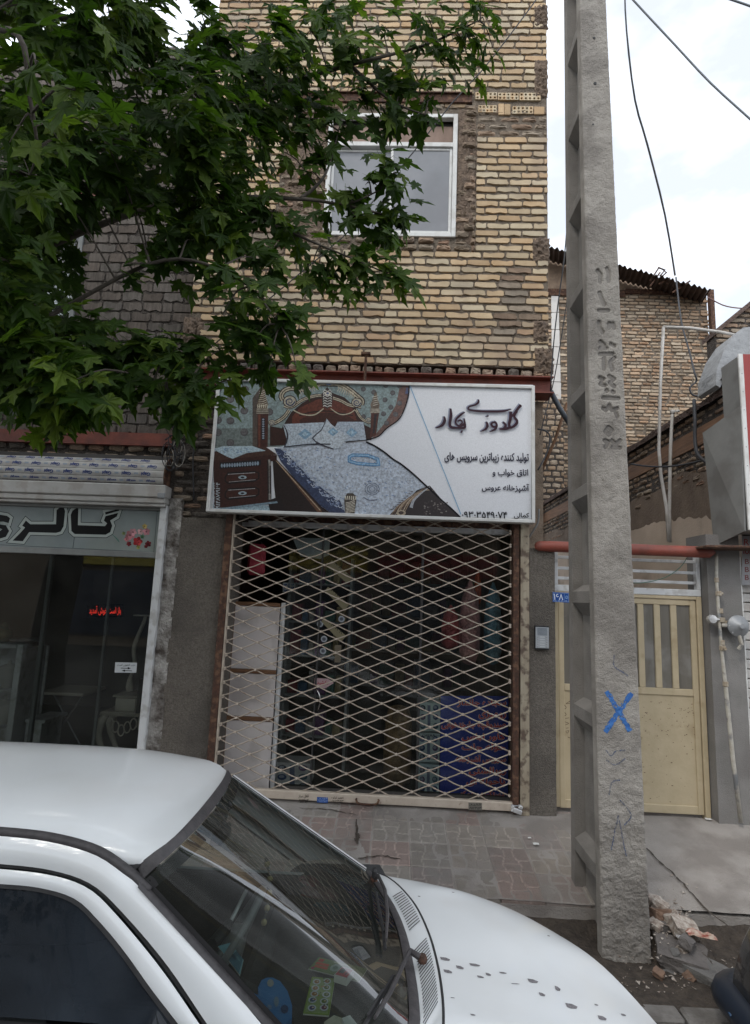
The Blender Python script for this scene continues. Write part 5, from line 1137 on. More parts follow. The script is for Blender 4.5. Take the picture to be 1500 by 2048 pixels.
# intercom
ic = thing('intercom', P(1083, 1298, -.06), 'aluminium intercom panel with speaker slots and ten buttons on the grey pier', 'intercom')
a = P(1070, 1251, -.08); c = P(1098, 1300, -.08)
b = MB(); b.bbox((a.x, -.085, c.z), (c.x, -.04, a.z), .004); b.build('housing', black_m, ic)
b = MB(); b.bbox((a.x + .003, -.090, c.z + .014), (c.x - .003, -.0855, a.z - .012), .001); b.build('face_plate', mat('brushed_alu', (.36, .38, .40), (.30, .32, .34), 20, .35), ic)
H_ = a.z - c.z; W_ = c.x - a.x
b = MB()
for i in range(7): z = a.z - .022 - i * H_ * .045; b.box((a.x + W_ * .15, -.0915, z - .0022), (c.x - W_ * .15, -.0902, z + .0012))
b.build('speaker_slot', mat('blue_dark', (.04, .07, .10), None, 4, .5), ic)
for i in range(5):
    z = a.z - H_ * (.47 + .1 * i)
    for xx in (a.x + W_ * .18, c.x - W_ * .18): b = MB(); b.lathe([(.006, 0), (.006, -.004), (.003, -.006)], (xx, -.0905, z), 8, 'Y'); b.build('button', MATS['bright_steel'], ic)
    b = MB(); b.box((a.x + W_ * .32, -.0915, z - .006), (c.x - W_ * .32, -.0902, z + .005)); b.build('name_card', mat('pale_card%d' % i, (.45, .47, .48), None, 4, .4), ic)
# red pipe / canopy roller
rp_ = thing('red_awning_pipe', P(1255, 1100, -.02), 'thick red painted pipe running across above the yard door', 'pipe')
a = P(1078, 1092, -.06); c = P(1425, 1105, -.06); b = MB(); dv = (c - a)
b.tube([a - dv * .025, a - dv * .02, a, a + dv * .05, a + dv * .052, a + dv * .94, a + dv * .98, c, c + dv * .015], [.012, .03, .046, .048, .050, .052, .05, .03, .01], 20); b.build('pipe_body', mat('red_paint', (.30, .075, .05), (.24, .065, .045), 6, .5, .2, 40, c3=(.16, .06, .045), c3f=.5, c3s=7), rp_, auto=40)
# right pier
rpr = thing('grey_pier', P(1455, 1640, .02), 'tall grey cement rendered pier carrying the gas pipe at the right', 'pier')
x0 = dx1 + .008; x1 = XZ(1489, 1350, .0)[0]
b = MB(); ztp = XZ(1440, 1070, .0)[1]; rgrid(b, x0, x1, -.05, ztp, -.02, .006, 44, back=.35); b.build('rendered_face', plaster_c, rpr, auto=60)
# gas riser with meter
gm_ = mat('old_white_pipe', (.44, .42, .37), (.34, .31, .26), 18, .6, .4, 70, c3=(.10, .12, .15), c3f=.7, c3s=9)
gas = thing('gas_pipe', P(1480, 1645, -.08), 'vertical white and rust flecked gas pipe with valves on the grey pier', 'pipe')
GP = [(1433, 1108), (1433, 1160), (1438, 1235), (1443, 1300), (1452, 1380), (1466, 1520), (1482, 1645)]
b = MB(); b.tube([P(x, y, -.08) for x, y in GP], [.014, .014, .014, .014, .018, .018, .018], 10); b.build('riser', gm_, gas, smooth=True)
b = MB()
for x, y, r_ in ((1433, 1160, .02), (1437, 1187, .026), (1441, 1222, .022), (1443, 1240, .03), (1444, 1285, .022), (1445, 1296, .028), (1451, 1368, .024)):
    q = P(x, y, -.08); b.lathe([(r_ * .8, -.022), (r_, -.018), (r_, .018), (r_ * .8, .022)], q, 8)
q = P(1443, 1245, -.08); b.tube([q, q + Vector((.06, 0, 0))], .018, 8); q2 = P(1437, 1187, -.08); b.tube([q2, q2 + Vector((.035, -.01, .0))], .012, 8); q3_ = P(1445, 1297, -.08); b.tube([q3_, q3_ + Vector((.0, -.05, 0))], .012, 8)
b.build('fitting', mat('brown_brass', (.26, .20, .13), (.36, .32, .26), 30, .5), gas)
q = P(1423, 1238, -.10); rg = thing('gas_regulator', q, 'small round silver gas regulator cap left of the gas pipe', 'regulator'); b = MB(); b.lathe([(.01, -.03), (.035, -.028), (.038, 0), (.03, .03)], q, 16, 'Y'); b.tube([q, q + Vector((.07, .01, 0))], .012, 8); b.build('cap', MATS['bright_steel'], rg, smooth=False)
q = P(1477, 1252, -.12); mt_ = thing('gas_meter', q, 'round grey gas regulator drum to the right of the gas pipe', 'meter')
b = MB(); b.lathe([(.02, .05), (.07, .045), (.092, .02), (.095, -.0), (.075, -.02), (.04, -.035), (.02, -.06), (.0, -.06)], q, 24, 'Y'); b.build('drum', steel_m, mt_, auto=40)
b = MB(); b.tube([q + Vector((-.13, .03, .0)), q + Vector((-.05, .01, 0))], .018, 8); b.tube([q + Vector((0, 0, -.08)), q + Vector((.02, .0, -.16)), q + Vector((.0, .02, -.2))], .016, 8); b.build('pipe_stub', gm_, mt_)
for i in range(8): a_ = i * math.pi / 4; b = MB(); b.lathe([(.006, 0), (.006, -.012)], q + Vector((.084 * math.cos(a_), -.0, .084 * math.sin(a_))), 6, 'Y'); b.build('bolt', MATS['bright_steel'], mt_)
# right shop: shutter strips, sign box, red sign
rs = thing('roller_shutter', P(1497, 1560, .05), 'pale grey slatted roller shutter at the right edge', 'shutter')
xs = XZ(1487, 1350, .05)[0]
for i in range(26):
    z = .02 + i * .085; b = MB(); b.bbox((xs - .03, .06, z), (xs + 1.6, .085, z + .078), .008); b.build('slat', slat_m, rs)
b = MB(); b.bbox((xs - .045, -.01, 0), (xs + .0, .06, 2.3), .004); b.build('guide', alu_m, rs)
sbx = thing('sign_box', P(1450, 1080, -.2), 'grey sheet metal end of a sign box fixed above the grey pier', 'sign box')
qs = [P(1405, 866, .05), P(1480, 812, -.35), P(1489, 1062, -.35), P(1428, 1092, .05)]
gsm = mat('grey_sheet', (.20, .20, .19), (.165, .165, .158), 3, .6, .2, 20, c3=(.12, .11, .10), c3f=.5, c3s=3)
b = MB(); b.prism(qs, (.02, .01, 0)); b.build('end_sheet', gsm, sbx); b = MB(); b.box((qs[1].x + .03, -.345, qs[2].z + .02), (qs[1].x + .05, -.24, qs[1].z + .45)); b.build('side_sheet', gsm, sbx)
rsg = thing('red_shop_sign', P(1495, 1060, -.36), 'edge of a red shop sign with a white riveted frame at the far right', 'sign')
yq = -.36; a = P(1486, 760, yq); c = P(1494, 1060, yq); xa_ = (a.x + c.x) / 2
b = MB(); b.bbox((xa_ - .005, yq, c.z), (xa_ + .035, yq + .02, a.z + .25), .003); b.bbox((xa_ + .036, yq, c.z), (xa_ + 2.2, yq + .3, c.z + .03), .003); b.build('frame', alu_m, rsg)
b = MB(); b.box((xa_ + .037, yq + .008, c.z + .03), (xa_ + 2.2, yq + .019, a.z + .25)); b.build('face', mat('red_sign_face', (.32, .03, .025), (.27, .03, .025), 2, .4), rsg)
b = MB(); b.box((xa_ + .01, yq + .021, c.z + .035), (xa_ + 2.2, yq + .3, a.z + .24)); b.build('box_body', gsm, rsg)
b = MB()
for k in range(9): b.lathe([(.004, 0), (.004, -.003)], (xa_ + .015, yq, c.z + .06 + k * .17), 6, 'Y')
b.build('rivet', steel_m, rsg)
b = MB(); b.bbox((qs[3].x - .25, -.30, qs[3].z - .03), (xa_ + 2.2, .0, qs[3].z - .008), .004, Matrix.Rotation(R(-1), 3, 'Y')); b.build('canopy_edge', rust_m, rsg)
ps = thing('small_price_sign', P(1494, 1100, -.0), 'sliver of a white notice board with red letters at the far right edge', 'sign')
d = Draw(0, 0, 1, -.02); d.poly([(1484, 1072), (1520, 1072), (1520, 1170), (1484, 1170)], (150, 150, 152)); d.text('R', 1488, 1078, 1498, 1090, (150, 60, 56), fa=False); d.text('los', 1487, 1096, 1504, 1108, (150, 60, 56), fa=False)
for k in range(3): d.text('B', 1490, 1118 + k * 16, 1498, 1128 + k * 16, (120, 70, 70), fa=False)
d.mb.build('printed_sheet', print_m, ps)
# corrugated tin hood and canvas at the upper right
hd = thing('tin_hood', P(1460, 780, .3), 'grey canvas covered hood above the right sign box', 'hood')
pts = [P(1432, 770, .3), P(1433, 742, .3), P(1448, 700, .3), P(1470, 668, .3), P(1486, 655, .3), P(1520, 652, .3), P(1520, 715, .3), P(1470, 722, .3), P(1452, 752, .3), P(1440, 775, .3)]
b = MB(); b.prism(pts, (0, .35, 0)); b.build('canvas_sheet', mat('grey_canvas', (.36, .37, .38), (.28, .29, .30), 5, .8, .5, 14, dist=.04), hd)
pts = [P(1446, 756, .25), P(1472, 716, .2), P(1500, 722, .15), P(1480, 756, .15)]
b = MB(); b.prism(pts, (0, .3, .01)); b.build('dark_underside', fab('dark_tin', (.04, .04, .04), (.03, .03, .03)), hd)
b = MB(); a = P(1473, 722, .1); c = P(1486, 812, .1); b.bbox((a.x, .08, c.z - .9), (a.x + .06, .14, a.z), .004); b.bbox((a.x + .07, .02, c.z - .9), (a.x + 1.4, .6, a.z + .0), .004); b.build('grey_upstand', plaster_c, hd)
# ================================================================ yard wall (right, perpendicular)
yw = thing('yard_wall', (3.35, 1, 0), 'old brick yard wall receding behind the door, plastered at the bottom', 'wall')
tp = P(1469, 767, .2); wX = tp.x; wz = tp.z
Wm = Matrix.Translation((wX, 0, 0)) @ Matrix.Rotation(-math.pi / 2, 4, 'Z')      # wall space x -> -Y ; front -> -X
zbe = PX(1340, 1045, wX).z; zmud = PX(1340, 975, wX).z; zbm0, zbm1 = PX(1330, 925, wX).z, PX(1330, 893, wX).z
def fy(x, z, a, c):
    if z < zmud - .1: return None
    if zbm0 < z + .02 and z - .02 < zbm1: return None
    return dict(rough=1, mat=random.choice((brick_grey, brick_rough, brick_grey)), yo=random.uniform(-.02, .01))
YB = courses(-7.8, -.18, zmud - .2, wz - .05, .21, .058, .014, .02, fy, seed=41)
b = MB(); rows = []
for j in range(60):
    z = -.1 + (wz - .08 + .1) * j / 59; rows.append([(wX + .012 - .01 * nz3(y_ * .1, z, 1, 4), .18 + y_ * .05, z) for y_ in range(153)])
b.grid(rows); b.box((wX + .03, .18, -.1), (wX + .25, 7.8, wz - .02)); b.build('wall_core', mortar_nb, yw)
emit_bricks(yw, YB, Wm, limit=300)
# plaster areas: lower pink-beige render and brown mud coat
b = MB(); rows = []
for j in range(40):
    rows.append([(wX - .006 - .006 * nz3(k * .05, j * .06, 2, 5), .19 + k * .05, -.05 + (zmud + .05 + .12 * nz3(k * .05, 0, 3, 1.3) + .05) * j / 39) for k in range(152)])
b.grid(rows); b.build('mud_coat', mat('mud_plaster', (.22, .17, .13), (.15, .115, .09), 3, .95, .8, 40), yw, smooth=True)
b = MB(); rows = []
for j in range(50):
    rows.append([(wX - .020 - .004 * nz3(k * .05, j * .05, 7, 5), .19 + k * .05, -.05 + (zbe + .05 + .12 * nz3(k * .05, 0, 9, 1.3) + .05 * nz3(k * .05, 0, 4, 9)) * j / 49) for k in range(152)])
b.grid(rows); b.build('smooth_render', mat('beige_render', (.60, .50, .41), (.50, .41, .33), 2, .9, .4, 60, c3=(.17, .13, .10), c3f=.6, c3s=1.3), yw, smooth=True)
b = MB()
b2_ = MB(); b2_.box((wX - .004, .3, zbm0), (wX + .03, 7.6, zbm1)); b2_.build('wooden_lintel', mat('brown_beam', (.25, .14, .08), (.16, .09, .055), 5, .8, .5, 30, stretch=(4, .5, 8)), yw)
rows = []
for k in range(60):
    y_ = .18 + k * .13; h = wz + .03 * nz3(y_, 2, 0, 2)
    rows.append([(wX - .05 - .02 * nz3(y_, 0, 0, 5), y_, wz - .07), (wX - .06 - .02 * nz3(y_, 1, 0, 5), y_, h), (wX + .12, y_, h + .03), (wX + .28, y_, wz - .07)])
b.grid(rows); b.build('mortar_cap', mat('dark_cap', (.09, .06, .05), (.14, .10, .085), 8, .95, 1, 30, dist=.03), yw)
# yard floor
b = MB(); b.box((1.1, .06, -.3), (wX, 8.2, -.02)); b.build('yard_floor', cem, kind='structure')
# ================================================================ far building across the yard
FY = 7.8
fb = thing('far_brick_building', (3, FY, 3), 'far buff brick building with a rusty corrugated eave beyond the yard', 'building')
A = lambda px, py: XZ(px, py, FY)
fx1 = A(1420, 700)[0]; fx0 = A(1040, 700)[0]; fz1 = A(1300, 580)[1]
fzb = -.1
brick_f = mat('far_buff_brick', (.47, .36, .24), (.36, .265, .175), 6, .92, .6, 60, rnd=.3, sat=1)
FB = courses(fx0, fx1, 2.6, fz1 - .12, .228, .06, .016, .026, lambda x, z, a, c: (None if (A(1105, 700)[0] < x < A(1122, 700)[0] and A(1100, 790)[1] < z < A(1100, 600)[1]) else dict(rough=1 if random.random() < .6 else 0, mat=brick_f, sh=1.05, yo=random.uniform(-.02, .01), sw=.98)), seed=51)
b = MB(); b.box((fx0, FY + .02, fzb), (fx1 - .01, FY + .3, fz1 - .02)); b.box((fx1 - .3, FY + .3, fzb), (fx1, FY + 6, fz1 - .1)); b.box((fx0, FY + .3, fzb), (fx0 + .3, FY + 6, fz1 - .1)); b.build('wall', mortar_m, fb)
emit_bricks(fb, FB, Matrix.Translation((0, FY, 0)))
b = MB(); zz0, zz1 = A(1110, 800)[1], A(1110, 592)[1]
for k in range(6): b.bbox((A(1103, 700)[0], FY - .02, zz0 + (zz1 - zz0) * k / 6 + .005), (A(1121 - k * .6, 700)[0], FY + .02, zz0 + (zz1 - zz0) * (k + 1) / 6 - .005), .01)
b.build('white_plaster_strip', mat('white_plaster', (.66, .64, .61), (.58, .56, .53), 4, .8), fb)
b = MB(); b.box((fx0, FY - .04, A(1115, 592)[1]), (A(1250, 592)[0], FY + .0, A(1115, 579)[1])); b.box((A(1250, 592)[0] + .01, FY - .04, fz1 - .12), (fx1, FY, fz1 - .0)); b.build('steel_tie', rust_m, fb)
b = MB(); xx = A(1416, 700)[0]
for (y0, y1) in ((576, 770),): b.box((fx1 + .0, FY - .12, A(1430, 790)[1] - 1), (fx1 + .10, FY - .0, A(1420, 584)[1])); 
b.build('steel_post', rust_m, fb)
# corrugated eave
ev0, ev1 = P(1060, 482, FY - .75), P(1422, 580, FY - .75); wv0, wv1 = P(1060, 512, FY + .02), P(1405, 606, FY + .02)
b = MB(); n = 240; r0, r1 = [], []
for i in range(n + 1):
    t = i / n; s = math.sin(t * n * .9) * .03; o1, o2 = ev0.lerp(ev1, t), wv0.lerp(wv1, t); r0.append(o1 + Vector((0, .06 * nz3(t * 30, 0, 0), s + .04 * nz3(t * 9, 1, 0)))); r1.append(o2 + Vector((0, 0, s)))
b.grid([r0, r1]); b.build('corrugated_eave', mat('rusty_tin', (.085, .06, .05), (.05, .038, .034), 6, .6, .3, 40, metal=.3), fb, smooth=False, thick=.006)
b = MB(); b.prism([(fx0, FY + .04, fz1 - .018), (fx1, FY + .04, fz1 - .018), (fx1, FY + .04, wv1.z - .05), (fx0, FY + .04, wv0.z + .3)], (0, .25, 0)); b.build('gable_fill', brick_grey, fb)
b = MB()
for pp in (((1300, 562), (1318, 535), (1333, 545), (1316, 560)), ((1316, 535), (1330, 540), (1320, 552)), ((1318, 568), (1340, 556), (1334, 568)), ((1345, 585), (1380, 562)), ((1300, 573), (1320, 545))):
    b.tube([P(x, y, FY - .6) for x, y in pp], .02, 6)
b.build('bent_rafter', rust_m, fb)
# rough stone-patched wall beside it
rw = thing('patched_stone_wall', P(1100, 960, 7.5), 'pale patched stone and brick wall seen between the shop sign and the pole', 'wall')
SX0, SX1 = XZ(1050, 900, 7.5)[0], XZ(1128, 900, 7.5)[0]; sz_0, sz_1 = 2.0, XZ(1100, 800, 7.5)[1]
mr_ = mat('pale_rubble', (.40, .31, .22), (.29, .215, .15), 7, .95, .8, 40, rnd=.2)
RB = courses(SX0, SX1, sz_0, sz_1, .19, .12, .015, .015, lambda x, z, a, c: dict(rough=1, mat=mr_, sh=random.uniform(.8, 1.1), tilt=random.uniform(-.1, .1)), seed=61)
b = MB(); b.box((SX0, 7.52, -.1), (SX1, 7.75, sz_1)); b.build('wall_core', mortar_nb, rw); emit_bricks(rw, RB, Matrix.Translation((0, 7.5, 0)), name='stone', limit=200)
# right background building
rbk = thing('right_brick_building', P(1480, 700, 4), 'buff brick gable rising behind the grey hood at the right edge', 'building')
gx0 = XZ(1434, 700, 3.)[0]; gzt0 = P(1434, 664, 3.).z; gz1_ = P(1500, 608, 3.).z
slope_ = (gz1_ - gzt0) / (P(1500, 608, 3.).x - gx0)
FB2 = courses(gx0, gx0 + 2.5, 3.0, gzt0 + 1.6, .225, .06, .014, .024, lambda x, z, a, c: dict(mat=brick_grey, rough=1 if random.random() < .3 else 0) if z < gzt0 + (x - gx0) * slope_ - .05 else None, seed=71)
b = MB(); b.prism([(gx0, 3.02, 2.8), (gx0 + 2.5, 3.02, 2.8), (gx0 + 2.5, 3.02, gzt0 + 2.5 * slope_), (gx0, 3.02, gzt0)], (0, .25, 0)); b.build('wall', mortar_nb, rbk)
b = MB(); b.prism([(gx0 - .02, 2.96, gzt0 - .05), (gx0 + 2.5, 2.96, gzt0 + 2.5 * slope_ - .05), (gx0 + 2.5, 2.96, gzt0 + 2.5 * slope_ + .03), (gx0 - .02, 2.96, gzt0 + .03)], (0, .4, 0)); b.build('coping', MATS['dark_cap'], rbk)
emit_bricks(rbk, FB2, Matrix.Translation((0, 3., 0)), limit=200)
# white plumbing pipes
wp = mat('white_pvc', (.56, .53, .49), (.46, .43, .39), 6, .4, c3=(.30, .27, .22), c3f=.5, c3s=7)
def pipe(name, label, pts, r, m, cat='pipe', Y=None, smooth=0, sag=0, group=None):
    q = [P(x, y, Y if Y is not None else yy) for (x, y, *r_) in pts for yy in [r_[0] if r_ else 0]]
    if smooth: q = catmull(q, smooth)
    b = MB(); b.tube(q, r, 7); o = b.build(name, m, smooth=True); tag(o, label, cat, group); return o
py_ = P(1320, 1080, 1.2)
def onwall(px, py, off=.05): return PX(px, py, wX - off)
b = MB(); b.tube([P(1337, 1083, .6), P(1333, 1015, .6), P(1322, 950, .6), P(1318, 900, .6), P(1321, 760, .6), P(1327, 654, .6)], .016, 8); b.tube([P(1327, 654, .6), P(1380, 656, .6), P(1440, 664, .6), P(1470, 670, .6)], .016, 8); tag(b.build('white_water_pipe', wp, smooth=True), 'tall white pipe rising above the yard and turning right at its top', 'pipe')
b = MB(); b.tube([P(1340, 1085, .8), P(1339, 1020, .8), P(1341, 900, .8), P(1345, 824, .8), P(1358, 822, .8)], .017, 8); b.lathe([(.024, -.02), (.026, 0), (.024, .02)], P(1345, 824, .8), 10); tag(b.build('white_water_pipe', wp, smooth=True), 'shorter white pipe with an elbow ending at the yard wall top', 'pipe')
bp = pipe('black_waste_pipe', 'short dark plastic pipe leaning from the corner of the shop beam', [(1101, 782, .1), (1120, 818, .14), (1142, 852, .18)], .026, mat('dark_pvc', (.055, .065, .08), (.08, .09, .10), 7, .4))
pipe('wooden_prop', 'thin wooden stick propped behind the black waste pipe', [(1134, 806, .3), (1110, 880, .3), (1074, 962, .3)], .016, wd, 'stick')
# electric wires
wm_ = mat('cable', (.025, .027, .03), (.04, .04, .045), 20, .6)
wg_ = mat('grey_cable', (.17, .19, .21), (.21, .23, .25), 20, .5)
pipe('overhead_wire', 'dark wire running down behind the concrete pole to the shop corner', [(1136, 430, -.3), (1128, 520, -.3), (1117, 600, -.2), (1107, 690, -.1), (1101, 782, -.05)], .006, wm_, 'wire', smooth=3)
pipe('overhead_wire', 'second thin dark wire close to the pole, right of the first', [(1140, 560, -.2), (1125, 660, -.1), (1108, 760, .0), (1090, 830, .0), (1080, 870, .0)], .005, wm_, 'wire', smooth=3)
pipe('overhead_wire', 'thin grey wire hanging from the top of the picture to the tin roof', [(1249, -40, .5), (1253, 60, .8), (1270, 200, 1.5), (1295, 290, 2.2), (1330, 430, 3.5), (1350, 550, 5)], [.009, .009, .010, .010, .012, .012, .013, .014, .014, .015, .015, .016, .016, .017, .017, .018], wg_, 'wire', smooth=3)
pipe('overhead_wire', 'dark wire falling over the far brick wall onto the yard wall', [(1352, 555, 5), (1362, 640, 4), (1378, 700, 3.5), (1389, 745, 3), (1393, 762, 3), (1380, 775, 3), (1385, 790, 3), (1403, 792, 3)], .014, wm_, 'wire', smooth=3)
pipe('overhead_wire', 'grey cable crossing the sky from top centre down to the right edge', [(1250, -20, -1), (1268, 2, -1), (1350, 90, -1), (1420, 165, -1), (1500, 238, -1), (1580, 310, -1)], .008, wg_, 'wire', smooth=3)
pipe('overhead_wire', 'grey cable cutting across the top right corner of the sky', [(1380, -30, -1), (1450, -5, -1), (1505, 14, -1), (1560, 36, -1)], .009, wg_, 'wire', smooth=3)
pipe('overhead_wire', 'thin pinkish wire sagging from the eave corner to the right edge', [(1415, 594, 3), (1445, 610, 3), (1475, 616, 3), (1520, 618, 3)], .009, mat('pink_cable', (.20, .11, .10), None, 9, .5), 'wire', smooth=3)
pipe('facade_cable', 'black cable strung diagonally across the upper facade and window', [(1072, 0, -.6), (1020, 70, -.55), (965, 140, -.5), (905, 205, -.45), (830, 300, -.35), (740, 410, -.3), (690, 470, -.25), (560, 580, -.2), (400, 712, -.15)], .006, wm_, 'wire', smooth=2)
pipe('yard_cable', 'black cable crossing the yard wall below the brick top', [(1262, 928, .5), (1300, 933, .5), (1350, 932, .5), (1400, 922, .5), (1415, 920, .3)], .009, wm_, 'wire', smooth=3)
pipe('drop_cable', 'thick black cable hanging down the yard wall top', [(1388, 800, .6), (1390, 840, .5), (1390, 880, .5), (1396, 910, .4), (1418, 928, .3)], .018, wm_, 'wire', smooth=3)
pipe('transom_wire', 'thin green wire drooping across the transom bars', [(1376, 1112, .0), (1360, 1135, .0), (1330, 1155, .0), (1290, 1165, .0), (1265, 1166, .0)], .0035, mat('green_cable', (.05, .14, .10), None, 9, .5), 'wire', smooth=4)
pipe('sign_cable', 'bundle of black cable sagging beside the right edge of the sign', [(1075, 858, -.1), (1092, 862, -.1), (1100, 875, -.1), (1094, 905, -.08), (1076, 940, -.1)], .008, wm_, 'wire', smooth=4)
pipe('sign_conduit', 'grey curved conduit below the right corner of the sign', [(1078, 1018, -.08), (1076, 1045, -.06), (1066, 1062, -.05), (1058, 1075, -.04)], .009, MATS['grey_sheet'], 'conduit', smooth=4)
# tangled cable bundle by the shutter end
tb = thing('cable_bundle', P(350, 905, -.05), 'tangled bundle of black and pale cables beside the end of the roller shutter', 'cables')
rr = random.Random(12)
for i in range(12):
    c0x, c0y = 345 + rr.uniform(-12, 14), 905 + rr.uniform(-16, 18); r_ = rr.uniform(10, 26)
    b = MB(); b.tube([P(c0x + r_ * .55 * math.cos(a), c0y + r_ * math.sin(a) * 1.1 + rr.uniform(-2, 2), -.06 - rr.uniform(0, .1)) for a in [k * .45 + i for k in range(13)]], .0045, 5); b.build('cable_loop', wm_ if i < 9 else mat('pale_cable%d' % i, (.24, .22, .19), None, 9, .5), tb, smooth=True)
for i in range(7):
    b = MB(); x0_, y0_ = 350 + rr.uniform(-8, 8), 890; b.tube(catmull([P(x0_, y0_, -.06), P(x0_ + rr.uniform(-20, 30), 870 - rr.uniform(0, 20), -.1), P(x0_ + rr.uniform(-30, 40), 850 - rr.uniform(-10, 20), -.1), P(x0_ + rr.uniform(-10, 50), 880, -.02)], 4), .004, 5); b.build('cable_end', wm_, tb, smooth=True)
for q in (((395, 780), (392, 850), (386, 920), (388, 1000)), ((330, 880), (345, 870), (380, 850), (390, 800))):
    pipe('wall_cable', 'dark cable running ' + ('down the wall left of the bed sign' if q[0][0] == 395 else 'from the bundle up along the dirty bricks'), [(x, y, -.02) for x, y in q], .007, wm_, 'wire', smooth=3)
# ================================================================ concrete pole
POLY = -1.46; PZB = -.36
pol = thing('concrete_pole', (1.52, -1.2, PZB), 'tall tapering concrete power pole with recessed side panels and a blue painted X', 'pole')
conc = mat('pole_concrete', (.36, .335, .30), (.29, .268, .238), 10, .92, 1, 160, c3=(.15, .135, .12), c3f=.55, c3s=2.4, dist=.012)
conc_s = mat('pole_shaded_concrete', (.215, .20, .182), (.175, .163, .148), 7, .92, .6, 110, c3=(.10, .09, .08), c3f=.5, c3s=3)  # darker copy of the front concrete: side shade painted into the colour
pa, pb = P(1205, 1912, POLY), P(1303, 1912, POLY); ta, tb_ = P(1160, 0, POLY), P(1212, 0, POLY)
H0, H1 = pa.z, ta.z; HT = H1 + 2.2
def xl(z): return pa.x + (ta.x - pa.x) * (z - H0) / (H1 - H0)
def xr_(z): return pb.x + (tb_.x - pb.x) * (z - H0) / (H1 - H0)
# carved marks: polylines in full-image px, depth 9 mm
marks = []
def mk(z, *pts, w=3.4):
    marks.append(([(1180 + (x) / 3.4136, 500 + y / 3.4136) for x, y in [(a - 273, b_) for a, b_ in pts]], w))
Z7 = lambda *p: [(1100 + x / 3.4136, 500 + y / 3.4136) for x, y in p]
for p in (((325, 140), (345, 165), (345, 215)), ((390, 125), (402, 160), (402, 210)), ((340, 290), (352, 330), (372, 372)), ((335, 412), (400, 412)), ((335, 490), (340, 530), (360, 562)), ((405, 500), (405, 530), (430, 500), (440, 530)), ((345, 625), (370, 650), (345, 672), (385, 670)), ((415, 640), (440, 655)), ((345, 710), (430, 708)), ((370, 735), (370, 810)), ((440, 735), (412, 765), (425, 815)), ((340, 870), (365, 880), (345, 915), (375, 925)), ((405, 860), (440, 880), (410, 905), (440, 930)), ((385, 955), (390, 962)), ((430, 965), (435, 972)), ((365, 1008), (470, 1014)), ((365, 1080), (385, 1095), (405, 1060), (425, 1095), (460, 1080)), ((450, 1110), (460, 1135)), ((400, 1210), (425, 1230), (405, 1260), (380, 1240), (400, 1210)), ((375, 1300), (400, 1310), (380, 1345)), ((425, 1300), (450, 1330), (480, 1300)), ((430, 1345), (480, 1350))):
    marks.append((Z7(*p), 3.2))
segs = []
for pts, w_ in marks:
    q = [P(x, y, POLY) for x, y in pts]
    for a, c in zip(q[:-1], q[1:]): segs.append((a.x, a.z, c.x, c.z, w_ * .0036 * 1.3))
segs = np.array(segs)
nu = 58; zs_ = np.arange(PZB - .1, HT, .0058); u = np.linspace(0, 1, nu)
Zg, Ug = np.meshgrid(zs_, u, indexing='ij'); Xg = np.vectorize(xl)(Zg) * (1 - Ug) + np.vectorize(xr_)(Zg) * Ug
def nse(X, Z, s, o):
    return np.array([noise.noise(Vector((x * s + o, z * s, o * 1.7))) for x, z in zip(X.ravel(), Z.ravel())]).reshape(X.shape)
dep = .0035 * nse(Xg, Zg, 26, 1) + .0024 * nse(Xg, Zg, 75, 4) + .0016 * nse(Xg, Zg, 150, 6) + .004 * nse(Xg, Zg, 7, 9)
low_ = np.clip((.9 - Zg) / 1.0, 0, 1); dep = dep * (1.2 + 1.3 * low_)
m_ = (Zg > segs[:, [1, 3]].min() - .05) & (Zg < segs[:, [1, 3]].max() + .05)
Xs, Zs = Xg[m_], Zg[m_]; cv = np.zeros_like(Xs)
for x0_, z0_, x1_, z1_, r_ in segs:
    dx_, dz_ = x1_ - x0_, z1_ - z0_; t = np.clip(((Xs - x0_) * dx_ + (Zs - z0_) * dz_) / (dx_ * dx_ + dz_ * dz_ + 1e-9), 0, 1); dd = np.hypot(Xs - x0_ - t * dx_, Zs - z0_ - t * dz_)
    cv = np.maximum(cv, np.clip((1.1 - dd / r_) * 2.2, 0, 1))
dep[m_] += .020 * cv
edge = np.minimum(Ug, 1 - Ug); dep += .006 * np.clip(1 - edge / .05, 0, 1) ** 2
b = MB(); FT = .085
rows = [[(Xg[i, j], POLY + dep[i, j], Zg[i, j]) for j in range(nu)] for i in range(len(zs_))]
b.grid(rows); b.grid([[r_[0] for r_ in rows], [(r_[0][0] , POLY + FT, r_[0][2]) for r_ in rows]]); b.grid([[r_[-1] for r_ in rows], [(r_[-1][0], POLY + FT, r_[-1][2]) for r_ in rows]])
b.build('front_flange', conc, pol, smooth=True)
# depth profile: back flange, recessed web, cross ribs
def depth(z): return .60 - .19 * (z - H0) / (H1 - H0)
b = MB(); rec = .075
def quadbox(b, z0, z1, y0f, y1f, ins):
    v = []
    for z in (z0, z1):
        y0_, y1_ = y0f(z), y1f(z)
        v += [(xl(z) + ins, y0_, z), (xr_(z) - ins, y0_, z), (xr_(z) - ins, y1_, z), (xl(z) + ins, y1_, z)]
    b.add(v, [(0, 1, 2, 3), (7, 6, 5, 4), (0, 4, 5, 1), (1, 5, 6, 2), (2, 6, 7, 3), (3, 7, 4, 0)])
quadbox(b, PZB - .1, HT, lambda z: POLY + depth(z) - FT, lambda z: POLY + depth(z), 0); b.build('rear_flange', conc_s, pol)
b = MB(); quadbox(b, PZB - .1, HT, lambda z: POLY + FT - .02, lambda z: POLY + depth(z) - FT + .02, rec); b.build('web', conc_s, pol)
b = MB(); quadbox(b, PZB - .1, HT, lambda z: POLY + .012, lambda z: POLY + FT - .001, .001); b.build('flange_core', conc_s, pol)
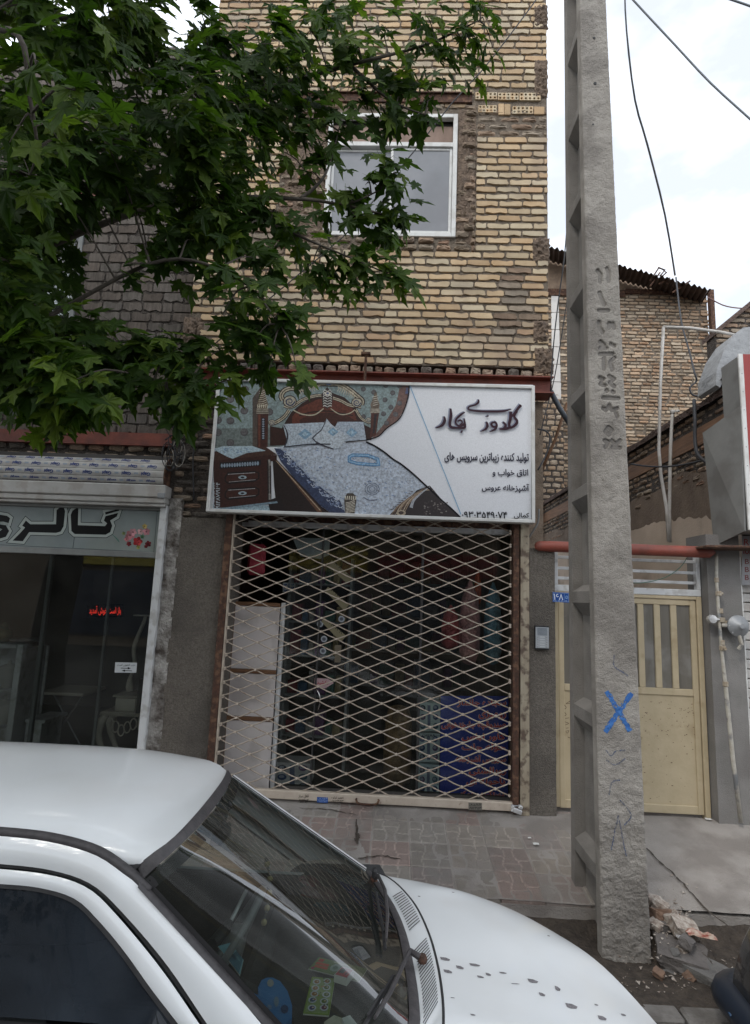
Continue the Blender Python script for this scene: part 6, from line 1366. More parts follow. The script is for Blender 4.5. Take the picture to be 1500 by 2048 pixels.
for py in (1760, 1450, 1197, 975, 765, 555, 370, 200, 45, -110, -260):
    z = P(1190, py, POLY).z; b = MB()
    for side, fx, sg in ((0, xl, 1), (1, xr_, -1)):
        y0_, y1_ = POLY + FT + .001, POLY + depth(z) - FT - .001; x_ = fx(z)
        v = [(x_ + sg * .001, y0_, z + .05), (x_ + sg * .001, y1_, z + .05), (x_ + sg * rec, y1_, z + .10), (x_ + sg * rec, y0_, z + .10), (x_ + sg * .001, y0_, z - .03), (x_ + sg * .001, y1_, z - .03), (x_ + sg * rec, y1_, z - .12), (x_ + sg * rec, y0_, z - .12)]
        b.add(v, [(0, 1, 2, 3), (4, 7, 6, 5), (0, 4, 5, 1), (1, 5, 6, 2), (2, 6, 7, 3), (3, 7, 4, 0)])
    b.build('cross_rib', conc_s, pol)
b = MB(); zb9 = H0
for (px, py, r_) in ((1188, 76, 3.), (1190, 167, 3.5), (1186, 249, 2)):
    q = P(px, py, POLY - .002); b.lathe([(r_ * .0034, -.003), (r_ * .0034, .004)], q, 8, 'Y')
b.build('bolt_hole', black_m, pol)
# painted marks follow the rough face
def paint(strokes, wd_, name, m, soft=0):
    b = MB(); rr = random.Random(5)
    for pts in strokes:
        q = [P(x, y, POLY) for x, y in pts]; q = catmull(q, 14) if len(q) > 2 else [q[0].lerp(q[1], t / 24) for t in range(25)]
        for i in range(len(q) - 1):
            a, c = q[i], q[i + 1]; dv = (c - a).normalized(); nn = Vector((-dv.z, 0, dv.x)); K = 7
            for k in range(K):
                if rr.random() < .10 + soft + (.35 if k in (0, K - 1) else 0): continue
                w0, w1 = wd_ * (k / K - .5), wd_ * ((k + 1) / K - .5); vs = []
                for p_, w__ in ((a, w0), (a, w1), (c, w1), (c, w0)):
                    v = p_ + nn * w__ ; iz = int(np.clip((v.z - zs_[0]) / .0058, 0, len(zs_) - 2)); ju = int(np.clip((v.x - xl(v.z)) / (xr_(v.z) - xl(v.z)) * (nu - 1), 0, nu - 2))
                    vs.append((v.x, POLY + dep[iz:iz + 2, ju:ju + 2].min() - .0012, v.z))
                b.add(vs, [(0, 1, 2, 3)])
    b.build(name, m, pol)
blue = mat('blue_spray', (.025, .10, .33), (.04, .15, .38), 60, .7)
paint([((1213, 1382), (1260, 1462)), ((1263, 1386), (1210, 1464))], .034, 'painted_cross', blue)
fade = mat('faded_blue', (.05, .08, .17), (.12, .13, .17), 60, .9)
for st, wd9, sf in ((((1212, 1500), (1222, 1512), (1232, 1502), (1250, 1500)), .010, .4), (((1213, 1520), (1230, 1530), (1250, 1516)), .010, .4), (((1228, 1310), (1228, 1332), (1248, 1346), (1256, 1352)), .009, .3), (((1236, 1630), (1222, 1700)), .009, .3), (((1238, 1640), (1252, 1712)), .009, .3), (((1240, 1600), (1262, 1630), (1248, 1650)), .009, .3), (((1218, 1590), (1224, 1565), (1240, 1560)), .009, .3)):
    paint([st], wd9, 'faded_scrawl', fade, sf)
# ================================================================ white car at the kerb
CYC = -2.76
car = thing('parked_car', (-.9, CYC, ROADZ), 'white hatchback parked at the kerb, its bonnet specked with dark paint chips', 'car')
paintm = mat('white_car_paint', (.70, .725, .735), (.69, .715, .725), 1.0, .28, 0, coat=.7, c3=(.56, .55, .52), c3f=.15, c3s=3)
rub = mat('weathered_rubber', (.040, .038, .040), (.065, .06, .062), 30, .55, .2, 90)
cz = lambda zl: zl + ROADZ
sn = Vector((0, 1, -.34)); sp0 = Vector((0, CYC - .46, cz(1.31)))
def SN(px, py, off=0.): return PN(px, py, sp0 + Vector((0, -off, 0)), sn)
def mir(p): return Vector((p.x, 2 * (CYC + .04) - p.y, p.z))
def res(pts, n):
    pts = [Vector(p) for p in pts]; L_ = [0]
    for a, c in zip(pts[:-1], pts[1:]): L_.append(L_[-1] + (c - a).length)
    return [Vector([float(np.interp(t, L_, [p[k] for p in pts])) for k in range(3)]) for t in np.linspace(0, L_[-1], n)]
def sres(pts, n): return res(catmull([Vector(p) for p in pts], 8), n)
# near side curves, traced on the tumblehome plane of the car's flank
rail_t = [SN(*p) for p in ((0, 1672), (100, 1684), (190, 1710), (250, 1750), (275, 1770), (350, 1845), (430, 1935), (520, 2045), (600, 2135))]
gap_t = [SN(*p) for p in ((0, 1728), (100, 1740), (180, 1767), (240, 1820), (330, 1925), (412, 2045), (480, 2140))]
gap_b = [SN(*p) for p in ((0, 1738), (100, 1750), (175, 1776), (233, 1830), (320, 1935), (400, 2050), (465, 2142))]
win_t = [SN(*p) for p in ((0, 1768), (80, 1776), (150, 1798), (200, 1845), (250, 1905), (300, 1975), (350, 2040), (420, 2130))]
win_b = [SN(*p) for p in ((0, 1776), (80, 1784), (146, 1806), (194, 1852), (243, 1912), (293, 1982), (343, 2048), (412, 2138))]
def back(curve, n=8):
    """continue the curve rearwards, gently falling, to the rear pillar"""
    p = curve[0]; return [Vector((p.x - t * 1.35, p.y + .02 * t * t, p.z - .08 * t ** 2.2)) for t in np.linspace(1, 1 / n, n)]
rail_t, gap_t, gap_b, win_t, win_b = [sres(back(c) + c, 70) for c in (rail_t, gap_t, gap_b, win_t, win_b)]
ditch_o = [p + Vector((0, .030, .004)) for p in rail_t[:-18]]
fr_edge = [PZ(273, 1735, cz(1.245)), PZ(300, 1712, cz(1.29)), PZ(347, 1677, cz(1.325)), PZ(400, 1620, cz(1.345)), PZ(437, 1573, cz(1.33)), PZ(450, 1552, cz(1.31)), PZ(453, 1542, cz(1.295))]
far_e = [PZ(453, 1542, cz(1.295)), PZ(430, 1525, cz(1.32)), PZ(380, 1513, cz(1.335)), PZ(270, 1498, cz(1.35)), PZ(0, 1484, cz(1.36))]
fe = far_e[-1]; far_e += [Vector((fe.x - .5 * t, fe.y, fe.z - .02 * t)) for t in (1, 2)]
# roof: rows run back from the front edge
nr = 26; nearline = sres([ditch_o[-1]] + ditch_o[::-1][1:], 40)
i0 = min(range(len(nearline)), key=lambda i: abs(nearline[i].x - fr_edge[0].x)); nearline = sres([fr_edge[0]] + nearline[i0 + 1:], 40); farline = sres(far_e, 40)
fr = sres(fr_edge, nr); rows = []
xend = -2.62
for k in range(40):
    t = k / 39; row = []
    for j in range(nr):
        v = j / (nr - 1)
        def at_x(line, x):
            return Vector([float(np.interp(-x, [-p.x for p in line], [p[q] for p in line])) for q in range(3)])
        x0_ = fr[j].x; x = x0_ + (xend - x0_) * (t ** 1.25)
        a, c = at_x(nearline, x), at_x(farline, x)
        base = a.lerp(c, v); crown = .055 * (1 - (2 * v - 1) ** 4) ** 1.0
        f0 = at_x(nearline, x0_).lerp(at_x(farline, x0_), v); d0 = fr[j] - Vector((fr[j].x, f0.y, f0.z + .055 * (1 - (2 * v - 1) ** 4)))
        w_ = math.exp(-((x0_ - x) / .22)); row.append(Vector((x, base.y + d0.y * w_, base.z + crown + d0.z * w_)))
    rows.append(row)
rrows = rows; b = MB(); b.grid(rows); roofo = b.build('roof', paintm, car, smooth=True)
def ribbon(A, B, name, m, lift=0., par=car, bulge=0., n=5, mirror=True):
    for mm in (False, True) if mirror else (False,):
        rr_ = []
        for k in range(n):
            t = k / (n - 1); rr_.append([(a.lerp(c, t) + Vector((0, -bulge * math.sin(math.pi * t), bulge * .5 * math.sin(math.pi * t))) + Vector((0, -lift, 0))) for a, c in zip(A, B)])
        if mm: rr_ = [[mir(p) for p in r_] for r_ in rr_]
        b = MB(); b.grid(rr_); b.build(name, m, par, smooth=True)
ribbon(rail_t, gap_t, 'door_surround', paintm, bulge=.010)
ribbon(gap_t, gap_b, 'door_gap_seal', black_m, lift=-.012)
ribbon(gap_b, win_t, 'door_frame', paintm, bulge=.005)
ribbon(win_t, win_b, 'window_seal', black_m, lift=.002)
# ditch moulding on both sides
for mm in (0, 1):
    b = MB(); q = [p + Vector((0, .016, .006)) for p in rail_t[:-18]]
    if mm: q = [mir(p) for p in q]
    b.tube(q, .0165, 8); b.build('roof_moulding', rub, car, smooth=True)
# windscreen
seal_o = fr; sw_ = [p + (Vector((.028, 0, -.010))) for p in sres([PZ(283, 1763, cz(1.205)), PZ(310, 1738, cz(1.25)), PZ(350, 1702, cz(1.29)), PZ(400, 1652, cz(1.315)), PZ(440, 1602, cz(1.305)), PZ(458, 1570, cz(1.28)), PZ(463, 1553, cz(1.265))], nr)]
sg = sres([PZ(283, 1763, cz(1.215)), PZ(310, 1738, cz(1.258)), PZ(350, 1702, cz(1.295)), PZ(400, 1652, cz(1.32)), PZ(440, 1602, cz(1.31)), PZ(458, 1570, cz(1.29)), PZ(463, 1553, cz(1.275))], nr)
bn0 = SN(600, 2135, .0)
base = sres([bn0 + Vector((.02, .03, -.005)), Vector((.05, CYC - .66, cz(.86))), PZ(816, 2048, cz(.905)), PZ(817, 2000, cz(.905)), PZ(812, 1950, cz(.905)), PZ(800, 1880, cz(.90)), PZ(788, 1840, cz(.895)), PZ(772, 1804, cz(.885)), PZ(752, 1772, cz(.875)), PZ(732, 1742, cz(.86))], nr)
rows = []
for k in range(24):
    t = k / 23; row = []
    for j in range(nr):
        v = j / (nr - 1); p = sg[j].lerp(base[j], t); bl = .014 * math.sin(math.pi * t) * math.sin(math.pi * v)
        row.append(p + Vector((bl * .5, 0, bl)))
    rows.append(row)
b = MB(); b.grid(rows); ws_m = glassmat('windscreen_glass', (.44, .49, .47), dirt=.05, mixf=.0, fm=.33, dcol=(.25, .25, .22)); wso = b.build('windscreen', ws_m, car, smooth=True)
wsrows = rows
def strip(A, B, name, m, lift=.004, n=4, th=0):
    b = MB(); b.grid([[a.lerp(c, k / (n - 1)) + Vector((0, 0, lift + .006 * math.sin(math.pi * k / (n - 1)))) for a, c in zip(A, B)] for k in range(n)]); return b.build(name, m, car, smooth=True, thick=th)
strip(fr, sg, 'windscreen_seal', rub)
# dark printed band inside the glass top, and along the pillars
bd = [sg[j].lerp(base[j], .055) + Vector((0, 0, -.006)) for j in range(nr)]; strip([p + Vector((0, 0, -.006)) for p in sg], bd, 'headlining_edge', black_m, 0)
for j in (0, -1):
    o_ = [wsrows[k][j] for k in range(24)]; i_ = [wsrows[k][1 if j == 0 else -2].lerp(wsrows[k][j], .2) + Vector((0, 0, -.008)) for k in range(24)]
    pl = [p + Vector((0, (-.028 if j == 0 else .022), -.012)) for p in o_]
    strip(pl, o_, 'windscreen_seal', rub, .006)
    strip(o_, i_, 'pillar_trim', mat('pillar_trim%d' % j, (.03, .03, .032), None, 4, .6), -.006)
# far pillar and door glass
fp = [wsrows[k][-1] for k in range(24)]; 
b = MB(); b.tube([p + Vector((-.01, .035, -.02)) for p in fp], .022, 8); b.build('far_pillar', paintm, car, smooth=True)
# cowl: black seal strip, white panel with slots
b2 = [p + Vector((.035, 0, -.012)) for p in base]; strip(base, b2, 'lower_seal', rub, .004)
gapc = sres([Vector((.10, CYC - .72, cz(.845))), Vector((.185, CYC - .66, cz(.88))), PZ(884, 2048, cz(.905)), PZ(882, 1990, cz(.905)), PZ(872, 1925, cz(.90)), PZ(855, 1865, cz(.895)), PZ(830, 1812, cz(.885)), PZ(800, 1775, cz(.87)), PZ(775, 1755, cz(.855)), PZ(758, 1748, cz(.84))], nr * 2)
b3 = res(b2, nr * 2)
strip(b3, gapc, 'cowl_panel', paintm, .0, 5)
b = MB()
def slot(u, a0=.16, a1=.84):
    j = u * (nr * 2 - 1); k = int(j); f_ = j - k; A_ = b3[k].lerp(b3[min(k + 1, nr * 2 - 1)], f_); G_ = gapc[k].lerp(gapc[min(k + 1, nr * 2 - 1)], f_); return A_.lerp(G_, a0), A_.lerp(G_, a1)
us = list(np.linspace(.24, .505, 23)) + list(np.linspace(.60, .80, 15))
for u in us:
    a, c = slot(u); a2, c2 = slot(u + .0042); up = Vector((0, 0, .0075)); m1, m2 = a.lerp(c, .5) + up * 1.1, a2.lerp(c2, .5) + up * 1.1
    b.add([a + up, m1, c + up, c2 + up, m2, a2 + up], [(0, 1, 4, 5), (1, 2, 3, 4)])
b.build('vent_slot', black_m, car, kind='stuff')
b = MB(); b.tube([p + Vector((.004, 0, -.001)) for p in gapc], .0045, 6); b.build('bonnet_gap', black_m, car)
# bonnet
hfar = sres([Vector((.02, CYC + .62, cz(.80))), Vector((.20, CYC + .62, cz(.79))), Vector((.50, CYC + .60, cz(.765))), Vector((.80, CYC + .50, cz(.725))), Vector((.98, CYC + .30, cz(.68)))], 30)
hs = [p + Vector((.009, 0, 0)) for p in gapc]; rows = []
nose = sres([Vector((.93, CYC - .80, cz(.58))), Vector((1.05, CYC - .62, cz(.63))), Vector((1.075, CYC - .36, cz(.65))), Vector((1.045, CYC - .12, cz(.66))), Vector((.90, CYC + .05, cz(.755))), Vector((.74, CYC + .205, cz(.79))), Vector((.55, CYC + .345, cz(.812))), Vector((.32, CYC + .415, cz(.826))), Vector((.12, CYC + .44, cz(.835)))], nr * 2); rows = []
for k in range(34):
    t = k / 33; row = []
    for j in range(nr * 2):
        v = j / (nr * 2 - 1); a, c = hs[j], nose[j]; p = a.lerp(c, t)
        zz = a.z + (c.z - a.z) * (.42 * t + .58 * t ** 3.2)
        zz += .014 * math.sin(math.pi * t) * (1 - (2 * v - 1) ** 4) + .007 * math.exp(-((v - .80) / .05) ** 2) * math.sin(math.pi * min(1, t * 1.15)) + .007 * math.exp(-((v - .16) / .05) ** 2) * math.sin(math.pi * t)
        row.append(Vector((p.x, p.y - (.05 * math.sin(math.pi * t) * abs(2 * v - 1) ** 3 if v < .5 else 0), zz)))
    rows.append(row)
b = MB(); b.grid(rows); hood = b.build('bonnet', paintm, car, smooth=True); hrows = rows
# front fascia, flanks, rear: continuous lower body skirt following bonnet and beltline
outl = [r_[-1] for r_ in hrows[::-1]]; nosel = hrows[-1]
far_side = [p for p in outl[::-1]]
def skirt(top, name, outw, zmid=.52, zbot=.20, n=9):
    rows = []
    for k in range(n):
        t = k / (n - 1); row = []
        for p in top:
            o_ = outw(p); row.append(Vector((p.x, p.y, 0)) + o_ * (.055 * math.sin(math.pi * min(1, t * 1.3) * .5)) + Vector((0, 0, p.z + (cz(zbot) - p.z) * t)))
        rows.append(row)
    b = MB(); b.grid(rows); return b.build(name, paintm, car, smooth=True)
skirt([r_[0] for r_ in hrows], 'front_wing', lambda p: Vector((.1, -1, 0)))
skirt(nosel, 'front_panel', lambda p: Vector((.3, .0, 0)))
belt = [Vector((x, CYC - .70 + (.04 if x < -2.2 else 0), cz(.90))) for x in np.linspace(-2.75, .14, 30)]
skirt(belt, 'door_panel', lambda p: Vector((0, -1, 0))); skirt([Vector((x, CYC + .50, cz(.83))) for x in np.linspace(-2.75, -.10, 30)], 'door_panel', lambda p: Vector((0, .1, 0)))
skirt([Vector((-2.75, CYC + y, cz(.92))) for y in np.linspace(-.66, .74, 12)], 'tailgate', lambda p: Vector((-1, 0, 0)))
b = MB(); b.grid([[Vector((-2.62, CYC + y, cz(1.27))) for y in np.linspace(-.45, .53, 8)], [Vector((-2.75, CYC + y, cz(.92))) for y in np.linspace(-.62, .70, 8)]]); b.build('rear_window', glass_m, car)
# side glass on both sides (tinted)
tint = glassmat('tinted_side_glass', (.13, .15, .18), dirt=.3, mixf=.0, fm=.10, dcol=(.05, .062, .078))
clear = glassmat('far_side_glass', (.70, .74, .72), dirt=.03)
for mm in (0, 1):
    lo = [Vector((p.x, CYC - .655, min(cz(.90), p.z - .002))) for p in win_b]
    A_ = [p + Vector((0, .006, 0)) for p in win_b]; n = 6; rr_ = [[a.lerp(c, k / (n - 1)) for a, c in zip(A_, lo)] for k in range(n)]
    if mm: rr_ = [[Vector((p.x, min(mir(p).y, CYC + .52), p.z)) for p in r_] for r_ in rr_]
    b = MB(); b.grid(rr_); b.build('side_window', clear if mm else tint, car, smooth=True)
sb_ = MB(); sb_.tube(catmull([SN(-60, 1889, -.01), SN(60, 1890, -.01), SN(150, 1889, -.01), SN(195, 1882, -.01), SN(226, 1872, -.01)], 5), .0022, 6); sb_.build('window_film_edge', black_m, car)
# bumper, wheels, lights
b = MB(); b.tube(catmull([Vector((.85, CYC - .80, cz(.42))), Vector((1.08, CYC - .72, cz(.42))), Vector((1.10, CYC - .3, cz(.40))), Vector((.98, CYC - .0, cz(.40))), Vector((.70, CYC + .2, cz(.40))), Vector((.40, CYC + .32, cz(.40)))], 6), .09, 10); b.build('front_bumper', mat('grey_bumper', (.05, .05, .052), (.07, .07, .07), 8, .6), car, smooth=True)
for y in (-.56, -.30):
    b = MB(); b.bbox((1.03, CYC + y - .10, cz(.50)), (1.07, CYC + y + .10, cz(.58)), .02); b.build('headlight', mat('lamp_lens%d' % (y > 0), (.5, .5, .5), None, 3, .1), car)
for x in (.50, -1.85):
    for y in (-.64, (.24 if x > 0 else .38)):
        b = MB(); b.lathe([(.16, -.08), (.26, -.085), (.28, -.05), (.28, .05), (.26, .085), (.16, .08)], (x, CYC + y, cz(.28)), 28, 'Y'); wh = b.build('wheel', black_m, car, auto=40)
        b = MB(); b.lathe([(.02, -.05), (.15, -.07), (.165, -.08), (.165, .06), (.02, .05)], (x, CYC + y, cz(.28)), 20, 'Y'); b.build('rim', steel_m, wh, auto=40)
b = MB(); b.box((-2.7, CYC - .66, cz(.18)), (.45, CYC + .36, cz(.24))); b.box((.02, CYC - .62, cz(.25)), (.06, CYC + .42, cz(.80))); b.build('underbody', black_m, car)
# ---------------- inside
trim = mat('dark_trim', (.022, .022, .023), (.032, .032, .034), 20, .8)
b = MB(); b.grid([[Vector((p.x - .03, p.y, p.z - .03)) for p in r_[1:-1]] for r_ in rrows]); b.build('headlining', trim, car, smooth=True)
b = MB(); b.box((-2.6, CYC - .66, cz(.25)), (-.02, CYC + .50, cz(.29))); b.build('carpet', trim, car)
b = MB(); b.box((-2.7, CYC + .455, cz(.29)), (-.16, CYC + .485, cz(.825))); b.build('door_card', trim, car); b = MB(); b.box((-2.7, CYC - .665, cz(.29)), (-.3, CYC - .64, cz(.88))); b.build('door_card', trim, car)
for x in (-1.55,):
    b = MB(); b.bbox((x - .05, CYC + .46, cz(.83)), (x + .05, CYC + .50, cz(1.30)), .01); b.build('door_pillar', trim, car); b = MB(); b.bbox((x - .05, CYC - .60, cz(.89)), (x + .05, CYC - .56, cz(1.27)), .01); b.build('door_pillar', trim, car)
dash_m = mat('grey_dashboard', (.030, .031, .033), (.045, .046, .048), 20, .6, .3, 120)
def onz(px, py, zl): return PZ(px, py, cz(zl))
b = MB(); rows = []
for k in range(14):
    t = k / 13; rows.append([Vector((.08 - .52 * t + (-.12 * abs(y / .66) ** 2), CYC + y, cz(.845 - .02 * t - .10 * max(0, t - .8) * 5 + .018 * math.exp(-((y + .32) / .2) ** 2) * t))) for y in np.linspace(-.64, .60, 20)])
b.grid(rows); b.build('dashboard', dash_m, car, smooth=True)
b = MB(); b.bbox((-.55, CYC - .62, cz(.45)), (-.42, CYC + .58, cz(.72)), .04); b.build('dashboard_face', dash_m, car)
seatm = mat('grey_seat_cloth', (.055, .056, .058), (.085, .086, .088), 60, .95, .5, 160)
for y, l in ((-.33, 'near'), (.36, 'far')):
    b = MB(); rt = Matrix.Rotation(R(-14), 3, 'Y'); b.bbox((-1.46, CYC + y - .24, cz(.45)), (-1.32, CYC + y + .24, cz(1.0)), .05, rt); st = b.build('seat_back', seatm, car)
    b = MB(); b.bbox((-1.58, CYC + y - .14, cz(1.03)), (-1.47, CYC + y + .14, cz(1.20)), .04, rt); b.build('headrest', seatm, st)
    b = MB(); b.bbox((-1.35, CYC + y - .25, cz(.40)), (-.82, CYC + y + .25, cz(.52)), .05); b.build('seat_cushion', seatm, car)
b = MB(); b.bbox((-2.35, CYC - .58, cz(.40)), (-1.9, CYC + .58, cz(.52)), .05); b.bbox((-2.45, CYC - .58, cz(.5)), (-2.3, CYC + .58, cz(.95)), .05, Matrix.Rotation(R(-14), 3, 'Y')); b.build('rear_seat', seatm, car)
# steering wheel on the camera side with lock bar
swc = Vector((-.56, CYC - .20, cz(.90))); ax = Vector((-.85, 0, .53)).normalized(); u_ = Vector((0, 1, 0)); v_ = ax.cross(u_)
b = MB(); b.tube([swc + (u_ * math.cos(a) + v_ * math.sin(a)) * .185 for a in [k * math.pi / 16 for k in range(33)]], .014, 8, caps=False)
for a in (.3, 2.84, -1.57): b.tube([swc - ax * .03, swc + (u_ * math.cos(a) + v_ * math.sin(a)) * .18], .016, 8)
b.lathe([(.02, -.03), (.06, -.02), (.06, .02), (.02, .03)], swc - ax * .02, 12, 'X'); b.build('steering_wheel', mat('wheel_leather', (.13, .13, .135), (.18, .18, .185), 30, .35), car, smooth=True)
b = MB(); a, c = onz(492, 1782, .98), onz(458, 1850, .93); c2 = onz(424, 1890, .93); b.tube([a, c], .008, 8); b.build('steering_lock_rod', MATS['bright_steel'], car, smooth=True); b = MB(); b.tube([c, c2], .022, 8); b.build('steering_lock_body', black_m, car)
# mirror and hanging chain
mc = onz(436, 1668, 1.17)
b = MB(); rows = []; 
b.lathe([(.0, -.012), (.8, -.01), (1, 0), (.9, .03), (.4, .045), (0, .05)], (0, 0, 0), 22, 'X'); b.v = [(mc.x + v[0], mc.y + v[1] * .105, mc.z + v[2] * .032 + v[1] * .0) for v in b.v]; mi = b.build('rear_view_mirror', mat('mirror_shell', (.018, .018, .02), None, 4, .35), car, smooth=True)
tpc = wsrows[1][nr // 2]; b = MB(); b.tube([mc + Vector((.01, .0, .02)), Vector((tpc.x - .02, mc.y + .01, tpc.z - .03)), Vector((tpc.x, mc.y + .02, tpc.z - .01))], .016, 8); b.build('mirror_stalk', black_m, mi)
ch = thing('hanging_beads', onz(533, 1760, 1.0), 'string of dark glass beads hanging from the mirror inside the windscreen', 'beads')
bead = mat('glass_bead', (.10, .09, .07), (.02, .02, .03), 60, .08, coat=1)
top = mc + Vector((.02, .06, -.02)); p0_ = onz(532, 1718, 1.10); p1_ = onz(540, 1758, 1.04); p2_ = onz(537, 1800, .99); p3_ = onz(528, 1845, .95)
pth = catmull([p0_, p1_, p2_, p3_], 6); b = MB(); b.tube([mc] + pth, .0016, 5); b.build('string', mat('gold_string', (.25, .19, .08), None, 9, .5), ch)
for i, p in enumerate(pth):
    r_ = (.006, .009, .012, .007)[i % 4]; b = MB(); b.lathe([(r_ * math.sin(a), -r_ * math.cos(a)) for a in np.linspace(.05, 3.09, 8)], p, 10); b.build('bead', bead if i % 4 != 2 else mat('amber_bead%d' % i, (.35, .28, .14), None, 9, .15), ch, smooth=True)
# things lying on the dashboard
DZ_ = .865
def flat(name, label, cat, px, zl, th, m, draw=None):
    q = [onz(x, y, zl) for x, y in px]; t = thing(name, q[0], label, cat); b = MB(); b.prism(q, (0, 0, -th)); b.build(name + '_body', m, t); return t, q
def prn(t, q, items, lift=.0012):
    """flat print on the quad q (TL,TR,BR,BL) in unit coordinates"""
    b = MB(); b.col = (1, 1, 1)
    for k, (pts, c) in enumerate(items):
        b.col = srgb(*c)[:3]; v = [(q[0].lerp(q[1], x)).lerp(q[3].lerp(q[2], x), y) + Vector((0, 0, lift + .0002 * k)) for x, y in pts]; b.add(v, [tuple(range(len(v)))])
    b.build('printed_face', print_m, t)
def disc(x, y, rx, ry=None, n=9): ry = ry or rx; return [(x + rx * math.cos(a), y + ry * math.sin(a)) for a in [2 * math.pi * i / n for i in range(n)]]
white_card = mat('paper', (.55, .54, .5), None, 4, .6)
rr = random.Random(8)
t, q = flat('sticker_sheet', 'green and white printed sticker sheet lying on the dashboard', 'leaflet', ((624, 1954), (670, 1958), (658, 2032), (606, 2028)), .885, .003, white_card)
it = [([(0, 0), (1, 0), (1, 1), (0, 1)], (120, 142, 66))] + [([(.06, .04), (.94, .04), (.94, .96), (.06, .96)], (140, 156, 104))]
for i in range(5):
    for j in range(2):
        cx_, cy_ = .28 + .44 * j + rr.uniform(-.05, .05), .12 + .19 * i + rr.uniform(-.02, .02); it.append((disc(cx_, cy_, .17, .085), (180, 186, 192))); it.append((disc(cx_, cy_, .11, .055), rr.choice(((78, 70, 110), (150, 104, 66), (70, 84, 120), (96, 110, 60), (110, 60, 84))))); it.append((disc(cx_ + .03, cy_ - .01, .04, .02), (190, 170, 150)))
for i in range(14): it.append((disc(rr.uniform(.08, .92), rr.uniform(.05, .95), .035, .02, 6), rr.choice(((86, 100, 40), (176, 120, 70), (60, 60, 96)))))
prn(t, q, it)
t, q = flat('green_leaflet', 'green leaflet with red blocks lying under the matchbox on the dashboard', 'leaflet', ((638, 1915), (735, 1938), (718, 1964), (617, 1938)), .885, .002, white_card)
it = [([(0, 0), (1, 0), (1, 1), (0, 1)], (104, 122, 78)), ([(.04, .08), (.14, .08), (.14, .3), (.04, .3)], (176, 60, 50)), ([(.04, .36), (.30, .36), (.30, .55), (.04, .55)], (186, 78, 56)), ([(.06, .6), (.32, .6), (.32, .78), (.06, .78)], (186, 84, 60)), (disc(.06, .88, .035, .09), (160, 50, 90)), (disc(.44, .5, .10, .3), (140, 156, 146)), (disc(.44, .5, .05, .15), (100, 120, 110)), ([(.34, .1), (.7, .14), (.7, .2), (.34, .16)], (160, 168, 140))]
prn(t, q, it)
t, q = flat('matchbox', 'red topped box of matches standing on the green leaflet', 'box', ((684, 1934), (708, 1940), (694, 1958), (668, 1950)), .91, .022, white_card)
prn(t, q, [([(0, 0), (1, 0), (1, 1), (0, 1)], (164, 150, 150)), ([(.06, .07), (.94, .07), (.94, .93), (.06, .93)], (160, 44, 46)), ([(.14, .14), (.52, .14), (.5, .66), (.12, .66)], (70, 76, 76)), ([(.6, .5), (.86, .4), (.7, .8)], (110, 30, 34))])
t = thing('blue_air_freshener', onz(545, 2000, .88), 'oval blue plastic fish shaped pad on the near end of the dashboard', 'air freshener')
blp = mat('blue_plastic', (.025, .14, .36), (.035, .17, .40), 9, .45, .2, 60)
pts = [onz(x, y, .885) for x, y in ((545, 1955), (560, 1962), (575, 1982), (584, 2010), (584, 2035), (570, 2048), (550, 2044), (532, 2022), (520, 2005), (504, 1990), (507, 1986), (517, 1990), (516, 1975), (523, 1960), (534, 1955))]
b = MB(); b.prism(pts, (0, 0, -.018)); b.build('pad', blp, t)
b = MB(); b.col = srgb(150, 160, 160)[:3]
for (x, y, w_, h_, c) in ((541, 1966, 7, 8, (150, 150, 150)), (553, 2003, 5, 11, (110, 130, 150)), (569, 2018, 8, 9, (30, 60, 100)), (539, 2014, 5, 5, (110, 130, 160))):
    b.col = srgb(*c)[:3]; b.add([onz(x + w_ * math.cos(a), y + h_ * math.sin(a), .8875) for a in [k * .785 for k in range(8)]], [tuple(range(8))])
b.build('pad_print', print_m, t)
t, q = flat('blue_picture_card', 'pale blue picture card standing at the foot of the near windscreen pillar', 'card', ((436, 1893), (460, 1886), (487, 1920), (480, 1951)), .93, .003, white_card)
prn(t, q, [([(0, 0), (1, 0), (1, 1), (0, 1)], (116, 160, 172)), ([(.0, .45), (1, .5), (1, .95), (0, .95)], (64, 104, 122)), (disc(.5, .55, .12, .16), (50, 80, 96)), (disc(.7, .75, .1, .12), (90, 130, 140))])
t, q = flat('paper_tissues', 'crumpled cream paper tissue at the bottom of the windscreen', 'tissue', ((648, 2044), (668, 2030), (684, 2036), (700, 2050), (720, 2075), (650, 2080)), .89, .02, mat('tissue', (.42, .41, .33), (.34, .33, .27), 20, .9, 1, 20, dist=.03))
t, q = flat('folded_napkin', 'folded white napkin beside the cream tissue on the dashboard', 'napkin', ((684, 2036), (700, 2030), (716, 2050), (730, 2080), (705, 2080)), .90, .01, mat('napkin', (.5, .52, .52), None, 20, .9))
# wipers
def wiper(pv, pts_arm, pts_blade, name):
    b = MB(); b.tube(pts_arm, [.012] + [.011] * (len(pts_arm) - 2) + [.007], 6, flat=.7); w_ = b.build(name, rub, car, smooth=False)
    b = MB(); b.tube(pts_blade, .0065, 6); b.tube([p + Vector((0, 0, .012)) for p in pts_blade[1:-1]], .004, 5); b.build('wiper_blade', black_m, w_)
    b = MB(); b.lathe([(.016, -.01), (.018, 0), (.012, .014), (.006, .016)], pv, 10); b.build('wiper_pivot', rust_m, w_)
def wsz(x, y, lift=.02):
    # point on the windscreen surface (its own plane) under a pixel
    a_, b_, c_ = wsrows[4][4], wsrows[20][nr // 2], wsrows[4][-5]; n_ = (b_ - a_).cross(c_ - a_).normalized(); n_ = n_ if n_.z > 0 else -n_
    return PN(x, y, b_ + n_ * (.012 + lift), n_)
pv = onz(845, 1918, .93)
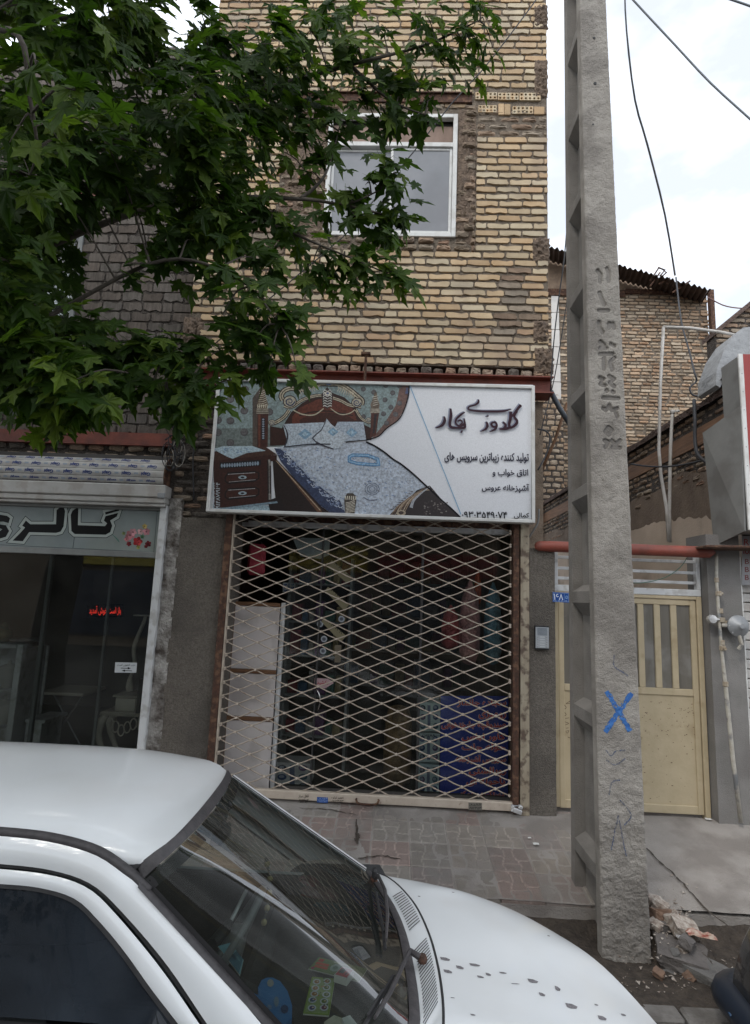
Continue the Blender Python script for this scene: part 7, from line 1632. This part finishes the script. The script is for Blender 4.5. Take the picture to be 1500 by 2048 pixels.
wiper(pv, [pv, onz(820, 1902, .955), wsz(808, 1925), wsz(780, 1985), wsz(750, 2035)], [wsz(786, 1953, .004), wsz(765, 1988, .004), wsz(735, 2040, .004), wsz(705, 2095, .004)], 'wiper')
pv = onz(748, 1757, .885)
wiper(pv, [pv, onz(757, 1752, .92), wsz(770, 1780), wsz(775, 1830), wsz(772, 1880)], [wsz(752, 1785, .004), wsz(760, 1830, .004), wsz(768, 1870, .004), wsz(770, 1898, .004)], 'wiper')
b = MB(); b.bbox((pv.x - .01, pv.y - .02, pv.z), (pv.x + .015, pv.y + .02, pv.z + .045), .008); b.build('washer_cap', black_m, car)
# dark chips on the bonnet, lying on its surface
from mathutils.bvhtree import BVHTree
hv = [tuple(p) for r_ in hrows for p in r_]; W_ = nr * 2
bvh = BVHTree.FromPolygons([Vector(v) for v in hv], [(i * W_ + j, i * W_ + j + 1, (i + 1) * W_ + j + 1, (i + 1) * W_ + j) for i in range(33) for j in range(W_ - 1)])
def onh(px, py):
    dr = ray(px, py).normalized(); h = bvh.ray_cast(CPOS, dr); 
    if h[0] is None: return None
    n_ = h[1] if h[1].z > 0 else -h[1]; return h[0] + n_ * .0012
b = MB()
for x, y, w_, h_, sk in ((889, 1918, 11, 6, 3), (895, 1943, 10, 6, 2), (919, 1935, 9, 6, 2), (948, 1930, 11, 5, 5), (960, 1954, 7, 4, 3), (976, 1949, 6, 5, 2), (1005, 1946, 8, 3, 3), (1064, 1962, 10, 7, 6), (1083, 1989, 6, 6, 4), (1114, 1977, 5, 8, 4), (1141, 2012, 12, 9, 6), (1203, 2036, 9, 8, 4), (1192, 2010, 4, 3, 2), (1246, 2030, 5, 4, 3), (1030, 1968, 10, 1.5, 2), (905, 1996, 5, 1.5, 1), (945, 2030, 5, 3, 3), (838, 1793, 3, 1.5, 1), (1097, 1872, 3, 2, 1), (906, 1785, 3, 1.2, 1)):
    c0 = [(-w_ + sk * -.3, -h_ * .8), (w_ * .3, -h_ * .5), (w_ + sk, h_ * .3), (w_ + sk * .5, h_ * .9), (w_ * .1, h_ * .8), (-w_ * .8, h_ * .35)]
    q = [onh(x + a_ * .78, y + c_ * .78) for a_, c_ in c0]
    if all(q): b.add(q, [tuple(range(6))])
b.build('paint_chip', mat('bare_primer', (.10, .095, .10), (.22, .21, .22), 160, .7), car, kind='stuff')
b = MB(); rr = random.Random(2)
RV = [tuple(p) for r_ in [[Vector(p) for p in r__] for r__ in []] for p in r_]
for x, y in ((918 / 3, 1540 + 8), ):
    pass
# black car at the right edge
bc = thing('black_car', (2.55, -2.3, ROADZ), 'dark car parked at the right edge, only its rear corner in view', 'car')
bp_ = mat('black_car_paint', (.012, .013, .016), (.016, .017, .02), 3, .25, coat=.7)
BY = -2.36
prof = [(1441, 1960), (1444, 1920), (1458, 1870), (1480, 1826), (1500, 1812)]
q = [P(x, y, BY + .35) for x, y in prof]; xb0 = q[0].x
sec = []
for dy, ins in ((0, .05), (-.10, .0), (-.4, -.02), (-.9, -.02), (-1.25, .02), (-1.35, .10)):
    sec.append([Vector((p.x + ins * 1.4, BY + .35 + dy, p.z - ins * .4)) for p in q] + [Vector((q[-1].x + .5, BY + .35 + dy, q[-1].z + .02 - ins)), Vector((q[-1].x + 2.5, BY + .35 + dy, q[-1].z + .05 - ins))])
b = MB(); b.grid(sec); b.grid([sec[0], [Vector((p.x, p.y + .0, cz(.3))) for p in sec[0]]]); b.grid([sec[-1], [Vector((p.x, p.y, cz(.3))) for p in sec[-1]]]); b.build('boot_body', bp_, bc, smooth=True)
b = MB(); p0_ = P(1441, 1955, BY + .37)
b.tube(catmull([Vector((p0_.x + 2.2, BY + .40, p0_.z - .06)), Vector((p0_.x + .4, BY + .40, p0_.z - .05)), Vector((p0_.x + .04, BY + .34, p0_.z - .03)), Vector((p0_.x - .03, BY + .1, p0_.z - .02)), Vector((p0_.x - .03, BY - .8, p0_.z - .02)), Vector((p0_.x + .3, BY - 1.1, p0_.z - .02))], 5), .075, 10); b.build('bumper', mat('dark_blue_bumper', (.012, .018, .03), (.016, .022, .035), 5, .35), bc, smooth=True)
b = MB(); b.tube(catmull([Vector((p0_.x + 2.2, BY + .475, p0_.z - .05)), Vector((p0_.x + .4, BY + .475, p0_.z - .04)), Vector((p0_.x + .0, BY + .40, p0_.z - .02)), Vector((p0_.x - .10, BY + .1, p0_.z - .01))], 5), .008, 6); b.build('bumper_strip', mat('blue_strip', (.03, .07, .14), None, 5, .3), bc, smooth=True)
for y in (-.1, -1.0): b = MB(); b.lathe([(.15, -.09), (.28, -.09), (.30, 0), (.28, .09), (.15, .09)], (xb0 + .85, BY + y + .25, cz(.30)), 24, 'Y'); b.build('wheel', black_m, bc, auto=40)
b = MB(); b.box((xb0 + .12, BY - .9, cz(.25)), (xb0 + 2.4, BY + .25, cz(.40))); b.build('underbody', black_m, bc)
# ================================================================ rubble by the pole
def rock(name, label, px, py, z, sx, sy, sz, rz, m, seed, tilt=0, cat='rubble', group=None, rough=.18):
    p = PZ(px, py, z); rr = random.Random(seed); b = MB()
    bm = bmesh.new(); bmesh.ops.create_cube(bm, size=1); bmesh.ops.subdivide_edges(bm, edges=bm.edges, cuts=3, use_grid_fill=True)
    for v in bm.verts:
        c = v.co.copy(); k = max(abs(c.x), abs(c.y), abs(c.z)) * 2; l = c.length * 2
        f_ = 1 - .16 * max(0, l / 1.25 - 1); n_ = nz3(c.x * 2 + seed, c.y * 2, c.z * 2, 1.5)
        v.co = Vector((c.x * sx, c.y * sy, c.z * sz)) * f_ * (1 + rough * n_)
    me = bpy.data.meshes.new(name); bm.to_mesh(me); bm.free(); me.materials.append(m)
    o = bpy.data.objects.new(name, me); COL.objects.link(o); o.location = (p.x, p.y, z + sz * .4); o.rotation_euler = (tilt, tilt * .6, rz); tag(o, label, cat, group); return o
slab_m = mat('broken_concrete', (.11, .10, .095), (.155, .14, .13), 9, .95, .9, 60)
slab2 = mat('grey_slab', (.16, .155, .145), (.115, .11, .105), 12, .95, .9, 60)
brk = mat('broken_brick', (.20, .125, .085), (.15, .10, .075), 16, .95, .8, 60)
wst = mat('pale_stone', (.44, .40, .35), (.20, .15, .12), 30, .9, .8, 60)
rock('concrete_block', 'dark grey broken block tight against the right side of the concrete pole', 1328, 1868, -.25, .17, .12, .10, .1, slab_m, 1, .1)
rock('concrete_block', 'larger dark broken slab lying below the block by the pole', 1362, 1925, -.30, .28, .22, .09, -.35, slab_m, 2, .12)
rock('kerb_stone', 'long tipped kerb stone running from the rubble to the dark car', 1440, 1975, -.33, .36, .17, .09, -.75, slab2, 3, .10)
rock('kerb_stone', 'flat broken piece of kerb leaning on the long tipped stone', 1395, 1990, -.37, .34, .12, .05, -.40, slab2, 4, .15)
rock('broken_brick', 'orange brown brick fragment wedged in front of the slabs', 1382, 1962, -.33, .09, .06, .05, .8, brk, 5, .6)
for i, (x, y, s, m, l) in enumerate(((1309, 1812, .05, wst, 'white and brown stone at the top of the rubble heap'), (1322, 1822, .06, wst, 'crumbly pale stone second from the top of the heap'), (1312, 1835, .045, brk, 'small brown brick bit beside the pole edge'), (1330, 1836, .05, brk, 'brown brick bit in the middle of the heap'), (1342, 1842, .05, wst, 'pale speckled stone right of the brown bits'), (1355, 1852, .045, brk, 'reddish brick bit at the right of the heap'), (1312, 1856, .04, wst, 'small white lump above the dark block'), (1367, 1868, .075, wst, 'whitish round stone right of the dark block'), (1374, 1893, .05, slab_m, 'small dark stone below the whitish round one'), (1322, 1893, .03, brk, 'little orange brick crumb below the dark block'), (1306, 1888, .03, brk, 'little orange brick crumb touching the pole foot'), (1366, 1905, .035, wst, 'flat pale chip on top of the larger slab'), (1352, 1912, .03, slab2, 'round grey pebble on top of the larger slab'), (1318, 1952, .03, brk, 'lone brick crumb in the dirt in front of the pole'))):
    rock('rubble_stone', l, x, y, (-.165 if y < 1850 else -.195) if i < 9 else (-.235 if i in (11, 12) else -.30), s * 1.9, s * 1.5, s * 1.1, i * .9, m, 20 + i, .3, 'stone')
hp = MB(); rows = []
for j in range(24):
    v = j / 23; rows.append([])
    for i in range(24):
        u = i / 23; x, y = 1.64 + .42 * u, -1.46 + .42 * v; e_ = math.sin(math.pi * u) ** .6 * math.sin(math.pi * v) ** .6
        rows[-1].append(Vector((x, y, -.32 + .15 * e_ * (.8 + .5 * nz3(x, y, 3, 9)) + .012 * nz3(x, y, 5, 30))))
hp.grid(rows); tag(hp.build('dirt_heap', dirt, smooth=False), 'low heap of brown soil under the rubble', 'soil heap', kind='stuff')
cr = MB(); rr = random.Random(77)
for i in range(330):
    if i < 200: x, y = rr.gauss(1335, 26), rr.gauss(1850, 30)
    else: x, y = rr.uniform(1230, 1480), rr.uniform(1905, 1990)
    if x < 1302 and y < 1905: continue
    z = (-.17 if y < 1855 else -.21) if i < 200 else -.30; p = PZ(x, y, z); s = rr.uniform(.004, .016)
    if p.y > -1.13: p.z = zsw(p.y) + .004
    vs = [p + Vector((rr.uniform(-s, s), rr.uniform(-s, s), rr.uniform(0, s))) for _ in range(5)] ; cr.add(vs, [(0, 1, 2), (0, 2, 3), (0, 3, 4), (0, 4, 1), (1, 2, 4), (2, 3, 4)])
cr.build('stone_chippings', wst, kind='stuff')
# litter
def litter(label, px, py, s, c, seed, cat='litter'):
    x, y = gp(px, py); rr = random.Random(seed); b = MB(); n = 5
    rows = [[Vector((x + (i / n - .5) * s, y + (j / n - .5) * s * .8, zsw(y) + .012 + s * .22 * abs(nz3(i * .9, j * .9, seed)) + .004)) for i in range(n + 1)] for j in range(n + 1)]
    b.grid(rows); tag(b.build('litter', c), label, cat)
foil = mat('foil', (.6, .6, .6), (.45, .45, .45), 30, .25, metal=.5); pap = mat('scrap_paper', (.62, .62, .60), None, 9, .8)
litter('tiny white paper scrap on the pavement tiles left of the pole', 1072, 1692, .045, pap, 1); litter('smaller white paper scrap just behind the other one on the tiles', 1059, 1680, .025, pap, 2)
litter('white scrap lying on the cement below the yard door corner', 1417, 1642, .05, pap, 3)
litter('silver foil wrapper glinting in the rubble heap', 1362, 1880, .05, foil, 4)
q = gp(1402, 1878); b = MB(); rows = []
for j in range(7): rows.append([Vector((q[0] + (i / 6 - .5) * .15, q[1] + (j / 6 - .5) * .07 - .05 * (i / 6 - .5), zsw(q[1]) + .02 + .035 * abs(nz3(i * .7, j * .7, 5)))) for i in range(7)])
b.grid(rows); t_ = tag(b.build('crisp_packet', mat('red_foil', (.24, .05, .03), (.46, .38, .30), 26, .3)), 'crumpled red and cream foil wrapper at the right of the rubble', 'wrapper')
# ================================================================ plane tree
bark = mat('plane_bark', (.05, .042, .034), (.085, .072, .058), 7, .9, .8, 30)
leafm = bpy.data.materials.new('plane_leaf'); leafm.use_nodes = True; nt = leafm.node_tree; nt.nodes.clear(); l = nt.links.new
o_ = N(nt, 'ShaderNodeOutputMaterial'); pr_ = N(nt, 'ShaderNodeBsdfPrincipled'); tl = N(nt, 'ShaderNodeBsdfTranslucent'); ms_ = N(nt, 'ShaderNodeMixShader'); ms_.inputs[0].default_value = .42
oi = N(nt, 'ShaderNodeObjectInfo'); g_ = N(nt, 'ShaderNodeNewGeometry'); ad = N(nt, 'ShaderNodeMath', operation='ADD'); l(oi.outputs['Random'], ad.inputs[0]); l(g_.outputs['Random Per Island'], ad.inputs[1]); fr_ = N(nt, 'ShaderNodeMath', operation='FRACT'); l(ad.outputs[0], fr_.inputs[0])
cr_ = N(nt, 'ShaderNodeValToRGB'); e = cr_.color_ramp.elements; e[0].color = (.030, .066, .010, 1); e[1].color = (.15, .22, .035, 1); x_ = e.new(.5); x_.color = (.048, .098, .014, 1); x_ = e.new(.78); x_.color = (.085, .15, .02, 1)
l(fr_.outputs[0], cr_.inputs[0]); nn_ = N(nt, 'ShaderNodeTexNoise'); nn_.inputs['Scale'].default_value = 35; mxl = N(nt, 'ShaderNodeMixRGB', blend_type='MULTIPLY'); mxl.inputs[0].default_value = .5; l(g_.outputs['Position'], nn_.inputs[0]); l(cr_.outputs[0], mxl.inputs[1]); l(nn_.outputs[0], mxl.inputs[2])
hs_ = N(nt, 'ShaderNodeHueSaturation'); hs_.inputs['Value'].default_value = .85; l(mxl.outputs[0], hs_.inputs['Color'])
l(hs_.outputs[0], pr_.inputs['Base Color']); pr_.inputs['Roughness'].default_value = .5; pr_.inputs['Specular IOR Level'].default_value = .22
tm = N(nt, 'ShaderNodeMixRGB', blend_type='MULTIPLY'); tm.inputs[0].default_value = 1; tm.inputs[2].default_value = (1.5, 1.7, .7, 1); l(hs_.outputs[0], tm.inputs[1]); l(tm.outputs[0], tl.inputs[0]); l(pr_.outputs[0], ms_.inputs[1]); l(tl.outputs[0], ms_.inputs[2]); l(ms_.outputs[0], o_.inputs[0])
def leafmesh(seed):
    rr = random.Random(seed); lobes = [(-2.05, .55), (-1.08, .85), (0, 1.0), (1.08, .85), (2.05, .55)]   # angle from tip, length
    out_ = [(.0, -.06)]
    pts = []
    for k, (a, L_) in enumerate(lobes):
        a += rr.uniform(-.08, .08); L_ *= rr.uniform(.9, 1.08); dx, dy = math.sin(a), math.cos(a); nx, ny = dy, -dx
        if k: am = (a + lobes[k - 1][0]) / 2; r_ = .30 if k in (1, 4) else .34; pts.append((math.sin(am) * r_, math.cos(am) * r_, 0))
        for s_, t_, w_ in ((-1, .52, .17), (-1, .60, .26), (-1, .72, .11), (0, 1.0, 0), (1, .72, .11), (1, .60, .26), (1, .52, .17)):
            w_ *= L_; pts.append((dx * L_ * t_ + nx * s_ * w_, dy * L_ * t_ + ny * s_ * w_, abs(s_)))
    pts = [(0.05, -.03, 0)] and pts
    # fold and droop
    vs = [(0, .12, 0)]
    for x, y, e_ in pts: r_ = math.hypot(x, y); vs.append((x, y + .12 * (1 - r_), -.22 * r_ * r_ + .16 * abs(x) * (1 - .5 * r_) + rr.uniform(-.02, .02)))
    n = len(pts); fs = [(0, i + 1, (i + 1) % n + 1) for i in range(n)]
    # petiole
    k = len(vs); vs += [(-.012, .1, 0), (.012, .1, 0), (.012, -.42, .12), (-.012, -.42, .12)]; fs.append((k, k + 1, k + 2, k + 3))
    return np.array(vs), fs
LM = [leafmesh(i) for i in range(7)]
tree = thing('plane_tree', (-4.15, -1.45, -.3), 'large leafy plane tree whose dark branches hang across the upper left', 'tree')
fork = Vector((-3.9, -1.5, 3.3))
b = MB(); b.tube(catmull([Vector((-4.15, -1.45, -.35)), Vector((-4.12, -1.45, 1.0)), Vector((-4.02, -1.48, 2.2)), fork, Vector((-3.8, -1.6, 4.6)), Vector((-3.9, -1.7, 6.2)), Vector((-3.6, -1.8, 8.0))], 5), [.24] * 5 + [.20] * 5 + [.18] * 5 + [.16] * 5 + [.11] * 5 + [.07] * 5 + [.04], 12); b.build('trunk', bark, tree, smooth=True)
# sprays: px, py, distance, radius px, leaves
SP = []
def spray(px, py, d, r, n, k=1.): SP.append((px, py, d, r, n, k))
rr = random.Random(99)
# dense dark mass, upper left to mid left
for (x0, y0, x1, y1, d0, d1, cnt) in ((-60, -60, 230, 260, 2.0, 3.6, 15), (200, -60, 440, 230, 2.6, 4.0, 13), (-60, 230, 170, 520, 2.0, 3.4, 14), (160, 210, 420, 420, 2.6, 3.8, 12), (-60, 500, 150, 860, 2.2, 3.6, 18), (400, 20, 560, 250, 3.0, 4.0, 8), (380, 200, 560, 420, 3.0, 3.9, 8)):
    for i in range(cnt): spray(rr.uniform(x0, x1), rr.uniform(y0, y1), rr.uniform(d0, d1), rr.uniform(55, 85), 17)
# named sprays following the photograph's outline
for s in ((560, 110, 3.4, 60, 14), (620, 60, 3.5, 50, 10), (690, 90, 3.5, 50, 12), (620, 190, 3.5, 60, 14), (700, 170, 3.5, 55, 14), (760, 60, 3.6, 45, 10), (780, 120, 3.6, 50, 13), (800, 200, 3.6, 50, 14), (740, 200, 3.6, 45, 10), (850, 30, 3.6, 40, 9), (860, 100, 3.6, 50, 12), (900, 130, 3.6, 40, 9), (930, 80, 3.6, 38, 9), (970, 50, 3.6, 32, 7), (985, 95, 3.6, 20, 3), (860, 200, 3.6, 40, 8), (850, 235, 3.6, 25, 4), (945, 150, 3.6, 20, 3), (965, 10, 3.6, 30, 5), (690, 20, 3.5, 50, 8),
          (680, 250, 3.4, 35, 7), (640, 290, 3.4, 36, 8), (610, 350, 3.4, 40, 7), (600, 240, 3.4, 50, 10), (560, 300, 3.3, 40, 7), (775, 320, 3.3, 34, 7), (800, 345, 3.3, 24, 4), (700, 385, 3.3, 26, 7), (660, 420, 3.3, 26, 4), (790, 420, 3.3, 36, 10), (770, 455, 3.3, 36, 9), (815, 440, 3.3, 20, 4), (710, 430, 3.3, 22, 3), (735, 365, 3.3, 18, 3),
          (500, 400, 3.2, 50, 12), (550, 420, 3.2, 40, 9), (590, 480, 3.2, 36, 8), (640, 510, 3.2, 34, 8), (690, 520, 3.2, 34, 9), (740, 540, 3.2, 32, 7), (780, 545, 3.2, 28, 5), (810, 570, 3.2, 14, 2), (690, 580, 3.2, 24, 5), (620, 555, 3.2, 24, 4), (480, 480, 3.0, 50, 12), (440, 430, 3.0, 55, 14), (520, 520, 3.0, 40, 8),
          (470, 570, 2.8, 45, 10), (520, 610, 2.7, 40, 9), (560, 640, 2.7, 40, 9), (590, 660, 2.7, 30, 5), (450, 620, 2.7, 45, 7), (510, 680, 2.6, 40, 7), (540, 730, 2.6, 34, 7), (595, 745, 2.55, 22, 3), (440, 700, 2.6, 40, 6), (470, 760, 2.6, 24, 3),
          (380, 480, 2.9, 50, 10), (330, 520, 2.9, 45, 8), (250, 570, 2.8, 45, 6), (180, 640, 2.6, 50, 10), (120, 680, 2.5, 60, 12), (230, 690, 2.6, 55, 11), (300, 700, 2.6, 45, 10), (350, 690, 2.6, 40, 9), (330, 770, 2.5, 50, 12), (250, 770, 2.5, 55, 12), (170, 770, 2.5, 55, 13), (390, 800, 2.5, 38, 8), (420, 840, 2.5, 24, 4), (360, 850, 2.5, 30, 5), (90, 800, 2.4, 60, 12), (150, 850, 2.4, 45, 8), (60, 860, 2.5, 45, 7), (130, 885, 2.5, 22, 4), (20, 800, 2.4, 60, 12), (30, 700, 2.3, 60, 10), (210, 830, 2.5, 35, 5),
          (70, 120, 1.5, 50, 3), (150, 180, 1.5, 40, 2), (40, 250, 1.7, 60, 5), (130, 300, 1.8, 50, 5), (190, 260, 1.9, 40, 4), (60, 350, 1.9, 60, 7)): spray(*s)
for s in ((300, 20, 3.2, 45, 9), (400, 20, 3.3, 45, 9), (430, 75, 3.3, 40, 8), (255, 60, 3.1, 45, 9), (110, 70, 2.9, 55, 9), (170, 60, 3.0, 45, 8), (60, 30, 2.6, 60, 10)): spray(*s)
# keep the gaps through which the photograph shows sky
HOLES = [(130, 24, 8), (200, 8, 14), (350, 25, 6), (332, 66, 14), (378, 45, 4), (215, 520, 36), (215, 590, 34), (300, 600, 42), (265, 460, 26)]
def Pd(px, py, d):
    r_ = ray(px, py).normalized(); c = CM @ Vector((0, 0, -1)); return CPOS + r_ * (d / r_.dot(c))
LV = []
centers = []
for px, py, d, r_, n, k in SP:
    if py > 770 and px < 460: py -= 38
    c = Pd(px, py, d); R_ = r_ * d / FPX; centers.append((c, R_))
    # twig direction: outwards from the trunk and slightly down
    out_ = (c - Vector((-3.6, -2.0, c.z + .5))).normalized()
    for i in range(int(n * 1.55)):
        for _t in range(8):
            off = Vector((rr.gauss(0, .5), rr.gauss(0, .6), rr.gauss(0, .5))) * R_; p = c + off; qx, qy = proj(p)
            if all((qx - hx) ** 2 + (qy - hy) ** 2 > (hr + 16) ** 2 for hx, hy, hr in HOLES): break
        else: continue
        s = rr.uniform(.084, .142) * (1 if d > 2.2 else .85)
        dirv = (off.normalized() * .75 + out_ * .6 + Vector((0, 0, -.65)) + Vector((rr.uniform(-.4, .4), rr.uniform(-.4, .4), rr.uniform(-.3, .3)))).normalized()
        nrm = Vector((rr.uniform(-.6, .6), -.55 + rr.uniform(-.6, .4), .75 + rr.uniform(-.3, .4))); nrm = (nrm - dirv * nrm.dot(dirv)).normalized(); xa = dirv.cross(nrm).normalized()
        s *= rr.choice((.75, .9, 1, 1, 1.1, 1.2)); sx_ = s * rr.uniform(.68, 1.0); sn_ = s * rr.uniform(.3, 2.2); M = Matrix(((xa.x * sx_, dirv.x * s, nrm.x * sn_, p.x), (xa.y * sx_, dirv.y * s, nrm.y * sn_, p.y), (xa.z * sx_, dirv.z * s, nrm.z * sn_, p.z), (0, 0, 0, 1)))
        # nothing may cut through the wall
        if p.y > -.12: continue
        LV.append((s / (p - CPOS).length, M, rr.randrange(7)))
# unseen leaves above and outside the frame, added to shade the place
for i in range(11500):
    p = Vector((rr.uniform(-7.5, -1.6), rr.uniform(-4.6, -.3), rr.uniform(3.6, 7.6))) if i < 6500 else Vector((rr.uniform(-8, -1.8), rr.uniform(-8.5, -4.6), rr.uniform(3.0, 7))); qx, qy = proj(p)
    if (CM.transposed() @ (p - CPOS)).z < 0 and -40 < qx < 1600 and -60 < qy < 2100: continue
    if (p - CPOS).length < 1.6: continue
    s = rr.uniform(.08, .13); a = rr.uniform(0, 6.28); dirv = Vector((math.cos(a), math.sin(a), -.6)).normalized(); nrm = Vector((0, 0, 1)); nrm = (nrm - dirv * nrm.dot(dirv)).normalized(); xa = dirv.cross(nrm)
    LV.append((0, Matrix(((xa.x * s, dirv.x * s, nrm.x * s, p.x), (xa.y * s, dirv.y * s, nrm.y * s, p.y), (xa.z * s, dirv.z * s, nrm.z * s, p.z), (0, 0, 0, 1))), rr.randrange(7)))
LV.sort(key=lambda t: -t[0])
lmesh = []
for v, f in LM:
    me = bpy.data.meshes.new('leaf'); me.from_pydata([tuple(x) for x in v], [], f); me.update(); me.materials.append(leafm); lmesh.append(me)
for s_, M, k in LV[:300]:
    o = bpy.data.objects.new('leaf', lmesh[k]); COL.objects.link(o); setpar(o, tree); o.matrix_basis = M
vs, fs = [], []
for s_, M, k in LV[300:]:
    A = np.array(M); q = LM[k][0] @ A[:3, :3].T + A[:3, 3]; n0_ = len(vs); vs += q.tolist(); fs += [tuple(j + n0_ for j in g) for g in LM[k][1]]
me = bpy.data.meshes.new('foliage'); me.from_pydata(vs, [], fs); me.update(); me.materials.append(leafm); o = bpy.data.objects.new('remaining_leaves', me); COL.objects.link(o); setpar(o, tree); o['kind'] = 'stuff'
# branches: main limbs following the photograph, twigs to the nearest limb
LIMBS = [[fork + Vector((0, 0, .6)), Pd(-200, 420, 3.2), Pd(100, 330, 3.3), Pd(330, 250, 3.4), Pd(560, 170, 3.5), Pd(700, 130, 3.55), Pd(850, 90, 3.6), Pd(960, 40, 3.6)],
         [fork, Pd(-150, 620, 3.0), Pd(150, 470, 3.1), Pd(380, 400, 3.2), Pd(600, 398, 3.3), Pd(690, 408, 3.3), Pd(760, 380, 3.3)],
         [fork - Vector((0, 0, .3)), Pd(-120, 760, 2.8), Pd(120, 620, 2.8), Pd(330, 520, 2.8), Pd(480, 560, 2.75), Pd(560, 650, 2.65)],
         [fork - Vector((0, 0, .3)), Pd(-120, 800, 2.7), Pd(100, 690, 2.6), Pd(250, 740, 2.55), Pd(400, 810, 2.5)],
         [Pd(380, 400, 3.2), Pd(520, 440, 3.2), Pd(640, 490, 3.2), Pd(770, 545, 3.2)], [Pd(700, 130, 3.55), Pd(780, 200, 3.55), Pd(850, 230, 3.55)], [Pd(600, 398, 3.3), Pd(650, 350, 3.35), Pd(680, 250, 3.4)],
         [fork + Vector((0, 0, 1)), Pd(-150, 100, 3.0), Pd(100, 30, 3.2), Pd(330, 120, 3.4), Pd(480, 90, 3.5)], [Pd(700, 412, 3.3), Pd(770, 430, 3.3), Pd(800, 440, 3.3)], [Pd(-150, 100, 2.2), Pd(20, 60, 1.7), Pd(60, 200, 1.7), Pd(80, 330, 1.8)]]
LP = []
for i, lm_ in enumerate(LIMBS):
    q = catmull([Vector(p) for p in lm_], 6); r0 = (.032, .026, .016, .016, .012, .012, .012, .04, .009, .012)[i]; b = MB(); b.tube(q, list(np.linspace(r0, .0035, len(q))), 7); b.build('branch', bark, tree, smooth=True); LP += q
tw = MB()
for c, R_ in centers:
    a = min(LP, key=lambda p: (p - c).length)
    if (a - c).length > .55: continue
    m_ = a.lerp(c, .55) + Vector((0, 0, .04)); q = catmull([a, m_, c], 3); tw.tube(q, list(np.linspace(.0055, .002, len(q))), 5, caps=False)
    for k in range(3): tw.tube([c, c + .5 * Vector((rr.gauss(0, .5), rr.gauss(0, .5), rr.gauss(-.1, .5))) * R_], [.0025, .001], 4, caps=False)
tw.build('twigs', bark, tree, kind='stuff')
# small seed burrs hanging from the twigs at the window
# ================================================================ far side of the street (seen only in the panes)
ob = thing('opposite_building', (0, -16, 0), 'row of shops on the far side of the street, seen only as a reflection', 'building')
b = MB(); b.box((-16, -17, ROADZ), (14, -16, 5.5)); b.build('wall', brick_grey, ob)
for x0, x1, z0, z1, c, n_ in ((-13, -7.5, 2.6, 3.9, (.50, .40, .06), 'yellow_fascia'), (-7.2, -1, 2.7, 3.7, (.50, .38, .05), 'yellow_fascia'), (-.6, 5, 2.6, 3.5, (.30, .04, .04), 'red_fascia'), (5.5, 11, 2.6, 3.5, (.05, .10, .3), 'blue_fascia')):
    b = MB(); b.bbox((x0, -16.0, z0), (x1, -15.7, z1), .03); b.build(n_, mat(n_ + str(x0), c, None, 4, .5), ob)
    b = MB(); b.box((x0 + .2, -15.99, .0), (x1 - .2, -15.9, 2.4)); b.build('shop_window', mat('dark_shopwin' + str(x0), (.03, .04, .06), (.05, .06, .09), 2, .2), ob)
par_ = MB()
